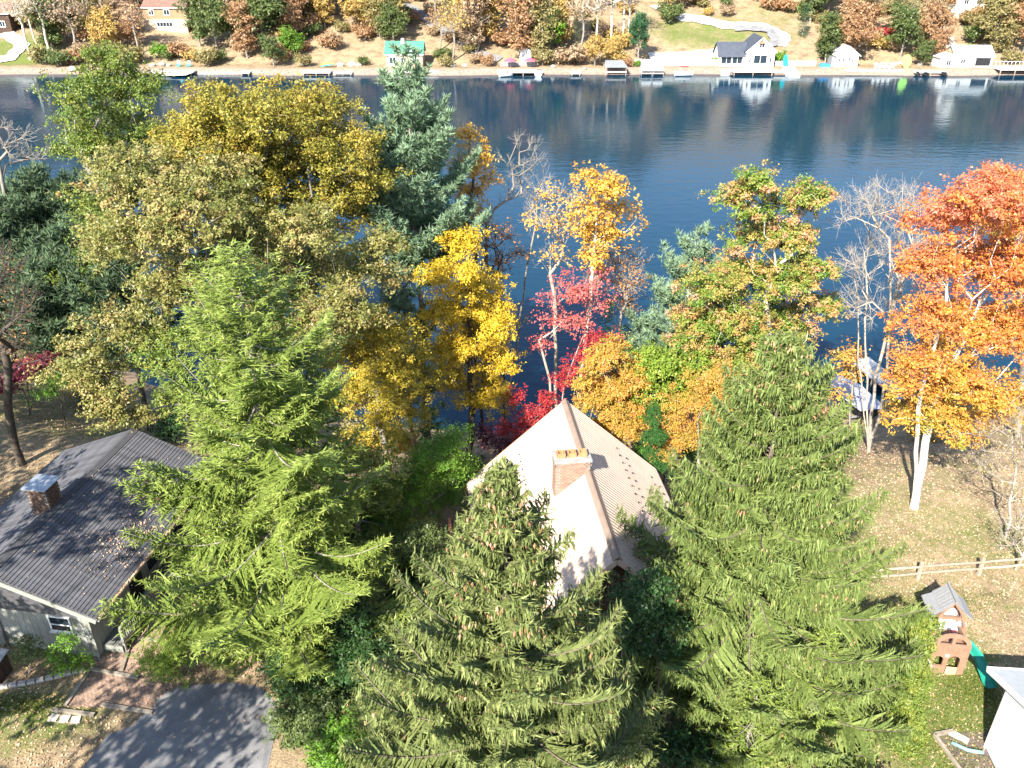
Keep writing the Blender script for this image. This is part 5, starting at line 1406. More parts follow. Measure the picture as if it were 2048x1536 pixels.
deciduous('azalea', 'clipped round lime-green bush beside the brick path',
    (-14.26, 24.30), [(-14.02, 24.3, 6.01, 0.8), (-14.17, 23.86, 5.93, 0.63), (-13.8, 24.61, 5.11, 0.73), (-13.51, 24.12, 6.75, 0.67), (-13.36, 24.81, 5.69, 0.61)], 'lime', clumps=99, per=221, leaf=0.046, trunk_r=0.04, bark='dark', seed=80, spread=0.18, cat='shrub', stems=4, shell=0.2)
deciduous('ground_cover_bush', 'long low bush of bright green leaves along the upper brick path',
    (-12.95, 26.50), [(-14.21, 26.5, 4.79, 0.51), (-13.18, 26.11, 5.62, 0.54), (-12.68, 26.74, 5.42, 0.55), (-11.71, 26.36, 6.08, 0.5), (-13.41, 26.95, 4.03, 0.52), (-12.38, 26.58, 5.0, 0.47), (-11.09, 26.27, 6.59, 0.42)], 'lime', clumps=214, per=81, leaf=0.061, trunk_r=0.03, bark='dark', seed=81, spread=0.22, cat='shrub', stems=4)
deciduous('shrub', 'leafy green shrub under the window of the grey-green gable wall',
    (-18.35, 24.70), [(-18.44, 24.7, 5.8, 0.32), (-17.54, 24.48, 6.59, 0.32), (-17.82, 24.86, 5.36, 0.37), (-18.32, 24.61, 5.33, 0.32), (-17.94, 24.91, 6.56, 0.24), (-17.5, 24.74, 5.2, 0.24)], 'bright_green', clumps=70, per=40, leaf=0.09, trunk_r=0.03, bark='grey', seed=82, spread=0.2, cat='shrub', stems=3)
deciduous('shrub', 'darker shrub against the grey-green gable wall beside the low woodbox',
    (-19.94, 24.80), [(-19.58, 24.8, 6.26, 0.32), (-19.17, 24.6, 5.91, 0.28), (-20.03, 24.92, 5.57, 0.29)], 'far_green', clumps=40, per=40, leaf=0.09, trunk_r=0.03, bark='grey', seed=83, spread=0.18, cat='shrub', stems=3)
deciduous('arborvitae', 'dense dark green clipped evergreen at the far corner of the tan roof',
    (7.80, 37.50), [(7.35, 37.5, 8.94, 0.52), (7.33, 37.03, 8.32, 0.57), (7.56, 37.82, 6.87, 0.64), (7.54, 37.3, 6.26, 0.64), (7.4, 37.82, 9.5, 0.31)], 'cedar', clumps=214, per=105, leaf=0.061, trunk_r=0.05, bark='dark', seed=84, spread=0.16, cat='shrub', shell=0.2)
deciduous('juniper', 'tall yellow-green juniper beside the cone-hung spruce and the yard',
    (14.89, 21.40), [(14.31, 21.4, 8.81, 0.25), (14.26, 21.18, 8.19, 0.32), (14.58, 21.57, 6.85, 0.4), (14.5, 21.28, 6.12, 0.46), (14.94, 21.81, 4.51, 0.51), (14.78, 21.49, 3.98, 0.57)], 'green_yellow', clumps=280, per=127, leaf=0.076, trunk_r=0.06, bark='grey', seed=85, spread=0.18, cat='shrub', shell=0.25, wood=False)
deciduous('juniper', 'low yellow-green juniper against the side of the play tower',
    (16.70, 24.60), [(16.04, 24.6, 7.28, 0.43), (16.25, 24.4, 7.87, 0.27), (16.02, 24.77, 6.56, 0.4), (16.31, 24.5, 6.56, 0.36)], 'green_yellow', clumps=60, per=90, leaf=0.1, trunk_r=0.04, bark='pale', seed=86, spread=0.2, cat='shrub', shell=0.25, stems=2)
conifer('young_hemlock', 'young feathery hemlock below the sweeping spruce, beside the juniper',
    (11.00, 21.50), 10.16, 2.25, 'hemlock', 'hemlock', nb=70, dens=1.0, seed=87, trunk_r=0.1, low=0.05, group='young hemlocks')
conifer('young_hemlock', 'young feathery hemlock between the two cone-hung spruces',
    (8.27, 20.00), 9.63, 2.00, 'hemlock', 'hemlock', nb=60, dens=1.0, seed=88, trunk_r=0.1, low=0.05, group='young hemlocks')
deciduous('bank_shrub', 'green bank shrub below the lakeside pines',
    (-24.00, 52.00), [(-24.36, 51.58, 1.51, 0.93), (-23.33, 51.38, 1.97, 0.93), (-24.05, 52.09, 2.55, 0.81), (-23.77, 51.42, 1.62, 0.81), (-23.73, 52.0, 2.09, 0.7)], 'far_green', clumps=55, per=42, leaf=.17, trunk_r=.05, bark='dark', seed=200, spread=0.32, cat='shrub', stems=3, group='shrubs of the near bank')
deciduous('bank_shrub', 'olive bank shrub under the olive-gold oak',
    (-19.00, 49.00), [(-20.0, 49.76, 1.9, 0.95), (-19.7, 49.52, 2.38, 0.95), (-18.98, 49.56, 2.97, 0.83), (-19.68, 48.7, 2.02, 0.83), (-19.88, 49.46, 2.5, 0.71)], 'far_olive', clumps=55, per=42, leaf=.17, trunk_r=.05, bark='dark', seed=201, spread=0.32, cat='shrub', stems=3, group='shrubs of the near bank')
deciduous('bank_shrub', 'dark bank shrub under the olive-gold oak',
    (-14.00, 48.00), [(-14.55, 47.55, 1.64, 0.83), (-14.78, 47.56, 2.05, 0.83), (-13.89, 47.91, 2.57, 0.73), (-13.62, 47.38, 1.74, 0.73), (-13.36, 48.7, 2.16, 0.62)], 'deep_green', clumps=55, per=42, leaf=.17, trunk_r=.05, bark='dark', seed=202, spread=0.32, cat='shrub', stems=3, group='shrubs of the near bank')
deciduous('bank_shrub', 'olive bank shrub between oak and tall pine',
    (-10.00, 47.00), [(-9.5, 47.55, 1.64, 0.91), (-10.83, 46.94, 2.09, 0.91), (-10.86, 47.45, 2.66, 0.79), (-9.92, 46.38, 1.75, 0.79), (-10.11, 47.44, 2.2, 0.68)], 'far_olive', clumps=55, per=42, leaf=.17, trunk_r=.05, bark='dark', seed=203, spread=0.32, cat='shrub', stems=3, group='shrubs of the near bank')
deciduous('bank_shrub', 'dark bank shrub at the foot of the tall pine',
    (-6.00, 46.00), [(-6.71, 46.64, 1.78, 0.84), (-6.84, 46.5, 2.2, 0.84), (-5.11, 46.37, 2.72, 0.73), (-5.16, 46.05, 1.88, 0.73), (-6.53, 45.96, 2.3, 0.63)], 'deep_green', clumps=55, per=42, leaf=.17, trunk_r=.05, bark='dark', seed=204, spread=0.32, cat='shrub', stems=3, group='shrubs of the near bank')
deciduous('bank_shrub', 'purplish bank shrub below the yellow maple',
    (-1.00, 46.50), [(-0.45, 46.32, 1.52, 0.91), (-0.09, 45.76, 1.97, 0.91), (-1.01, 45.77, 2.54, 0.79), (-1.29, 47.28, 1.63, 0.79), (-1.78, 47.27, 2.08, 0.68)], 'purple', clumps=55, per=42, leaf=.17, trunk_r=.05, bark='dark', seed=205, spread=0.32, cat='shrub', stems=3, group='shrubs of the near bank')
deciduous('bank_shrub', 'olive bank shrub behind the roof peak',
    (2.00, 44.50), [(2.41, 43.75, 2.21, 0.97), (1.94, 44.82, 2.69, 0.97), (1.12, 44.16, 3.3, 0.85), (1.11, 45.08, 2.33, 0.85), (2.9, 45.22, 2.81, 0.72)], 'far_olive', clumps=55, per=42, leaf=.17, trunk_r=.05, bark='dark', seed=206, spread=0.32, cat='shrub', stems=3, group='shrubs of the near bank')
deciduous('bank_shrub', 'green bank shrub behind the lime shrub',
    (9.00, 45.00), [(9.15, 44.3, 1.98, 0.91), (8.96, 45.42, 2.43, 0.91), (9.52, 44.25, 3.0, 0.8), (7.99, 44.34, 2.09, 0.8), (9.87, 44.38, 2.55, 0.68)], 'far_green', clumps=55, per=42, leaf=.17, trunk_r=.05, bark='dark', seed=207, spread=0.32, cat='shrub', stems=3, group='shrubs of the near bank')
deciduous('bank_shrub', 'fresh green bank shrub at the pines by the maple',
    (12.00, 46.00), [(11.96, 46.52, 1.72, 0.78), (11.36, 45.67, 2.12, 0.78), (12.48, 45.43, 2.6, 0.68), (11.41, 45.35, 1.82, 0.68), (12.8, 45.64, 2.21, 0.59)], 'bright_green', clumps=55, per=42, leaf=.17, trunk_r=.05, bark='dark', seed=208, spread=0.32, cat='shrub', stems=3, group='shrubs of the near bank')
deciduous('bank_shrub', 'olive bank shrub under the green and orange maple',
    (15.00, 47.50), [(14.78, 48.19, 1.56, 0.82), (15.39, 47.65, 1.97, 0.82), (14.98, 47.17, 2.49, 0.72), (15.63, 46.93, 1.67, 0.72), (15.22, 47.21, 2.08, 0.62)], 'far_olive', clumps=55, per=42, leaf=.17, trunk_r=.05, bark='dark', seed=209, spread=0.32, cat='shrub', stems=3, group='shrubs of the near bank')
deciduous('bank_shrub', 'dark bank shrub between maple and covered boat',
    (18.00, 48.50), [(17.92, 48.1, 1.46, 0.74), (18.15, 47.94, 1.83, 0.74), (17.2, 48.04, 2.29, 0.65), (17.32, 48.99, 1.55, 0.65), (18.02, 48.73, 1.92, 0.55)], 'deep_green', clumps=55, per=42, leaf=.17, trunk_r=.05, bark='dark', seed=210, spread=0.32, cat='shrub', stems=3, group='shrubs of the near bank')
deciduous('bank_shrub', 'rusty bank shrub before the covered boat',
    (21.00, 50.00), [(20.31, 50.73, 1.42, 0.92), (20.76, 49.94, 1.88, 0.92), (20.98, 50.31, 2.45, 0.81), (21.56, 49.51, 1.53, 0.81), (21.68, 49.88, 1.99, 0.69)], 'far_orange', clumps=55, per=42, leaf=.17, trunk_r=.05, bark='dark', seed=211, spread=0.32, cat='shrub', stems=3, group='shrubs of the near bank')
deciduous('bank_shrub', 'olive bank shrub behind the twin-trunked maple',
    (29.00, 50.00), [(29.6, 50.48, 1.75, 0.73), (29.59, 49.77, 2.12, 0.73), (29.68, 50.35, 2.57, 0.64), (29.77, 50.33, 1.84, 0.64), (29.82, 49.97, 2.21, 0.55)], 'far_olive', clumps=55, per=42, leaf=.17, trunk_r=.05, bark='dark', seed=212, spread=0.32, cat='shrub', stems=3, group='shrubs of the near bank')
deciduous('bank_shrub', 'maroon bank shrub behind the twin-trunked maple',
    (33.00, 51.00), [(33.58, 51.04, 1.74, 0.91), (33.01, 50.84, 2.19, 0.91), (33.75, 50.81, 2.76, 0.8), (33.5, 51.1, 1.85, 0.8), (33.42, 50.7, 2.31, 0.68)], 'purple', clumps=55, per=42, leaf=.17, trunk_r=.05, bark='dark', seed=213, spread=0.32, cat='shrub', stems=3, group='shrubs of the near bank')
deciduous('bank_shrub', 'yellowish low shrub on the lawn edge behind the twin-trunked maple',
    (26.00, 46.00), [(26.26, 45.58, 3.04, 0.67), (25.79, 46.33, 3.38, 0.67), (25.32, 46.48, 3.8, 0.58), (26.13, 46.07, 3.13, 0.58), (26.27, 45.48, 3.46, 0.5)], 'far_gold', clumps=55, per=42, leaf=.17, trunk_r=.05, bark='dark', seed=214, spread=0.32, cat='shrub', stems=3, group='shrubs of the near bank')
deciduous('bank_shrub', 'dark bank shrub before the lakeside pines',
    (-28.00, 50.00), [(-27.68, 50.1, 2.53, 0.65), (-27.8, 50.37, 2.85, 0.65), (-28.33, 49.62, 3.26, 0.57), (-27.32, 49.5, 2.61, 0.57), (-27.98, 50.14, 2.93, 0.49)], 'deep_green', clumps=55, per=42, leaf=.17, trunk_r=.05, bark='dark', seed=215, spread=0.32, cat='shrub', stems=3, group='shrubs of the near bank')
deciduous('bank_shrub', 'green bank shrub amid the lakeside pines',
    (-33.00, 55.00), [(-33.92, 55.35, 2.82, 0.98), (-33.93, 54.92, 3.31, 0.98), (-32.73, 55.6, 3.93, 0.86), (-34.0, 55.43, 2.94, 0.86), (-33.78, 54.84, 3.44, 0.74)], 'far_green', clumps=55, per=42, leaf=.17, trunk_r=.05, bark='dark', seed=216, spread=0.32, cat='shrub', stems=3, group='shrubs of the near bank')
deciduous('bank_shrub', 'dark bank shrub beyond the lakeside pines',
    (-38.00, 61.00), [(-37.22, 60.26, 2.05, 0.99), (-39.11, 60.19, 2.55, 0.99), (-37.37, 60.2, 3.17, 0.87), (-37.36, 61.53, 2.18, 0.87), (-37.29, 61.76, 2.67, 0.74)], 'deep_green', clumps=55, per=42, leaf=.17, trunk_r=.05, bark='dark', seed=217, spread=0.32, cat='shrub', stems=3, group='shrubs of the near bank')
deciduous('bank_shrub', 'olive bank shrub beyond the lakeside pines',
    (-36.00, 57.00), [(-35.37, 57.07, 2.93, 0.87), (-35.67, 56.35, 3.36, 0.87), (-35.9, 57.74, 3.9, 0.76), (-36.22, 57.33, 3.03, 0.76), (-36.63, 56.97, 3.47, 0.65)], 'far_olive', clumps=55, per=42, leaf=.17, trunk_r=.05, bark='dark', seed=218, spread=0.32, cat='shrub', stems=3, group='shrubs of the near bank')
deciduous('bank_shrub', 'green bank shrub at the end of the lakeside yard',
    (-42.00, 62.00), [(-41.49, 61.74, 2.69, 0.83), (-42.06, 61.55, 3.11, 0.83), (-41.85, 62.64, 3.63, 0.73), (-42.21, 62.23, 2.79, 0.73), (-41.89, 61.56, 3.21, 0.63)], 'far_green', clumps=55, per=42, leaf=.17, trunk_r=.05, bark='dark', seed=219, spread=0.32, cat='shrub', stems=3, group='shrubs of the near bank')
deciduous('bank_shrub', 'dark bank shrub close to the long bare pine stem',
    (-30.00, 53.00), [(-30.58, 53.18, 2.34, 0.89), (-29.01, 52.7, 2.78, 0.89), (-29.66, 52.75, 3.34, 0.78), (-29.71, 52.52, 2.45, 0.78), (-30.0, 53.44, 2.89, 0.67)], 'deep_green', clumps=55, per=42, leaf=.17, trunk_r=.05, bark='dark', seed=220, spread=0.32, cat='shrub', stems=3, group='shrubs of the near bank')
deciduous('bank_shrub', 'dark shrub beside the blue-green pine',
    (-21.00, 45.00), [(-21.23, 44.66, 3.57, 0.72), (-21.55, 45.21, 3.93, 0.72), (-20.47, 45.03, 4.38, 0.63), (-21.09, 44.75, 3.66, 0.63), (-21.42, 45.55, 4.02, 0.54)], 'deep_green', clumps=55, per=42, leaf=.17, trunk_r=.05, bark='dark', seed=221, spread=0.32, cat='shrub', stems=3, group='shrubs of the near bank')
deciduous('bank_shrub', 'green shrub between sweeping spruce and maple',
    (14.00, 42.00), [(14.33, 41.69, 3.58, 0.81), (13.4, 41.3, 3.99, 0.81), (13.63, 41.88, 4.5, 0.71), (14.04, 42.17, 3.68, 0.71), (14.35, 42.54, 4.09, 0.61)], 'far_green', clumps=55, per=42, leaf=.17, trunk_r=.05, bark='dark', seed=222, spread=0.32, cat='shrub', stems=3, group='shrubs of the near bank')
deciduous('bank_shrub', 'fresh green shrub beside the clipped evergreen',
    (6.50, 40.00), [(6.89, 40.5, 4.0, 0.93), (6.59, 39.96, 4.47, 0.93), (7.37, 40.64, 5.05, 0.81), (6.26, 40.6, 4.12, 0.81), (6.35, 40.41, 4.59, 0.7)], 'bright_green', clumps=55, per=42, leaf=.17, trunk_r=.05, bark='dark', seed=223, spread=0.32, cat='shrub', stems=3, group='shrubs of the near bank')
deciduous('bank_shrub', 'dark shrub at the lakeward corner of the tan roof',
    (-2.00, 39.00), [(-1.86, 39.51, 4.21, 0.65), (-2.09, 39.42, 4.53, 0.65), (-1.74, 38.46, 4.94, 0.57), (-2.62, 38.81, 4.29, 0.57), (-1.31, 39.18, 4.61, 0.49)], 'deep_green', clumps=55, per=42, leaf=.17, trunk_r=.05, bark='dark', seed=224, spread=0.32, cat='shrub', stems=3, group='shrubs of the near bank')
deciduous('bank_shrub', 'green shrub between tan roof and fresh green maple',
    (-5.00, 37.00), [(-4.31, 36.78, 5.06, 0.86), (-5.68, 36.92, 5.48, 0.86), (-4.21, 36.5, 6.02, 0.75), (-5.01, 36.69, 5.16, 0.75), (-5.27, 36.39, 5.59, 0.64)], 'far_green', clumps=55, per=42, leaf=.17, trunk_r=.05, bark='dark', seed=225, spread=0.32, cat='shrub', stems=3, group='shrubs of the near bank')
deciduous('bank_shrub', 'dark shrub between hemlock and fresh green maple',
    (-7.50, 33.00), [(-8.03, 33.49, 5.45, 0.97), (-8.21, 32.88, 5.93, 0.97), (-8.53, 33.15, 6.53, 0.85), (-7.48, 32.88, 5.57, 0.85), (-8.15, 33.23, 6.05, 0.72)], 'deep_green', clumps=55, per=42, leaf=.17, trunk_r=.05, bark='dark', seed=226, spread=0.32, cat='shrub', stems=3, group='shrubs of the near bank')
deciduous('bank_shrub', 'dark shrub under the balcony of the tan-roofed cottage',
    (-4.00, 29.00), [(-3.36, 28.98, 5.17, 0.65), (-3.84, 28.91, 5.5, 0.65), (-4.7, 28.46, 5.91, 0.57), (-3.67, 28.98, 5.25, 0.57), (-4.33, 29.04, 5.58, 0.49)], 'deep_green', clumps=55, per=42, leaf=.17, trunk_r=.05, bark='dark', seed=227, spread=0.32, cat='shrub', stems=3, group='shrubs of the near bank')
deciduous('bank_shrub', 'green shrub between spruce and balcony wall of the cottage',
    (-3.50, 25.00), [(-3.48, 25.03, 5.43, 0.95), (-3.32, 25.62, 5.91, 0.95), (-4.51, 25.27, 6.51, 0.83), (-3.34, 25.36, 5.55, 0.83), (-4.22, 25.55, 6.03, 0.72)], 'far_green', clumps=55, per=42, leaf=.17, trunk_r=.05, bark='dark', seed=228, spread=0.32, cat='shrub', stems=3, group='shrubs of the near bank')
deciduous('bank_shrub', 'dark shrub between the two cone-hung spruces',
    (6.50, 20.00), [(6.04, 20.73, 5.41, 0.93), (5.57, 20.07, 5.87, 0.93), (5.64, 19.5, 6.45, 0.81), (6.79, 20.33, 5.53, 0.81), (6.46, 19.59, 5.99, 0.69)], 'deep_green', clumps=55, per=42, leaf=.17, trunk_r=.05, bark='dark', seed=229, spread=0.32, cat='shrub', stems=3, group='shrubs of the near bank')
deciduous('bank_shrub', 'green shrub in the gap beside the spruce before the cottage',
    (4.00, 18.50), [(3.9, 18.33, 5.33, 0.84), (3.83, 18.44, 5.75, 0.84), (3.75, 17.95, 6.27, 0.73), (3.99, 18.18, 5.44, 0.73), (4.55, 19.17, 5.85, 0.63)], 'far_green', clumps=55, per=42, leaf=.17, trunk_r=.05, bark='dark', seed=230, spread=0.32, cat='shrub', stems=3, group='shrubs of the near bank')
deciduous('bank_shrub', 'green shrub under the sweeping spruce',
    (11.00, 18.50), [(10.65, 18.46, 5.39, 0.91), (11.49, 18.07, 5.85, 0.91), (11.61, 17.78, 6.42, 0.79), (11.96, 18.59, 5.51, 0.79), (11.56, 18.66, 5.96, 0.68)], 'far_green', clumps=55, per=42, leaf=.17, trunk_r=.05, bark='dark', seed=231, spread=0.32, cat='shrub', stems=3, group='shrubs of the near bank')
deciduous('oak_tree', 'tall oak shading the drive and the dark-roofed house',
    (-17.50, 12.50), [(-15.82, 12.13, 12.25, 2.0), (-19.46, 11.09, 14.8, 2.4), (-16.32, 14.82, 16.84, 2.4), (-18.81, 12.44, 19.05, 2.0), (-16.15, 11.56, 15.65, 2.2), (-18.77, 13.77, 13.1, 1.8)], 'oak_tan', clumps=62, per=45, leaf=.30, trunk_r=.3, bark='grey', seed=260, spread=0.46, group='oaks along the road')
deciduous('oak_tree', 'tall oak shading the drive and the dark-roofed house',
    (-22.00, 8.00), [(-23.84, 7.2, 13.15, 2.0), (-21.55, 7.98, 16.0, 2.4), (-19.85, 7.92, 18.28, 2.4), (-22.44, 6.5, 20.75, 2.0), (-20.48, 5.84, 16.95, 2.2), (-24.32, 7.35, 14.1, 1.8)], 'oak_olive', clumps=62, per=45, leaf=.30, trunk_r=.3, bark='grey', seed=261, spread=0.46, group='oaks along the road')
deciduous('oak_tree', 'tall oak shading the drive and the dark-roofed house',
    (-13.50, 7.00), [(-12.04, 5.82, 12.25, 2.0), (-13.65, 5.04, 14.8, 2.4), (-14.56, 9.11, 16.84, 2.4), (-11.77, 5.06, 19.05, 2.0), (-11.31, 6.85, 15.65, 2.2), (-15.25, 6.36, 13.1, 1.8)], 'oak_tan', clumps=62, per=45, leaf=.30, trunk_r=.3, bark='grey', seed=262, spread=0.46, group='oaks along the road')
deciduous('oak_tree', 'tall oak shading the drive and the dark-roofed house',
    (-26.00, 19.00), [(-23.78, 17.48, 12.7, 2.0), (-24.74, 21.09, 15.4, 2.4), (-24.01, 20.23, 17.56, 2.4), (-23.97, 17.15, 19.9, 2.0), (-25.06, 21.22, 16.3, 2.2), (-25.9, 16.67, 13.6, 1.8)], 'oak_olive', clumps=62, per=45, leaf=.30, trunk_r=.3, bark='grey', seed=263, spread=0.46, group='oaks along the road')
deciduous('oak_tree', 'tall oak shading the drive and the dark-roofed house',
    (-24.50, 13.50), [(-25.51, 13.22, 12.25, 2.0), (-24.92, 14.58, 14.8, 2.4), (-26.07, 11.13, 16.84, 2.4), (-23.74, 15.84, 19.05, 2.0), (-24.58, 14.37, 15.65, 2.2), (-23.49, 14.32, 13.1, 1.8)], 'oak_tan', clumps=62, per=45, leaf=.30, trunk_r=.3, bark='grey', seed=264, spread=0.46, group='oaks along the road')
deciduous('oak_tree', 'tall oak shading the drive and the dark-roofed house',
    (-31.00, 20.00), [(-29.59, 17.74, 12.25, 2.0), (-30.02, 19.69, 14.8, 2.4), (-31.55, 21.45, 16.84, 2.4), (-32.78, 22.02, 19.05, 2.0), (-29.5, 21.6, 15.65, 2.2), (-28.99, 18.65, 13.1, 1.8)], 'far_green', clumps=62, per=45, leaf=.30, trunk_r=.3, bark='grey', seed=265, spread=0.46, group='oaks along the road')
deciduous('oak_tree', 'tall oak shading the drive and the dark-roofed house',
    (-38.00, 28.00), [(-37.55, 29.94, 12.7, 2.0), (-37.79, 28.87, 15.4, 2.4), (-39.9, 28.8, 17.56, 2.4), (-40.28, 28.06, 19.9, 2.0), (-40.27, 27.08, 16.3, 2.2), (-39.87, 26.92, 13.6, 1.8)], 'far_green', clumps=62, per=45, leaf=.30, trunk_r=.3, bark='grey', seed=266, spread=0.46, group='oaks along the road')
deciduous('oak_tree', 'tall oak shading the drive and the dark-roofed house',
    (-44.00, 38.00), [(-45.78, 38.87, 12.25, 2.0), (-43.87, 39.31, 14.8, 2.4), (-42.51, 39.01, 16.84, 2.4), (-43.5, 38.11, 19.05, 2.0), (-42.7, 37.67, 15.65, 2.2), (-44.57, 37.51, 13.1, 1.8)], 'far_green', clumps=62, per=45, leaf=.30, trunk_r=.3, bark='grey', seed=267, spread=0.46, group='oaks along the road')
deciduous('oak_tree', 'tall oak shading the drive and the dark-roofed house',
    (-33.00, 9.00), [(-35.28, 7.6, 13.15, 2.0), (-32.41, 8.48, 16.0, 2.4), (-33.35, 7.06, 18.28, 2.4), (-34.66, 10.8, 20.75, 2.0), (-31.56, 8.32, 16.95, 2.2), (-31.01, 9.34, 14.1, 1.8)], 'oak_tan', clumps=62, per=45, leaf=.30, trunk_r=.3, bark='grey', seed=268, spread=0.46, group='oaks along the road')
deciduous('oak_tree', 'tall oak shading the drive and the dark-roofed house',
    (-36.00, 36.00), [(-34.81, 34.34, 10.9, 2.0), (-33.81, 35.77, 13.0, 2.4), (-37.74, 33.92, 14.68, 2.4), (-38.1, 33.6, 16.5, 2.0), (-34.67, 37.41, 13.7, 2.2), (-37.11, 35.02, 11.6, 1.8)], 'oak_tan', clumps=62, per=45, leaf=.30, trunk_r=.3, bark='grey', seed=269, spread=0.46, group='oaks along the road')
deciduous('oak_tree', 'tall oak shading the drive and the dark-roofed house',
    (-31.00, 29.50), [(-29.02, 28.22, 11.8, 2.0), (-29.08, 31.05, 14.2, 2.4), (-31.44, 29.29, 16.12, 2.4), (-31.46, 28.83, 18.2, 2.0), (-30.02, 30.36, 15.0, 2.2), (-28.63, 27.68, 12.6, 1.8)], 'oak_tan', clumps=62, per=45, leaf=.30, trunk_r=.3, bark='grey', seed=270, spread=0.46, group='oaks along the road')
deciduous('oak_tree', 'tall oak shading the drive and the dark-roofed house',
    (-35.00, 31.00), [(-35.92, 31.14, 12.25, 2.0), (-33.6, 33.36, 14.8, 2.4), (-33.46, 29.05, 16.84, 2.4), (-33.74, 29.65, 19.05, 2.0), (-35.33, 28.96, 15.65, 2.2), (-37.27, 30.66, 13.1, 1.8)], 'oak_olive', clumps=62, per=45, leaf=.30, trunk_r=.3, bark='grey', seed=271, spread=0.46, group='oaks along the road')
deciduous('oak_tree', 'tall oak shading the drive and the dark-roofed house',
    (-29.50, 26.00), [(-27.68, 24.99, 11.8, 2.0), (-31.76, 26.91, 14.2, 2.4), (-30.56, 24.01, 16.12, 2.4), (-30.93, 27.84, 18.2, 2.0), (-27.58, 25.99, 15.0, 2.2), (-29.62, 26.92, 12.6, 1.8)], 'oak_olive', clumps=62, per=45, leaf=.30, trunk_r=.3, bark='grey', seed=272, spread=0.46, group='oaks along the road')
deciduous('oak_tree', 'tall oak shading the drive and the dark-roofed house',
    (-41.00, 33.00), [(-41.75, 32.45, 12.7, 2.0), (-39.65, 33.8, 15.4, 2.4), (-39.14, 33.34, 17.56, 2.4), (-39.43, 34.61, 19.9, 2.0), (-42.26, 33.68, 16.3, 2.2), (-40.73, 31.37, 13.6, 1.8)], 'far_green', clumps=62, per=45, leaf=.30, trunk_r=.3, bark='grey', seed=273, spread=0.46, group='oaks along the road')
deciduous('oak_tree', 'tall oak shading the drive and the dark-roofed house',
    (-33.00, 25.00), [(-34.35, 24.48, 12.25, 2.0), (-30.86, 22.76, 14.8, 2.4), (-30.77, 27.16, 16.84, 2.4), (-33.47, 25.6, 19.05, 2.0), (-33.95, 22.8, 15.65, 2.2), (-35.3, 26.11, 13.1, 1.8)], 'oak_tan', clumps=62, per=45, leaf=.30, trunk_r=.3, bark='grey', seed=274, spread=0.46, group='oaks along the road')

# ------------------------------------------------------------------ far shore: buildings
def windows(t, items, y, frame=M_white, axis='y'):
    for x, z, w, h in items:
        f = MB()
        for a, b in (((x - w / 2 - .12, z - .12), (x - w / 2, z + h + .12)), ((x + w / 2, z - .12), (x + w / 2 + .12, z + h + .12)), ((x - w / 2, z - .12), (x + w / 2, z)), ((x - w / 2, z + h), (x + w / 2, z + h + .12))):
            f.span((a[0], y - .09, a[1]), (b[0], y + .03, b[1]))
        f = f.build("window", frame, t)
        MB().span((x - w / 2, y - .03, z), (x + w / 2, y - .005, z + h)).build("pane", M_glass, f)
        if w > .7: MB().span((x - .04, y - .07, z), (x + .04, y - .032, z + h)).build("mullion", frame, f)
def gable(name, label, X, Y, w, d, hw, hr, wall, roof, ridge='y', rz=0.0, over=.35, z=None, cat="building", wins=(), trim=None, foot=.6):
    z = g(X, Y) if z is None else z
    t = thing(name, label, cat, (X, Y, z), rz)
    if ridge == 'y':
        MB().prism([(-w / 2, -foot), (w / 2, -foot), (w / 2, hw), (0, hr), (-w / 2, hw)], 0, d, axis=1).build("wall", wall, t)
        k = (hr - hw) / (w / 2); e = w / 2 + over
        for s in (-1, 1):
            a, b = (0, hr + .12), (s * e, hr + .12 - k * e)
            MB().prism([a, b, (b[0], b[1] - .12), (0, hr)][::s], -over, d + over, axis=1).build("roof_slope", roof, t)
            MB().bar((0, -over - .03, hr + .02), (s * e, -over - .03, hr + .02 - k * e), .05, .2).build("rake_board", trim or M_white, t)
    else:
        MB().prism([(0, -foot), (d, -foot), (d, hw), (d / 2, hr), (0, hw)], -w / 2, w / 2, axis=0).build("wall", wall, t)
        k = (hr - hw) / (d / 2); e = d / 2 + over
        for s in (-1, 1):
            a, b = (d / 2, hr + .12), (d / 2 + s * e, hr + .12 - k * e)
            MB().prism([a, b, (b[0], b[1] - .12), (d / 2, hr)][::s], -w / 2 - over, w / 2 + over, axis=0).build("roof_slope", roof, t)
        MB().span((-w / 2 - over, -over - .08, hw - k * over - .04), (w / 2 + over, -over - .005, hw - k * over + .14)).build("fascia", trim or M_white, t)
    windows(t, wins, 0.0)
    return t
# white boathouse with slate-blue wing
bh = gable("boathouse", "white gabled boathouse with a dark slate wing and broad deck", 56.49, 205.0, 6.4, 8, 3.5, 6.3, M_white, M_slate_roof, 'y', wins=((0, .9, 2.9, 1.7), (-2.35, 1.1, .35, 1.1), (2.35, 1.1, .35, 1.1), (0, 4.3, 1.0, .75)))
MB().prism([(-.75, 5.15), (.75, 5.15), (0, 5.75)], -.45, -.1, axis=1).build("window_hood", M_copper, bh)
MB().prism([(1.2, -.6), (6.8, -.6), (6.8, 2.6), (4.0, 4.9), (1.2, 2.6)], -9.1, -3.21, axis=0).build("wing_wall", M_white, bh)
for s in (-1, 1):
    a, b = (4.0, 5.02), (4.0 + s * 3.4, 5.02 - 3.4 * .82)
    MB().prism([a, b, (b[0], b[1] - .12), (4.0, 4.9)][::s], -9.5, -2.6, axis=0).build("wing_roof", M_slate_roof, bh)
for x in (-8.9, -3.5): MB().span((x - .12, .75, -.4), (x + .12, .98, 2.35)).build("porch_post", M_white, bh)
windows(bh, ((-7.4, .7, 2.2, 1.5), (-4.9, .7, 2.2, 1.5)), 1.195)
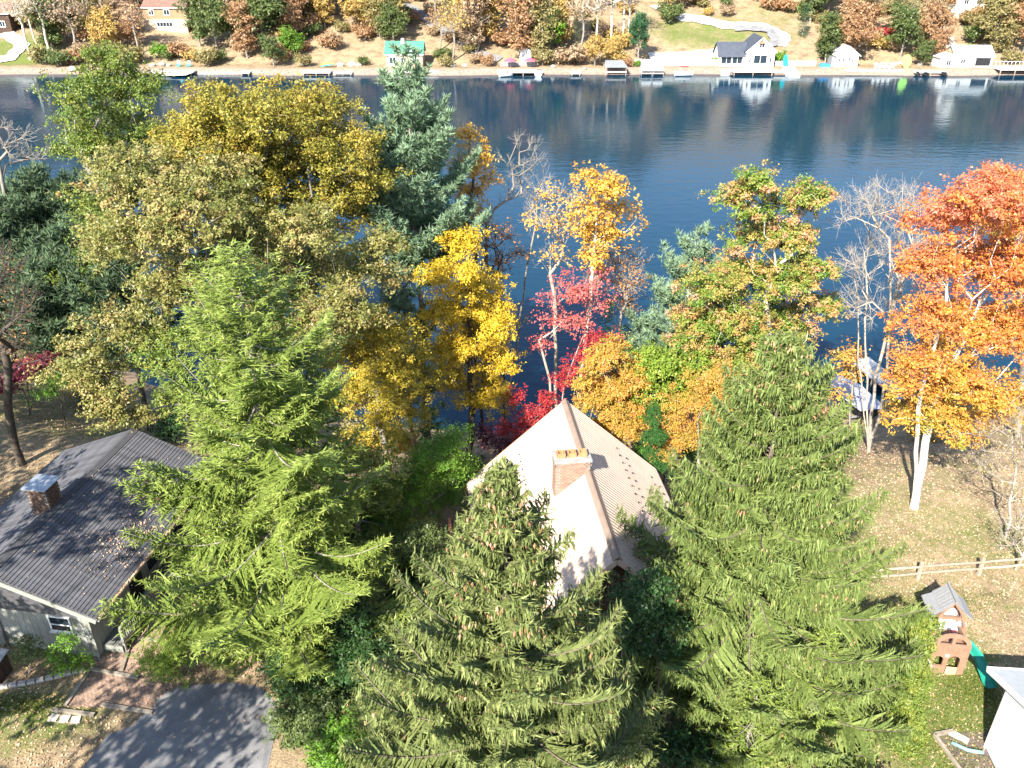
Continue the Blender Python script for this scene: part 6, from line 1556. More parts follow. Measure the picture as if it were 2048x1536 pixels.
def deck(name, label, X, Y, w, d, zt, mat, posts=3, planks=True, rz=0.0, group=None, rail=None, low=-1.6, cat="dock"):
    t = thing(name, label, cat, (X, Y, 0), rz, group)
    n = max(3, int(d / .32))
    for i in range(n): MB().span((-w / 2, -d + i * d / n, zt - .06), (w / 2, -d + (i + .94) * d / n, zt)).build("plank", mat, t)
    MB().span((-w / 2 + .02, -d + .05, zt - .30), (w / 2 - .02, -.05, zt - .065)).build("frame", mat, t)
    for i in range(posts):
        x = -w / 2 + .35 + (w - .7) * i / max(1, posts - 1)
        MB().tube([(x, -d + .25, low), (x, -d + .25, zt - .305)], .12, 7).build("pile", M_post, t)
        MB().tube([(x, -.4, low), (x, -.4, zt - .305)], .12, 7).build("pile", M_post, t)
    if rail:
        for x in np.arange(-w / 2 + .1, w / 2, .9): MB().span((x - .03, -.12, zt), (x + .03, -.06, zt + .9)).build("rail_post", rail, t)
        MB().span((-w / 2, -.14, zt + .9), (w / 2, -.04, zt + .98)).build("hand_rail", rail, t)
    return t
deck("dock", "broad white deck on piles before the slate-winged boathouse", 54.21, 204.3, 9.2, 3.6, .95, M_white, 3, rail=M_white)
tag(MB().add([(-1.0, 0, .95), (1.0, 0, .95), (.2, -2.6, .12), (-1.8, -2.6, .12), (-1, 0, .85), (1, 0, .85), (.2, -2.6, .02), (-1.8, -2.6, .02)], [(3, 2, 1, 0), (4, 5, 6, 7), (0, 1, 5, 4), (1, 2, 6, 5), (2, 3, 7, 6), (3, 0, 4, 7)]).build("ramp", M_dock, None, (48.74, 203.6, 0)), "sloping plank ramp at the side of the broad white deck", "ramp")
# white cabin
cb = gable("cabin", "small white cabin with four narrow windows on the far bank", 76.53, 205.6, 5.0, 4.5, 2.6, 4.4, M_white, M_white, 'y', wins=((-1.75, 1.1, .3, 1.05), (-.85, 1.1, .3, 1.05), (.45, 1.1, .3, 1.05), (1.25, 1.1, .3, 1.05)))
MB().span((-1.0, -.06, .25), (1.3, -.01, .62)).build("louvre_panel", M_grey_roof, cb)
MB().span((-3.3, .6, -.5), (-2.51, 3.5, 2.1)).build("porch", M_galv, cb)
# grey-roofed boathouse
gb = gable("boathouse", "white boathouse with grey roof and a wide dark door opening", 105.23, 205.0, 8.6, 6, 2.5, 4.3, M_white, M_grey_roof, 'x', wins=((-2.5, .9, .9, .8),))
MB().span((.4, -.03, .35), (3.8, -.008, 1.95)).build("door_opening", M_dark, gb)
MB().prism([(-7.6, -.5), (-4.31, -.5), (-4.31, 2.1), (-5.9, 3.0), (-7.6, 2.1)], .2, 4.5, axis=1).build("side_bay", M_white, gb)
for s in (-1, 1):
    MB().prism([(-5.95, 3.12), (-5.95 + s * 1.9, 2.05), (-5.95 + s * 1.9, 1.95), (-5.95, 3.0)][::s], 0, 4.6, axis=1).build("bay_roof", M_white, gb)
windows(gb, ((-5.6, .45, .9, 1.1),), .2)
deck("dock", "long white dock on tall piles beside the grey-roofed boathouse", 114.57, 205.0, 10.5, 4.4, 1.45, M_white, 4, rail=M_white)
# green-roofed boathouse
gr = gable("boathouse", "boathouse with green metal roof and a white roof vent", -24.60, 205.5, 8.3, 6, 2.9, 5.1, M_tan_wall, M_green_roof, 'x', wins=((-2.6, .8, 1.4, 1.3), (2.4, .8, 1.0, 1.4), (-.2, .9, .9, 1.1)))
MB().box((-.4, 2.2, 5.3), (.8, .6, 1.2), 0, .7).build("roof_vent", M_white, gr)
MB().span((1.1, -.5, 3.3), (3.6, .1, 3.5)).build("awning", M_white, gr)
# brown lodge on the hillside
lod = gable("lodge", "two-storey lodge of tan stone and red-brown boards among trees", -85.88, 228, 10.5, 8, 5.4, 7.3, M_lodge, M_brown_roof, 'x', wins=((-3.2, 3.7, 1.1, 1.1), (.6, 3.7, 1.3, 1.1)))
MB().span((-5.3, -.35, -1.5), (5.3, -.02, 2.75)).build("stone_base", M_tan_wall, lod)
windows(lod, [(-1.8 + i * .78, 1.1, .62, .9) for i in range(5)], -.35)
MB().span((5.3, -1.5, 2.5), (9.2, 2.0, 2.7)).build("balcony", M_dock, lod)
for x in (5.6, 8.9): MB().span((x - .1, -1.4, -1.5), (x + .1, -1.2, 2.498)).build("balcony_post", M_post, lod)
# others
sh = gable("shed", "small white gabled shed above the pink umbrellas", 3.17, 211, 2.5, 2.6, 2.3, 3.0, M_white, M_white, 'y', over=.12)
MB().span((-.5, -.03, 0), (.5, -.008, 1.9)).build("door", M_white_plastic, sh)
gable("white_house", "tall white house high on the hillside above the grey-roofed boathouse", 117.12, 236, 6.4, 8, 6.5, 8.6, M_white, M_grey_roof, 'y', wins=((-1.6, 3.2, 1.0, 1.3), (1.6, 3.2, 1.0, 1.3)))
gable("cottage", "pinkish cottage at the top of the far drive", -20.74, 247, 7, 6, 2.8, 4.6, M_tan_wall, M_brown_roof, 'x', wins=((-1.8, 1.0, 1.1, 1.1), (1.6, 1.0, 1.1, 1.1)))
gable("cabin", "dark brown cabin beside the looping gravel road on the opposite shore", -127.97, 226, 9, 8, 4.5, 6.5, M_brown_wall, M_brown_roof, 'x', wins=((2.5, 1.5, 1.2, 1.2),))
# ------------------------------------------------------------------ far shore: docks, lifts, boats, walls
deck("dock", "white plank dock with turquoise chairs behind it", -76.53, 203.6, 9.6, 3.0, .75, M_dock, 3)
tag(MB().add([(-2.0, 0, .62), (3.0, 0, .70), (2.2, -2.6, .55), (-3.4, -2.6, .42), (-2.0, 0, .54), (3.0, 0, .62), (2.2, -2.6, .47), (-3.4, -2.6, .34)], [(3, 2, 1, 0), (4, 5, 6, 7), (0, 1, 5, 4), (1, 2, 6, 5), (2, 3, 7, 6), (3, 0, 4, 7)]).build("boat_cover_sheet", M_white, None, (-74.48, 201.0, .0)), "flat white cover lying at the end of the dock with turquoise chairs", "cover")
deck("dock", "white dock with dark gap underneath beside the kayaks", -43.96, 203.2, 6.4, 2.8, .85, M_white, 3)
deck("dock", "pale dock with a wooden frame next to the dark-gapped dock", -38.04, 203.0, 4.2, 2.2, .6, M_dock, 3)
deck("dock", "grey dock carrying two pink umbrellas", 1.14, 203.4, 9.0, 3.4, .95, M_greydock, 4)
deck("dock", "short pale dock between the pink umbrellas and the boat lift", 14.35, 202.8, 2.4, 2.4, .65, M_dock, 2)
deck("dock", "long low white deck under the green-roofed boathouse", -22.09, 204.0, 11, 2.2, .75, M_white, 4)
deck("dock", "low white landing beside the white slide-shaped float", 61.04, 203.4, 4.5, 2.0, .7, M_white, 2)
deck("dock", "grey landing behind the black water scooters", 94.07, 203.6, 7.0, 3.0, .8, M_greydock, 3)
deck("dock", "white sun deck with four chairs", 82.11, 204.6, 13, 2.2, .95, M_white, 4)
deck("dock", "small wooden landing at the foot of the orange trees", -60.02, 202.8, 2.2, 2.0, .7, M_dock, 2)
# lift with grey canopy
t = thing("boat_lift", "boat lift with a sloping grey canopy on four posts", "boat lift", (23.23, 202.0, 0))
for x in (-2.3, 2.3):
    for y in (-1.6, 2.4): MB().tube([(x, y, -1.6), (x, y, 2.0)], .09, 7).build("post", M_post, t)
MB().add([(-2.6, -1.8, 1.9), (2.6, -1.8, 1.9), (2.0, 2.8, 2.7), (-2.0, 2.8, 2.7), (-2.6, -1.8, 1.8), (2.6, -1.8, 1.8), (2.0, 2.8, 2.6), (-2.0, 2.8, 2.6)], [(3, 2, 1, 0), (4, 5, 6, 7), (0, 1, 5, 4), (1, 2, 6, 5), (2, 3, 7, 6), (3, 0, 4, 7)]).build("canopy", M_galv, t)
MB().span((-2.4, -1.8, .7), (2.4, -1.5, .95)).build("beam", M_dock, t)
for X_, lb in ((30.18, "white covered boat lift, the one beside the boat lift with grey canopy"), (32.80, "white covered boat lift beside the moored motorboat")):
    t = thing("boat_lift", lb, "boat lift", (X_, 201.6, 0), 0, "white boat lifts")
    MB().prism([(-1.15, 1.1), (1.15, 1.1), (.95, 2.0), (-.95, 2.0)], -1.6, 1.6, axis=1).build("cover", M_white, t)
    for x in (-1.2, 1.2):
        for y in (-1.4, 1.4): MB().tube([(x, y, -1.5), (x, y, 1.4)], .06, 6).build("post", M_galv, t)
    MB().span((-1.2, -1.5, .45), (1.2, 1.5, .6)).build("cradle", M_dock, t)
def motorboat(label, X, Y, rz, hull, L=4.2, cat="boat", group=None, top=True):
    t = thing("motorboat", label, cat, (X, Y, 0), rz, group)
    prof = [(-.85, .75), (-.75, .25), (-.3, -.1), (.3, -.1), (.75, .25), (.85, .75)]
    st = [(-L / 2, 1.0, 0), (0, 1.0, 0), (L * .3, .75, .06), (L * .48, .1, .2)]
    v = [(y, x * k, z + l) for y, k, l in st for x, z in prof]
    MB().add(v, [(i * 6 + k, (i + 1) * 6 + k, (i + 1) * 6 + k + 1, i * 6 + k + 1) for i in range(3) for k in range(5)] + [(0, 1, 2, 3, 4, 5)]).build("hull", hull, t)
    MB().add([(y, x * k * .98, .72 + l) for y, k, l in st for x in (-.85, .85)], [(i * 2, (i + 1) * 2, (i + 1) * 2 + 1, i * 2 + 1) for i in range(3)]).build("deck", M_white, t)
    MB().span((-.6, -.5, .73), (-.1, .5, 1.15)).build("seat", M_greytarp, t)
    MB().add([(.3, -.6, .75), (.3, .6, .75), (.05, .5, 1.25), (.05, -.5, 1.25)], [(0, 1, 2, 3)]).build("windscreen", M_glass, t)
    if top:
        MB().span((-1.0, -.75, 1.95), (.8, .75, 2.02)).build("canopy", M_redboat, t)
        for x in (-.9, .7):
            for y in (-.7, .7): MB().tube([(x, y, .7), (x, y, 1.948)], .025, 5).build("canopy_pole", M_galv, t)
    return t
motorboat("white motorboat with a red sunshade moored at the far bank", 38.61, 200.4, 0, M_white)
motorboat("white motorboat moored under the dock with pink umbrellas", -1.25, 199.6, .3, M_white, 3.2, top=False)
motorboat("white motorboat moored alongside the end of the dock with pink umbrellas", 6.15, 201.0, 1.4, M_white, 3.6, top=False)
# floats, scooters, umbrellas, chairs, boards
tag(MB().add([(-1.3, 2.6, 1.5), (1.3, 2.6, 1.5), (1.5, -1.2, .35), (1.3, -2.6, .3), (-1.3, -2.6, .3), (-1.5, -1.2, .35), (-1.3, 2.6, .9), (1.3, 2.6, .9), (1.5, -1.2, .0), (1.3, -2.6, .0), (-1.3, -2.6, .0), (-1.5, -1.2, .0)],
    [(0, 5, 4, 3, 2, 1), (6, 7, 8, 9, 10, 11), (0, 1, 7, 6), (1, 2, 8, 7), (2, 3, 9, 8), (3, 4, 10, 9), (4, 5, 11, 10), (5, 0, 6, 11)]).build("float", M_white_plastic, None, (62.86, 201.4, 0)), "white ramp-shaped float sloping into the water", "float")
for i, (X_, Y, lb) in enumerate(((90.88, 200.8, "black water scooter below the upright lime board"), (92.47, 200.0, "black water scooter between two others at the grey landing"), (96.57, 200.6, "black water scooter at the end away from the upright lime board"))):
    t = thing("water_scooter", lb, "water scooter", (X_, Y, .05), .2 * i, "water scooters")
    st = [(-1.2, .45, .2), (-.4, .5, .3), (.5, .45, .35), (1.3, .06, .45)]
    v = []
    for y, k, h in st: v += [(-k, y, h), (-k * .7, y, 0), (k * .7, y, 0), (k, y, h), (0, y, h + .25)]
    MB().add(v, [(a * 5 + k, a * 5 + (k + 1) % 5, (a + 1) * 5 + (k + 1) % 5, (a + 1) * 5 + k) for a in range(3) for k in range(5)] + [(0, 1, 2, 3, 4)]).build("hull", M_black, t)
    MB().span((-.18, -1.0, .42), (.18, .2, .78)).build("seat", M_black, t)
    MB().tube([(-.38, .45, 1.0), (0, .55, .92), (.38, .45, 1.0)], .04, 6).build("handlebar", M_white_plastic, t)
for X_, Y, lb in ((-0.34, 204.6, "pink umbrella with a white post in front of it"), (4.10, 205.0, "pink umbrella below the small white shed")):
    t = thing("umbrella", lb, "umbrella", (X_, Y, .95), 0, "pink umbrellas")
    MB().tube([(0, 0, 0), (0, 0, 2.3)], .035, 6).build("pole", M_galv, t)
    n = 8; v = [(0, 0, 2.35)] + [(1.45 * math.cos(2 * math.pi * k / n), 1.45 * math.sin(2 * math.pi * k / n), 1.75) for k in range(n)] + [(1.45 * math.cos(2 * math.pi * k / n), 1.45 * math.sin(2 * math.pi * k / n), 1.6) for k in range(n)]
    MB().add(v, [(0, 1 + k, 1 + (k + 1) % n) for k in range(n)] + [(1 + k, 1 + n + k, 1 + n + (k + 1) % n, 1 + (k + 1) % n) for k in range(n)]).build("canopy", M_pink, t)
def chair(label, X, Y, z, mat, group, rz=0.0):
    t = thing("garden_chair", label, "chair", (X, Y, z), rz, group)
    MB().span((-.32, -.35, .33), (.32, .3, .40)).build("seat", mat, t)
    MB().add([(-.32, .28, .40), (.32, .28, .40), (.36, .62, 1.2), (-.36, .62, 1.2), (-.32, .34, .38), (.32, .34, .38), (.36, .68, 1.18), (-.36, .68, 1.18)], [(0, 1, 2, 3), (7, 6, 5, 4), (0, 4, 5, 1), (1, 5, 6, 2), (2, 6, 7, 3), (3, 7, 4, 0)]).build("backrest", mat, t)
    for x in (-.38, .38):
        MB().span((x - .06, -.4, .58), (x + .06, .4, .63)).build("armrest", mat, t)
        for y in (-.3, .28): MB().span((x - .04, y - .04, 0), (x + .04, y + .04, .578)).build("leg", mat, t)
for X_, lb in ((82.91, "white garden chair on the sun deck, next to the white cabin"), (84.05, "white garden chair in the middle of the row on the sun deck"), (85.18, "white garden chair in the middle of the row on the sun deck"), (86.32, "white garden chair on the sun deck, next to the upright lime board")):
    chair(lb, X_, 204.0, .95, M_white_plastic, "white chairs on the sun deck")
for X_, lb in ((-76.53, "turquoise garden chair behind the white plank dock, beside the boulders"), (-74.14, "turquoise garden chair behind the white plank dock, beside the wooden steps")):
    chair(lb, X_, 206.0, g(X_, 206), M_turq, "turquoise chairs")
def board(label, X, Y, z, mat, L=3.2, w=.85, tilt=.2, name="paddle_board", lay=False):
    n = 12
    pr = [(w / 2 * math.sin(2 * math.pi * k / n), L / 2 - L / 2 * math.cos(2 * math.pi * k / n)) for k in range(n)]
    o = MB().prism(pr, -.06, .06, axis=1).build(name, mat, None, (X, Y, z), (-tilt, 0, 0) if not lay else (math.radians(80), 0, math.radians(80)))
    return tag(o, label, "board")
board("lime-green inflatable board standing upright on the bank", 89.85, 204.5, 1.0, M_limep, 3.0, 2.1)
board("turquoise board leaning on the retaining wall beside the boathouse", 62.52, 205.5, .9, M_turq, 2.9, 1.1)
board("turquoise kayak lying on the bank above the dark-gapped dock", -43.73, 205.2, 1.3, M_turq, 3.2, .9, name="kayak", lay=True)
board("yellow kayak lying on the bank above the turquoise kayak", -44.19, 206.4, 1.5, M_yellow_p, 3.6, .8, name="kayak", lay=True)
tag(MB().prism([(-1.2, 0), (1.2, 0), (1.0, .75), (-1.0, .85)], 0, 1.4, axis=1).build("tarp", M_bluet, None, (71.75, 205.2, 1.0)), "blue tarpaulin bundle beside the white cabin", "tarp")
# walls, gravel, stones of the far bank
def wall(label, x0, x1, Y, z0, z1, mat, n=10, name="retaining_wall", rows=3):
    t = thing(name, label, "wall", ((x0 + x1) / 2, Y, 0))
    w = (x1 - x0); h = (z1 - z0) / rows
    MB().span((-w / 2, .1, z0), (w / 2, .7, z1 - .03)).build("core", mat, t)
    for r_ in range(rows):
        for i in range(n):
            a = -w / 2 + (i + (.5 if r_ % 2 else 0)) * w / n
            if a + w / n > w / 2 + .01: continue
            MB().span((a + .03, -.02 * (r_ % 3), z0 + r_ * h + .02), (a + w / n - .03, .098, z0 + (r_ + 1) * h)).build("block", mat, t)
wall("long grey block wall between conifer and slate-winged boathouse", 28.02, 47.60, 207.0, .5, 2.5, M_wallstone, 18)
wall("grey block wall beside the leaning turquoise board", 60.47, 70.15, 207.0, .5, 2.2, M_wallstone, 10)
wall("low white seawall of stones along the bank below the stone lodge", -71.06, -56.26, 202.3, -.3, .55, M_stone, 16, "seawall", 1)
wall("low pale wall behind the pink umbrellas", -2.73, 5.81, 206.6, .8, 2.0, M_concrete, 8)
wall("low sandy wall below the green-roofed boathouse", -14.69, -4.44, 203.3, .1, .9, M_stone, 10, "seawall", 2)
wall("brick-edged terrace wall behind the white sun deck", 70.15, 96.34, 203.6, .0, .85, M_wallstone, 22, "seawall", 2)
def drape(name, pts, width, mat, lift=.12):
    """strip of road or path that follows the hillside"""
    mb = MB(); P = []
    for a, b in zip(pts, pts[1:]):
        for k in range(8): P.append((a[0] + (b[0] - a[0]) * k / 8, a[1] + (b[1] - a[1]) * k / 8))
    P.append(pts[-1]); m = 6
    v = []
    for i, p in enumerate(P):
        q, r_ = P[min(i + 1, len(P) - 1)], P[max(i - 1, 0)]
        d = Vector((q[0] - r_[0], q[1] - r_[1])).normalized(); n = Vector((-d.y, d.x))
        wv = width * (1 + .12 * math.sin(i * 1.7))
        for j in range(m + 1):
            o = (j / m - .5) * wv
            x, y = p[0] + n.x * o, p[1] + n.y * o
            e = y - float(far_shore(x))
            rough = math.sin(x * .31 + y * .13) * math.sin(y * .27 - x * .11) * .4 * max(0, min(1, (e - 12) / 10))
            v.append((x, y, g(x, y) + rough + lift))
    n = m + 1
    f = [(i * n + j, i * n + j + 1, (i + 1) * n + j + 1, (i + 1) * n + j) for i in range(len(P) - 1) for j in range(m)]
    mb.add(v, f)
    return tag(mb.build(name, mat), kind="structure")
drape("gravel_road", [(37.65, 244), (44.34, 236), (53.66, 231), (63.29, 229), (66.48, 224), (64.09, 219)], 4.2, M_gravel, .25)
drape("asphalt_road", [(55.59, 228.5), (63.93, 226.3), (64.19, 221), (60.63, 217)], 2.6, M_asphalt, .42)
drape("gravel_yard", [(32.47, 212.5), (40.85, 213.2), (49.30, 214.6)], 5.0, M_gravel, .3)
drape("gravel_road", [(-123.11, 210), (-118.12, 212), (-118.17, 219), (-125.50, 226)], 3.2, M_gravel, .25)
drape("gravel_road", [(-29.49, 244), (-22.22, 235), (-17.95, 228), (-7.58, 214), (-2.81, 211)], 3.0, M_asphalt, .3)
drape("stone_path", [(104.41, 214), (106.27, 222), (108.19, 232), (110.63, 242)], 2.6, M_stone, .3)
for i, (X, Y, s) in enumerate([(-82.91, 207, 0.9), (-80.78, 207.5, 1.2), (-79.1, 207, 0.8), (-39.67, 207, 1.1), (-36.87, 207.5, 1.4), (-35.28, 207, 0.9), (16.62, 204, 0.6), (9.37, 205, 0.8), (88.72, 208, 1.0), (90.28, 209, 0.8), (94.51, 208, 0.9), (97.31, 207.5, 1.1), (102.16, 214, 1.0), (105.35, 218, 0.9), (104.95, 224, 1.1), (-100.05, 204, 1.3), (-13.66, 206, 1.0), (-10.84, 207, 0.8)]):
    r_ = random.Random(i)
    n = 7
    prof = [(s * .2, -.3), (s * .75, 0), (s * .8, s * .35), (s * .45, s * .62), (s * .1, s * .7)]
    o = MB().lathe(prof, n=n)
    o.v = [(x * r_.uniform(.8, 1.25), y * r_.uniform(.8, 1.2), z * r_.uniform(.85, 1.15)) for x, y, z in o.v]
    tag(o.build("boulder", M_stone, None, (X, Y, g(X, Y)), (0, 0, r_.uniform(0, 6))), "pale grey boulder lying on the far bank", "boulder", "boulders of the far bank")

# ------------------------------------------------------------------ far shore: trees
PROTO = {}
def steal(t):
    d = {}
    for c in list(t.children):
        d[c.name.split('.')[0]] = c.data
        bpy.data.objects.remove(c)
    bpy.data.objects.remove(t)
    return d
SITE = (0.0, -60.0)
Z0 = 4.6
def proto(k):
    if k in PROTO: return PROTO[k]
    x, y = SITE
    lb = lambda L: [(x + a, y + b, Z0 + c, r) for a, b, c, r in L]
    if k == 'round': t = deciduous('p', 'p', SITE, lb([(0, 0, 6.5, 2.6), (-1.8, .8, 5.2, 2.0), (1.9, -.6, 5.4, 2.1), (.4, 1.2, 8.2, 1.7), (-.6, -1.5, 3.6, 1.8), (1.0, 1.2, 3.2, 1.6)]), 'far_green', 105, 52, .40, .2, seed=101, spread=.62, start=.1)
    elif k == 'tall': t = deciduous('p', 'p', SITE, lb([(0, 0, 9.0, 1.4), (-.8, .5, 7.2, 1.7), (.9, -.5, 6.2, 1.7), (0, .6, 4.6, 1.7), (.3, 0, 3.0, 1.4), (-.3, .2, 2.0, 1.1)]), 'far_green', 100, 48, .38, .18, seed=102, spread=.58, start=.08)
    elif k == 'wide': t = deciduous('p', 'p', SITE, lb([(-2.8, 0, 5.0, 2.0), (2.8, .6, 5.3, 2.0), (0, .4, 6.8, 2.2), (-1.2, -1.8, 4.2, 1.7), (1.5, 1.8, 4.0, 1.7), (.4, -1.0, 3.0, 1.5)]), 'far_green', 110, 52, .40, .22, seed=103, spread=.62, start=.1)
    elif k == 'sparse': t = deciduous('p', 'p', SITE, lb([(0, 0, 8.0, 1.8), (-1.4, .4, 6.0, 1.8), (1.5, -.4, 6.4, 1.8)]), 'far_brown', 70, 12, .34, .16, bark='grey', seed=104, spread=.6, twigs=2)
    elif k == 'bare': t = deciduous('p', 'p', SITE, lb([(0, 0, 8.4, 2.0), (-1.2, .4, 6.4, 1.8), (1.4, -.4, 6.8, 1.8)]), 'far_brown', 80, 3, .3, .16, bark='pale', seed=105, spread=.6, twigs=3, topf=.75)
    elif k == 'shrub': t = deciduous('p', 'p', SITE, lb([(0, 0, 1.2, 1.1), (-.9, .3, .9, .8), (.9, -.2, 1.0, .9)]), 'far_green', 50, 34, .28, .07, seed=106, spread=.40, stems=3)
    elif k == 'pine': t = conifer('p', 'p', SITE, Z0 + 10, 3.0, 'far_pine', 'pine', 107, 52, .62, 'grey', .2, low=.18, bsize=2.1)
    elif k == 'fir': t = conifer('p', 'p', SITE, Z0 + 6, 1.7, 'far_pine', 'hemlock', 108, 60, .5, 'grey', .12, low=.03, bsize=2.2)
    PROTO[k] = steal(t)
    return PROTO[k]
MARKS = [(-130, "by the dark brown cabin"), (-108, "towards the brown cabin"), (-84, "around the stone lodge"), (-62, "beside the lodge towards the kayaks"), (-42, "above the two kayaks"), (-24, "behind the green-roofed boathouse"), (-8, "between green roof and white shed"), (6, "around the small white shed"), (22, "behind the grey lift canopy"), (40, "above the long grey block wall"), (62, "above the slate-winged boathouse"), (80, "behind the small white cabin"), (95, "beyond the sun deck"), (118, "near the tall white house")]
CN = dict(far_green="green", far_pine="dark green", far_orange="rust-orange", far_gold="golden", far_olive="olive-brown", far_brown="pale brown", bright_green="bright green", orange="orange", red="red", green_orange="green and orange")
KN = dict(round="round-crowned tree", tall="slim tall tree", wide="wide-crowned tree", sparse="thinly leaved tree", bare="leafless tree", shrub="shrub", pine="pine", fir="small fir")
def far_tree(k, pal, X, Y, s, seed):
    d = proto(k)
    r_ = random.Random(seed)
    mk = min(MARKS, key=lambda q: abs(q[0] - X))[1]
    nm = dict(pine="pine_tree", fir="fir_tree", shrub="shrub", bare="bare_tree").get(k, "autumn_tree")
    zone = "on the bank" if Y < 209.5 else "on the lower slope" if Y < 221 else "on the upper slope" if Y < 242 else "on the far hilltop"
    lab = "%s %s %s %s" % (CN[pal], KN[k], zone, mk)
    t = thing(nm, lab, "shrub" if k == 'shrub' else "tree", (X, Y, g(X, Y) - .15), r_.uniform(0, 6.28), "%s %ss %s %s" % (CN[pal], KN[k], zone, mk))
    sx = s * r_.uniform(.92, 1.12)
    t.scale = (sx, sx, s * r_.uniform(.92, 1.1))
    for part, me in d.items():
        o = mesh_obj(part, me, None, t)
        if part == 'crown':
            o.material_slots[0].link = 'OBJECT'
            o.material_slots[0].material = leafm(pal)
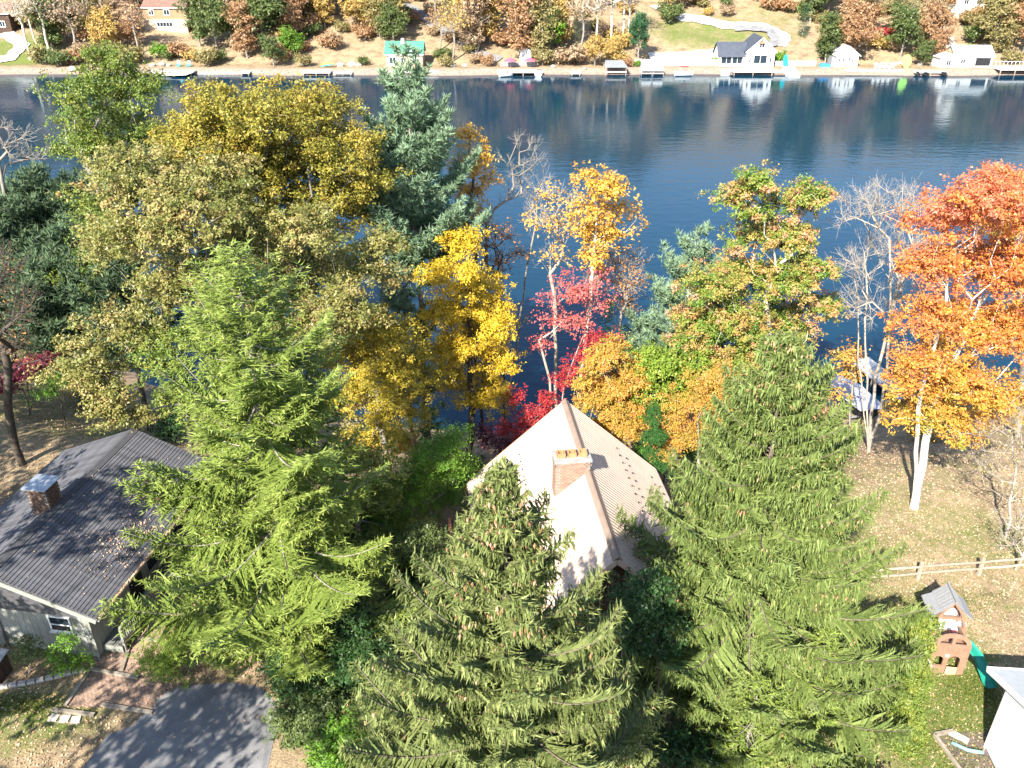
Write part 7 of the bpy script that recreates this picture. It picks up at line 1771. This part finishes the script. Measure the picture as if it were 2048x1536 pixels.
FAR = [('bare', 'far_brown', -113.4, 212, 1.5), ('bare', 'far_brown', -110.1, 214, 1.65), ('tall', 'far_green', -110.1, 217, 1.35), ('shrub', 'far_green', -105.9, 208, 1.56), ('shrub', 'far_olive', -109.2, 209, 1.68), ('sparse', 'far_brown', -104.0, 215, 1.5), ('shrub', 'far_orange', -101.5, 210, 1.56), ('sparse', 'far_olive', -102.4, 222, 1.5), ('bare', 'far_brown', -103.5, 232, 1.5), ('sparse', 'far_brown', -110.7, 236, 1.8), ('shrub', 'far_green', -103.4, 206.5, 1.32), ('shrub', 'far_olive', -94.6, 206, 1.44), ('wide', 'far_brown', -96.3, 222, 1.12), ('round', 'far_gold', -95.9, 214, 1.05), ('sparse', 'far_orange', -88.2, 214, 1.35), ('shrub', 'far_olive', -89.1, 208, 1.92), ('round', 'far_orange', -90.9, 218, 0.75), ('wide', 'far_orange', -96.0, 242, 1.2), ('round', 'far_brown', -101.2, 240, 1.35), ('tall', 'far_green', -75.3, 219, 1.5), ('round', 'far_green', -70.3, 216, 1.42), ('tall', 'far_green', -68.2, 222, 1.65), ('shrub', 'bright_green', -82.8, 212, 1.44), ('shrub', 'far_gold', -74.9, 211, 1.32), ('shrub', 'far_gold', -79.6, 214, 1.2), ('shrub', 'far_olive', -70.5, 208, 1.68), ('tall', 'far_orange', -62.2, 212, 1.35), ('round', 'far_green', -59.2, 217, 1.65), ('tall', 'far_green', -57.0, 224, 1.8), ('wide', 'far_orange', -52.4, 229, 1.5), ('round', 'far_orange', -53.2, 220, 1.05), ('tall', 'far_orange', -62.7, 222, 1.65), ('round', 'bright_green', -51.6, 212, 0.75), ('round', 'far_green', -54.8, 206.5, 0.75), ('wide', 'far_orange', -49.9, 240, 1.65), ('shrub', 'far_olive', -48.1, 206, 1.2), ('sparse', 'far_brown', -44.4, 238, 1.5), ('round', 'far_gold', -36.4, 226, 1.27), ('wide', 'far_olive', -31.7, 228, 1.5), ('tall', 'far_olive', -28.8, 224, 1.65), ('bare', 'far_brown', -39.7, 232, 1.5), ('shrub', 'far_green', -34.3, 208, 0.96), ('round', 'far_green', -42.7, 244, 1.5), ('sparse', 'far_gold', -19.2, 228, 1.35), ('wide', 'far_gold', -9.6, 222, 1.65), ('tall', 'far_gold', -5.3, 220, 1.42), ('sparse', 'far_gold', -13.9, 210, 1.27), ('round', 'far_olive', -12.4, 230, 1.8), ('sparse', 'far_orange', -17.2, 216, 1.05), ('shrub', 'far_olive', -15.4, 206, 1.2), ('shrub', 'far_orange', -5.7, 207, 1.08), ('tall', 'far_orange', 1.9, 212, 1.72), ('tall', 'far_olive', 7.2, 211, 1.58), ('round', 'bright_green', 8.4, 214, 1.12), ('tall', 'far_gold', 10.9, 218, 1.72), ('shrub', 'far_olive', 7.0, 207.5, 1.68), ('bare', 'far_brown', 19.7, 214, 1.5), ('bare', 'far_brown', 24.1, 217, 1.65), ('bare', 'far_brown', 27.6, 222, 1.65), ('sparse', 'far_brown', 16.2, 216, 1.35), ('fir', 'far_green', 15.2, 218, 1.26), ('wide', 'far_gold', 19.1, 207, 0.75), ('round', 'far_gold', 23.2, 207.5, 0.63), ('shrub', 'far_brown', 13.4, 208, 1.8), ('pine', 'far_pine', 29.3, 209.5, 1.13), ('shrub', 'far_orange', 26.0, 206.5, 0.96), ('shrub', 'bright_green', 28.7, 206.6, 0.6), ('round', 'far_gold', 40.4, 240, 1.05), ('round', 'far_green', 45.5, 244, 1.5), ('tall', 'far_olive', 53.1, 250, 1.2), ('tall', 'far_orange', 63.8, 250, 1.2), ('wide', 'far_orange', 71.5, 248, 1.08), ('tall', 'far_green', 75.3, 232, 1.65), ('fir', 'far_pine', 71.3, 224, 1.15), ('wide', 'far_orange', 76.8, 210.5, 1.27), ('round', 'far_orange', 80.7, 214, 1.2), ('tall', 'far_green', 72.8, 209, 1.12), ('sparse', 'far_brown', 92.4, 234, 1.35), ('sparse', 'far_orange', 92.4, 240, 1.5), ('round', 'far_green', 91.3, 212, 1.2), ('wide', 'far_orange', 97.9, 214, 1.2), ('round', 'far_orange', 98.2, 209, 0.83), ('tall', 'far_green', 100.6, 232, 1.5), ('round', 'far_olive', 93.5, 222, 1.2), ('shrub', 'red', 90.7, 222, 1.44), ('shrub', 'far_gold', 87.3, 216, 1.56), ('shrub', 'bright_green', 61.8, 209, 1.2), ('shrub', 'bright_green', 47.2, 208.6, 0.84), ('round', 'far_green', 94.2, 206.8, 0.6), ('fir', 'far_olive', 112.7, 223, 0.98), ('wide', 'far_olive', 119.3, 221, 1.72), ('round', 'far_orange', 121.4, 215, 1.42), ('round', 'far_olive', 114.7, 216, 1.2), ('wide', 'far_olive', 129.2, 224, 1.8), ('tall', 'far_orange', 114.4, 240, 1.5), ('shrub', 'bright_green', 108.6, 214, 0.96), ('shrub', 'far_gold', 101.4, 209, 1.2), ('shrub', 'far_olive', 115.9, 209, 1.44), ('tall', 'far_gold', 112.7, 244, 1.5), ('wide', 'far_olive', -167.0, 249.9, 1.84), ('round', 'far_green', -162.1, 249.1, 1.65), ('round', 'far_green', -152.9, 253.3, 1.74), ('round', 'far_orange', -145.5, 250.4, 1.35), ('round', 'far_green', -141.2, 253.4, 1.77), ('wide', 'far_orange', -135.5, 257.4, 1.76), ('round', 'far_olive', -127.3, 260.8, 1.56), ('round', 'far_orange', -119.5, 257.9, 1.32), ('round', 'far_olive', -109.4, 249.9, 1.46), ('round', 'far_green', -99.7, 248.1, 1.78), ('tall', 'far_olive', -95.7, 248.1, 1.37), ('round', 'far_green', -86.7, 249.2, 1.62), ('round', 'far_green', -78.2, 253.6, 1.7), ('tall', 'far_orange', -77.3, 261.2, 1.75), ('wide', 'far_green', -69.5, 257.6, 1.83), ('round', 'far_green', -58.3, 260.2, 1.56), ('tall', 'far_green', -49.2, 255.1, 1.76), ('round', 'far_olive', -41.6, 249.5, 1.85), ('tall', 'far_olive', -37.3, 250.8, 1.89), ('round', 'far_green', -28.0, 252.6, 1.58), ('wide', 'far_green', -15.2, 252.3, 1.49), ('round', 'far_green', -7.5, 253.3, 1.66), ('wide', 'far_green', -0.7, 258.9, 1.66), ('tall', 'far_green', 4.5, 261.5, 1.56), ('wide', 'far_orange', 13.7, 257.3, 1.42), ('wide', 'far_green', 23.4, 248.7, 1.91), ('tall', 'far_green', 27.2, 256.5, 1.33), ('tall', 'far_olive', 33.5, 252.1, 1.33), ('wide', 'far_orange', 45.5, 254.7, 1.49), ('tall', 'far_green', 80.1, 255.9, 1.8), ('tall', 'far_green', 89.0, 258.0, 1.78), ('round', 'far_olive', 95.9, 249.4, 1.35), ('tall', 'far_green', 103.8, 259.5, 1.42), ('round', 'far_orange', 110.2, 250.5, 1.59), ('round', 'far_green', 116.1, 250.4, 1.61), ('round', 'far_green', 124.9, 248.4, 1.92), ('wide', 'far_green', 134.2, 255.4, 1.7), ('wide', 'far_green', 142.0, 258.1, 1.75), ('round', 'far_olive', 141.8, 248.8, 1.85), ('round', 'far_olive', 153.7, 251.4, 1.6), ('round', 'far_orange', 157.6, 248.5, 1.68), ('round', 'far_olive', -177.6, 276.4, 1.37), ('tall', 'far_green', -168.8, 265.4, 1.53), ('round', 'far_green', -164.0, 278.8, 1.37), ('wide', 'far_green', -156.7, 273.7, 1.59), ('round', 'far_olive', -151.5, 281.5, 1.38), ('tall', 'far_olive', -142.0, 280.4, 1.44), ('round', 'far_green', -130.4, 266.5, 1.88), ('wide', 'far_green', -122.1, 279.6, 1.6), ('wide', 'far_green', -114.2, 269.0, 1.47), ('tall', 'far_green', -107.7, 273.2, 1.89), ('round', 'far_olive', -101.1, 265.2, 1.47), ('tall', 'far_green', -91.4, 278.3, 1.4), ('tall', 'far_olive', -89.2, 280.5, 1.86), ('wide', 'far_green', -72.8, 264.6, 1.58), ('wide', 'far_olive', -70.4, 275.8, 1.85), ('round', 'far_green', -58.2, 265.6, 1.5), ('round', 'far_olive', -54.1, 272.1, 1.52), ('round', 'far_green', -48.8, 270.7, 1.34), ('wide', 'far_green', -41.6, 283.8, 1.37), ('round', 'far_green', -28.4, 278.6, 1.78), ('round', 'far_olive', -14.4, 268.8, 1.76), ('round', 'far_olive', -6.4, 279.1, 1.49), ('round', 'far_green', -0.1, 264.2, 1.87), ('tall', 'far_olive', 4.5, 267.4, 1.38), ('round', 'far_olive', 17.1, 272.2, 1.67), ('wide', 'far_olive', 25.7, 283.9, 1.44), ('tall', 'far_green', 33.3, 276.0, 1.33), ('round', 'far_olive', 39.4, 274.1, 1.84), ('shrub', 'far_olive', 50.3, 242.5, 1.04), ('shrub', 'far_gold', -50.8, 227.6, 1.53), ('shrub', 'far_brown', -62.5, 220.6, 1.53), ('shrub', 'far_green', -51.2, 221.1, 1.12), ('shrub', 'far_olive', 74.8, 233.4, 1.34), ('shrub', 'far_brown', -37.9, 236.4, 1.72), ('shrub', 'far_brown', -65.2, 215.7, 1.44), ('shrub', 'far_olive', -120.6, 229.1, 1.75), ('shrub', 'far_gold', -111.3, 238.7, 1.7), ('shrub', 'far_brown', -12.9, 235.6, 1.43), ('shrub', 'far_olive', 114.8, 244.6, 1.71), ('shrub', 'far_gold', -55.0, 217.4, 1.77), ('shrub', 'far_brown', -75.8, 228.2, 1.41), ('shrub', 'far_brown', 48.9, 245.0, 0.98), ('shrub', 'far_orange', 123.9, 233.0, 1.2), ('shrub', 'far_olive', -111.7, 223.4, 1.17), ('shrub', 'far_orange', -5.9, 234.4, 1.11), ('shrub', 'far_green', -73.7, 233.4, 1.74), ('shrub', 'far_green', -27.4, 236.8, 1.09), ('shrub', 'far_gold', -28.7, 244.5, 1.08), ('shrub', 'far_olive', -18.4, 236.4, 1.67), ('shrub', 'far_orange', 120.0, 227.8, 1.27), ('shrub', 'far_green', 74.8, 240.3, 0.97), ('shrub', 'far_green', -68.4, 210.2, 1.35), ('shrub', 'far_brown', 89.9, 215.5, 1.06), ('shrub', 'far_brown', -42.7, 216.6, 1.52), ('shrub', 'far_green', 112.1, 221.2, 1.73), ('shrub', 'far_brown', 15.5, 209.1, 1.78), ('shrub', 'far_orange', -96.0, 216.0, 1.67), ('shrub', 'far_olive', 18.2, 234.8, 1.04), ('shrub', 'far_brown', -19.6, 224.2, 1.01), ('shrub', 'far_olive', 21.4, 227.3, 1.31), ('shrub', 'far_green', 39.6, 235.5, 1.71), ('shrub', 'far_orange', -120.9, 245.0, 1.19), ('shrub', 'far_green', -48.9, 224.6, 1.32), ('shrub', 'far_brown', -33.1, 235.7, 1.15), ('shrub', 'far_olive', -56.7, 225.2, 1.79), ('shrub', 'far_brown', 80.3, 227.3, 1.11), ('shrub', 'far_brown', 42.0, 238.4, 1.23), ('shrub', 'far_olive', 1.8, 219.7, 1.29), ('shrub', 'far_gold', 122.2, 245.0, 1.1), ('shrub', 'far_olive', -111.6, 219.1, 1.4), ('shrub', 'far_gold', 24.7, 208.2, 1.47), ('shrub', 'far_olive', 115.9, 215.1, 1.4), ('shrub', 'far_brown', 68.1, 241.8, 1.22), ('shrub', 'far_olive', -52.5, 235.7, 1.59), ('shrub', 'far_gold', 50.4, 237.4, 1.01), ('shrub', 'far_olive', 11.5, 235.0, 1.03), ('shrub', 'far_brown', -20.7, 237.6, 1.24), ('shrub', 'far_green', 73.9, 214.2, 1.47), ('shrub', 'far_gold', 126.5, 226.6, 1.41), ('shrub', 'far_olive', 114.7, 229.9, 1.55), ('shrub', 'far_olive', -12.5, 230.2, 1.77), ('shrub', 'far_brown', 55.1, 237.1, 1.19), ('shrub', 'far_brown', 87.6, 220.5, 1.33), ('shrub', 'far_orange', 8.1, 237.2, 1.23), ('shrub', 'far_orange', -80.2, 234.4, 1.54), ('shrub', 'far_olive', -42.2, 226.1, 1.23), ('shrub', 'far_green', 56.1, 242.6, 1.17), ('shrub', 'far_olive', 78.3, 231.1, 1.36), ('shrub', 'far_orange', -43.9, 216.8, 1.64), ('shrub', 'far_brown', -8.3, 209.6, 1.1), ('shrub', 'far_brown', -99.3, 211.6, 1.69), ('shrub', 'far_orange', -50.0, 226.3, 1.61), ('shrub', 'far_olive', -9.7, 214.5, 1.03), ('shrub', 'far_orange', 71.3, 239.0, 1.49), ('shrub', 'far_brown', -54.7, 215.6, 1.78), ('shrub', 'far_brown', 12.5, 223.5, 1.52), ('shrub', 'far_olive', -5.1, 223.3, 1.17), ('shrub', 'far_brown', 129.6, 235.6, 1.59), ('shrub', 'far_gold', 29.3, 222.5, 1.38), ('shrub', 'far_gold', 29.5, 238.7, 1.29), ('shrub', 'far_brown', 102.4, 220.6, 1.24), ('shrub', 'far_brown', 79.1, 221.6, 1.03), ('shrub', 'far_gold', -99.1, 221.8, 1.75), ('shrub', 'far_green', 40.7, 233.8, 1.71), ('shrub', 'far_orange', 114.9, 231.8, 1.54), ('shrub', 'far_orange', -36.2, 222.0, 1.63), ('shrub', 'far_olive', -52.7, 214.1, 1.67), ('shrub', 'far_olive', -116.6, 229.5, 1.71), ('shrub', 'far_brown', -109.8, 242.5, 1.31), ('shrub', 'far_green', -80.4, 212.1, 1.09), ('shrub', 'far_orange', -2.5, 217.9, 1.75), ('shrub', 'far_orange', -98.7, 230.0, 1.5), ('shrub', 'far_olive', -126.5, 237.8, 1.43), ('shrub', 'far_orange', -82.5, 233.1, 1.75), ('shrub', 'far_orange', -50.4, 214.2, 1.52), ('shrub', 'far_brown', 67.1, 240.3, 0.97), ('shrub', 'far_brown', -1.7, 240.3, 1.53), ('shrub', 'far_orange', 67.1, 239.9, 1.64), ('shrub', 'far_brown', -13.6, 245.3, 1.52), ('shrub', 'far_olive', 6.1, 211.5, 1.14), ('shrub', 'far_brown', -117.9, 239.6, 1.56), ('shrub', 'far_orange', -102.8, 242.4, 1.6), ('shrub', 'far_orange', -54.3, 210.2, 1.54), ('shrub', 'far_brown', 94.9, 237.1, 0.97), ('shrub', 'far_brown', -58.3, 238.0, 1.11), ('shrub', 'far_brown', 22.9, 224.2, 1.5), ('shrub', 'far_green', 129.7, 232.9, 1.54), ('shrub', 'far_brown', 11.2, 220.1, 1.46), ('shrub', 'far_gold', 25.1, 216.5, 1.8), ('shrub', 'far_brown', -11.1, 225.9, 1.08), ('shrub', 'far_orange', -78.0, 212.3, 1.59), ('shrub', 'far_brown', -38.8, 231.7, 0.99), ('shrub', 'far_orange', -103.9, 222.0, 1.39), ('shrub', 'far_gold', -57.5, 227.0, 1.31), ('shrub', 'far_brown', 122.3, 244.8, 1.21), ('shrub', 'far_orange', -24.5, 245.8, 1.26), ('shrub', 'far_olive', -76.0, 241.4, 1.0), ('shrub', 'far_olive', -111.5, 243.6, 1.31), ('shrub', 'far_brown', -32.9, 241.3, 0.98), ('shrub', 'far_gold', -39.7, 236.9, 1.17), ('shrub', 'far_gold', 123.6, 237.5, 1.16), ('shrub', 'far_gold', -57.9, 242.6, 1.0), ('shrub', 'far_brown', -14.3, 220.3, 1.3), ('shrub', 'far_green', -15.8, 211.0, 1.21), ('shrub', 'far_olive', -61.7, 234.8, 1.09), ('shrub', 'far_gold', -79.6, 236.6, 1.29), ('shrub', 'far_olive', -49.0, 229.0, 1.49), ('shrub', 'far_orange', 119.3, 235.2, 1.51), ('shrub', 'far_brown', -0.7, 219.9, 1.06), ('shrub', 'far_orange', -25.0, 232.0, 1.31), ('shrub', 'far_brown', 47.0, 244.7, 1.76), ('shrub', 'far_green', -29.3, 222.6, 1.67), ('sparse', 'far_olive', 94.4, 217.7, 1.12), ('tall', 'far_gold', -46.7, 228.8, 1.01), ('round', 'far_olive', -30.7, 224.9, 1.29), ('tall', 'far_olive', 85.1, 224.8, 1.31), ('sparse', 'far_brown', -66.6, 218.4, 1.2), ('round', 'far_brown', 27.3, 243.1, 1.05), ('round', 'far_brown', 2.1, 242.6, 1.16), ('round', 'far_gold', 116.5, 223.8, 0.93), ('bare', 'far_gold', 78.1, 239.0, 1.02), ('round', 'far_olive', -32.2, 223.0, 1.07), ('bare', 'far_olive', -109.7, 241.8, 1.4), ('bare', 'far_olive', -98.2, 224.0, 1.31), ('sparse', 'far_gold', 132.4, 237.8, 1.35), ('tall', 'far_brown', -103.5, 241.7, 1.17), ('bare', 'far_olive', 18.4, 235.5, 1.28), ('bare', 'far_olive', -113.4, 231.1, 1.23), ('round', 'far_orange', -100.9, 236.6, 0.92), ('tall', 'far_green', -118.7, 245.3, 0.93), ('bare', 'far_orange', 28.1, 221.0, 1.29), ('wide', 'far_olive', -108.8, 221.6, 1.3), ('bare', 'far_gold', -115.4, 220.6, 1.07), ('round', 'far_olive', -102.4, 223.1, 0.95), ('wide', 'far_brown', -62.1, 231.9, 1.1), ('bare', 'far_green', -113.6, 245.5, 0.96), ('round', 'far_green', -28.5, 219.1, 0.98), ('sparse', 'far_olive', -77.6, 240.2, 1.0), ('tall', 'far_green', 124.6, 243.1, 1.08), ('wide', 'far_orange', -49.5, 236.5, 1.4), ('sparse', 'far_orange', -108.5, 246.0, 1.34), ('tall', 'far_gold', -50.0, 235.8, 0.98), ('tall', 'far_brown', -9.5, 225.0, 1.38), ('tall', 'far_green', -106.0, 229.6, 0.95), ('wide', 'far_olive', 81.6, 238.5, 1.22), ('round', 'far_olive', -62.1, 220.9, 1.3), ('bare', 'far_orange', -8.3, 215.1, 1.07), ('round', 'far_gold', 123.0, 236.7, 1.27), ('wide', 'far_green', 24.9, 243.8, 1.41), ('bare', 'far_gold', 16.7, 238.2, 1.3), ('bare', 'far_gold', 95.5, 218.7, 0.92), ('tall', 'far_brown', 116.9, 242.9, 0.91), ('tall', 'far_brown', 101.9, 228.8, 0.98), ('bare', 'far_gold', 125.2, 230.9, 0.99), ('tall', 'far_gold', -90.2, 239.4, 1.2), ('round', 'far_brown', -115.8, 236.5, 1.08), ('tall', 'far_brown', -9.6, 215.1, 1.38), ('wide', 'far_orange', 86.4, 223.5, 0.9), ('round', 'far_gold', -113.0, 245.6, 1.0), ('sparse', 'far_olive', 101.0, 220.1, 1.16), ('sparse', 'far_green', -11.0, 227.9, 1.22), ('wide', 'far_green', 65.7, 245.2, 1.26)]

for i, (k, pal, X, Y, s) in enumerate(FAR): far_tree(k, pal, X, Y, s, 500 + i)
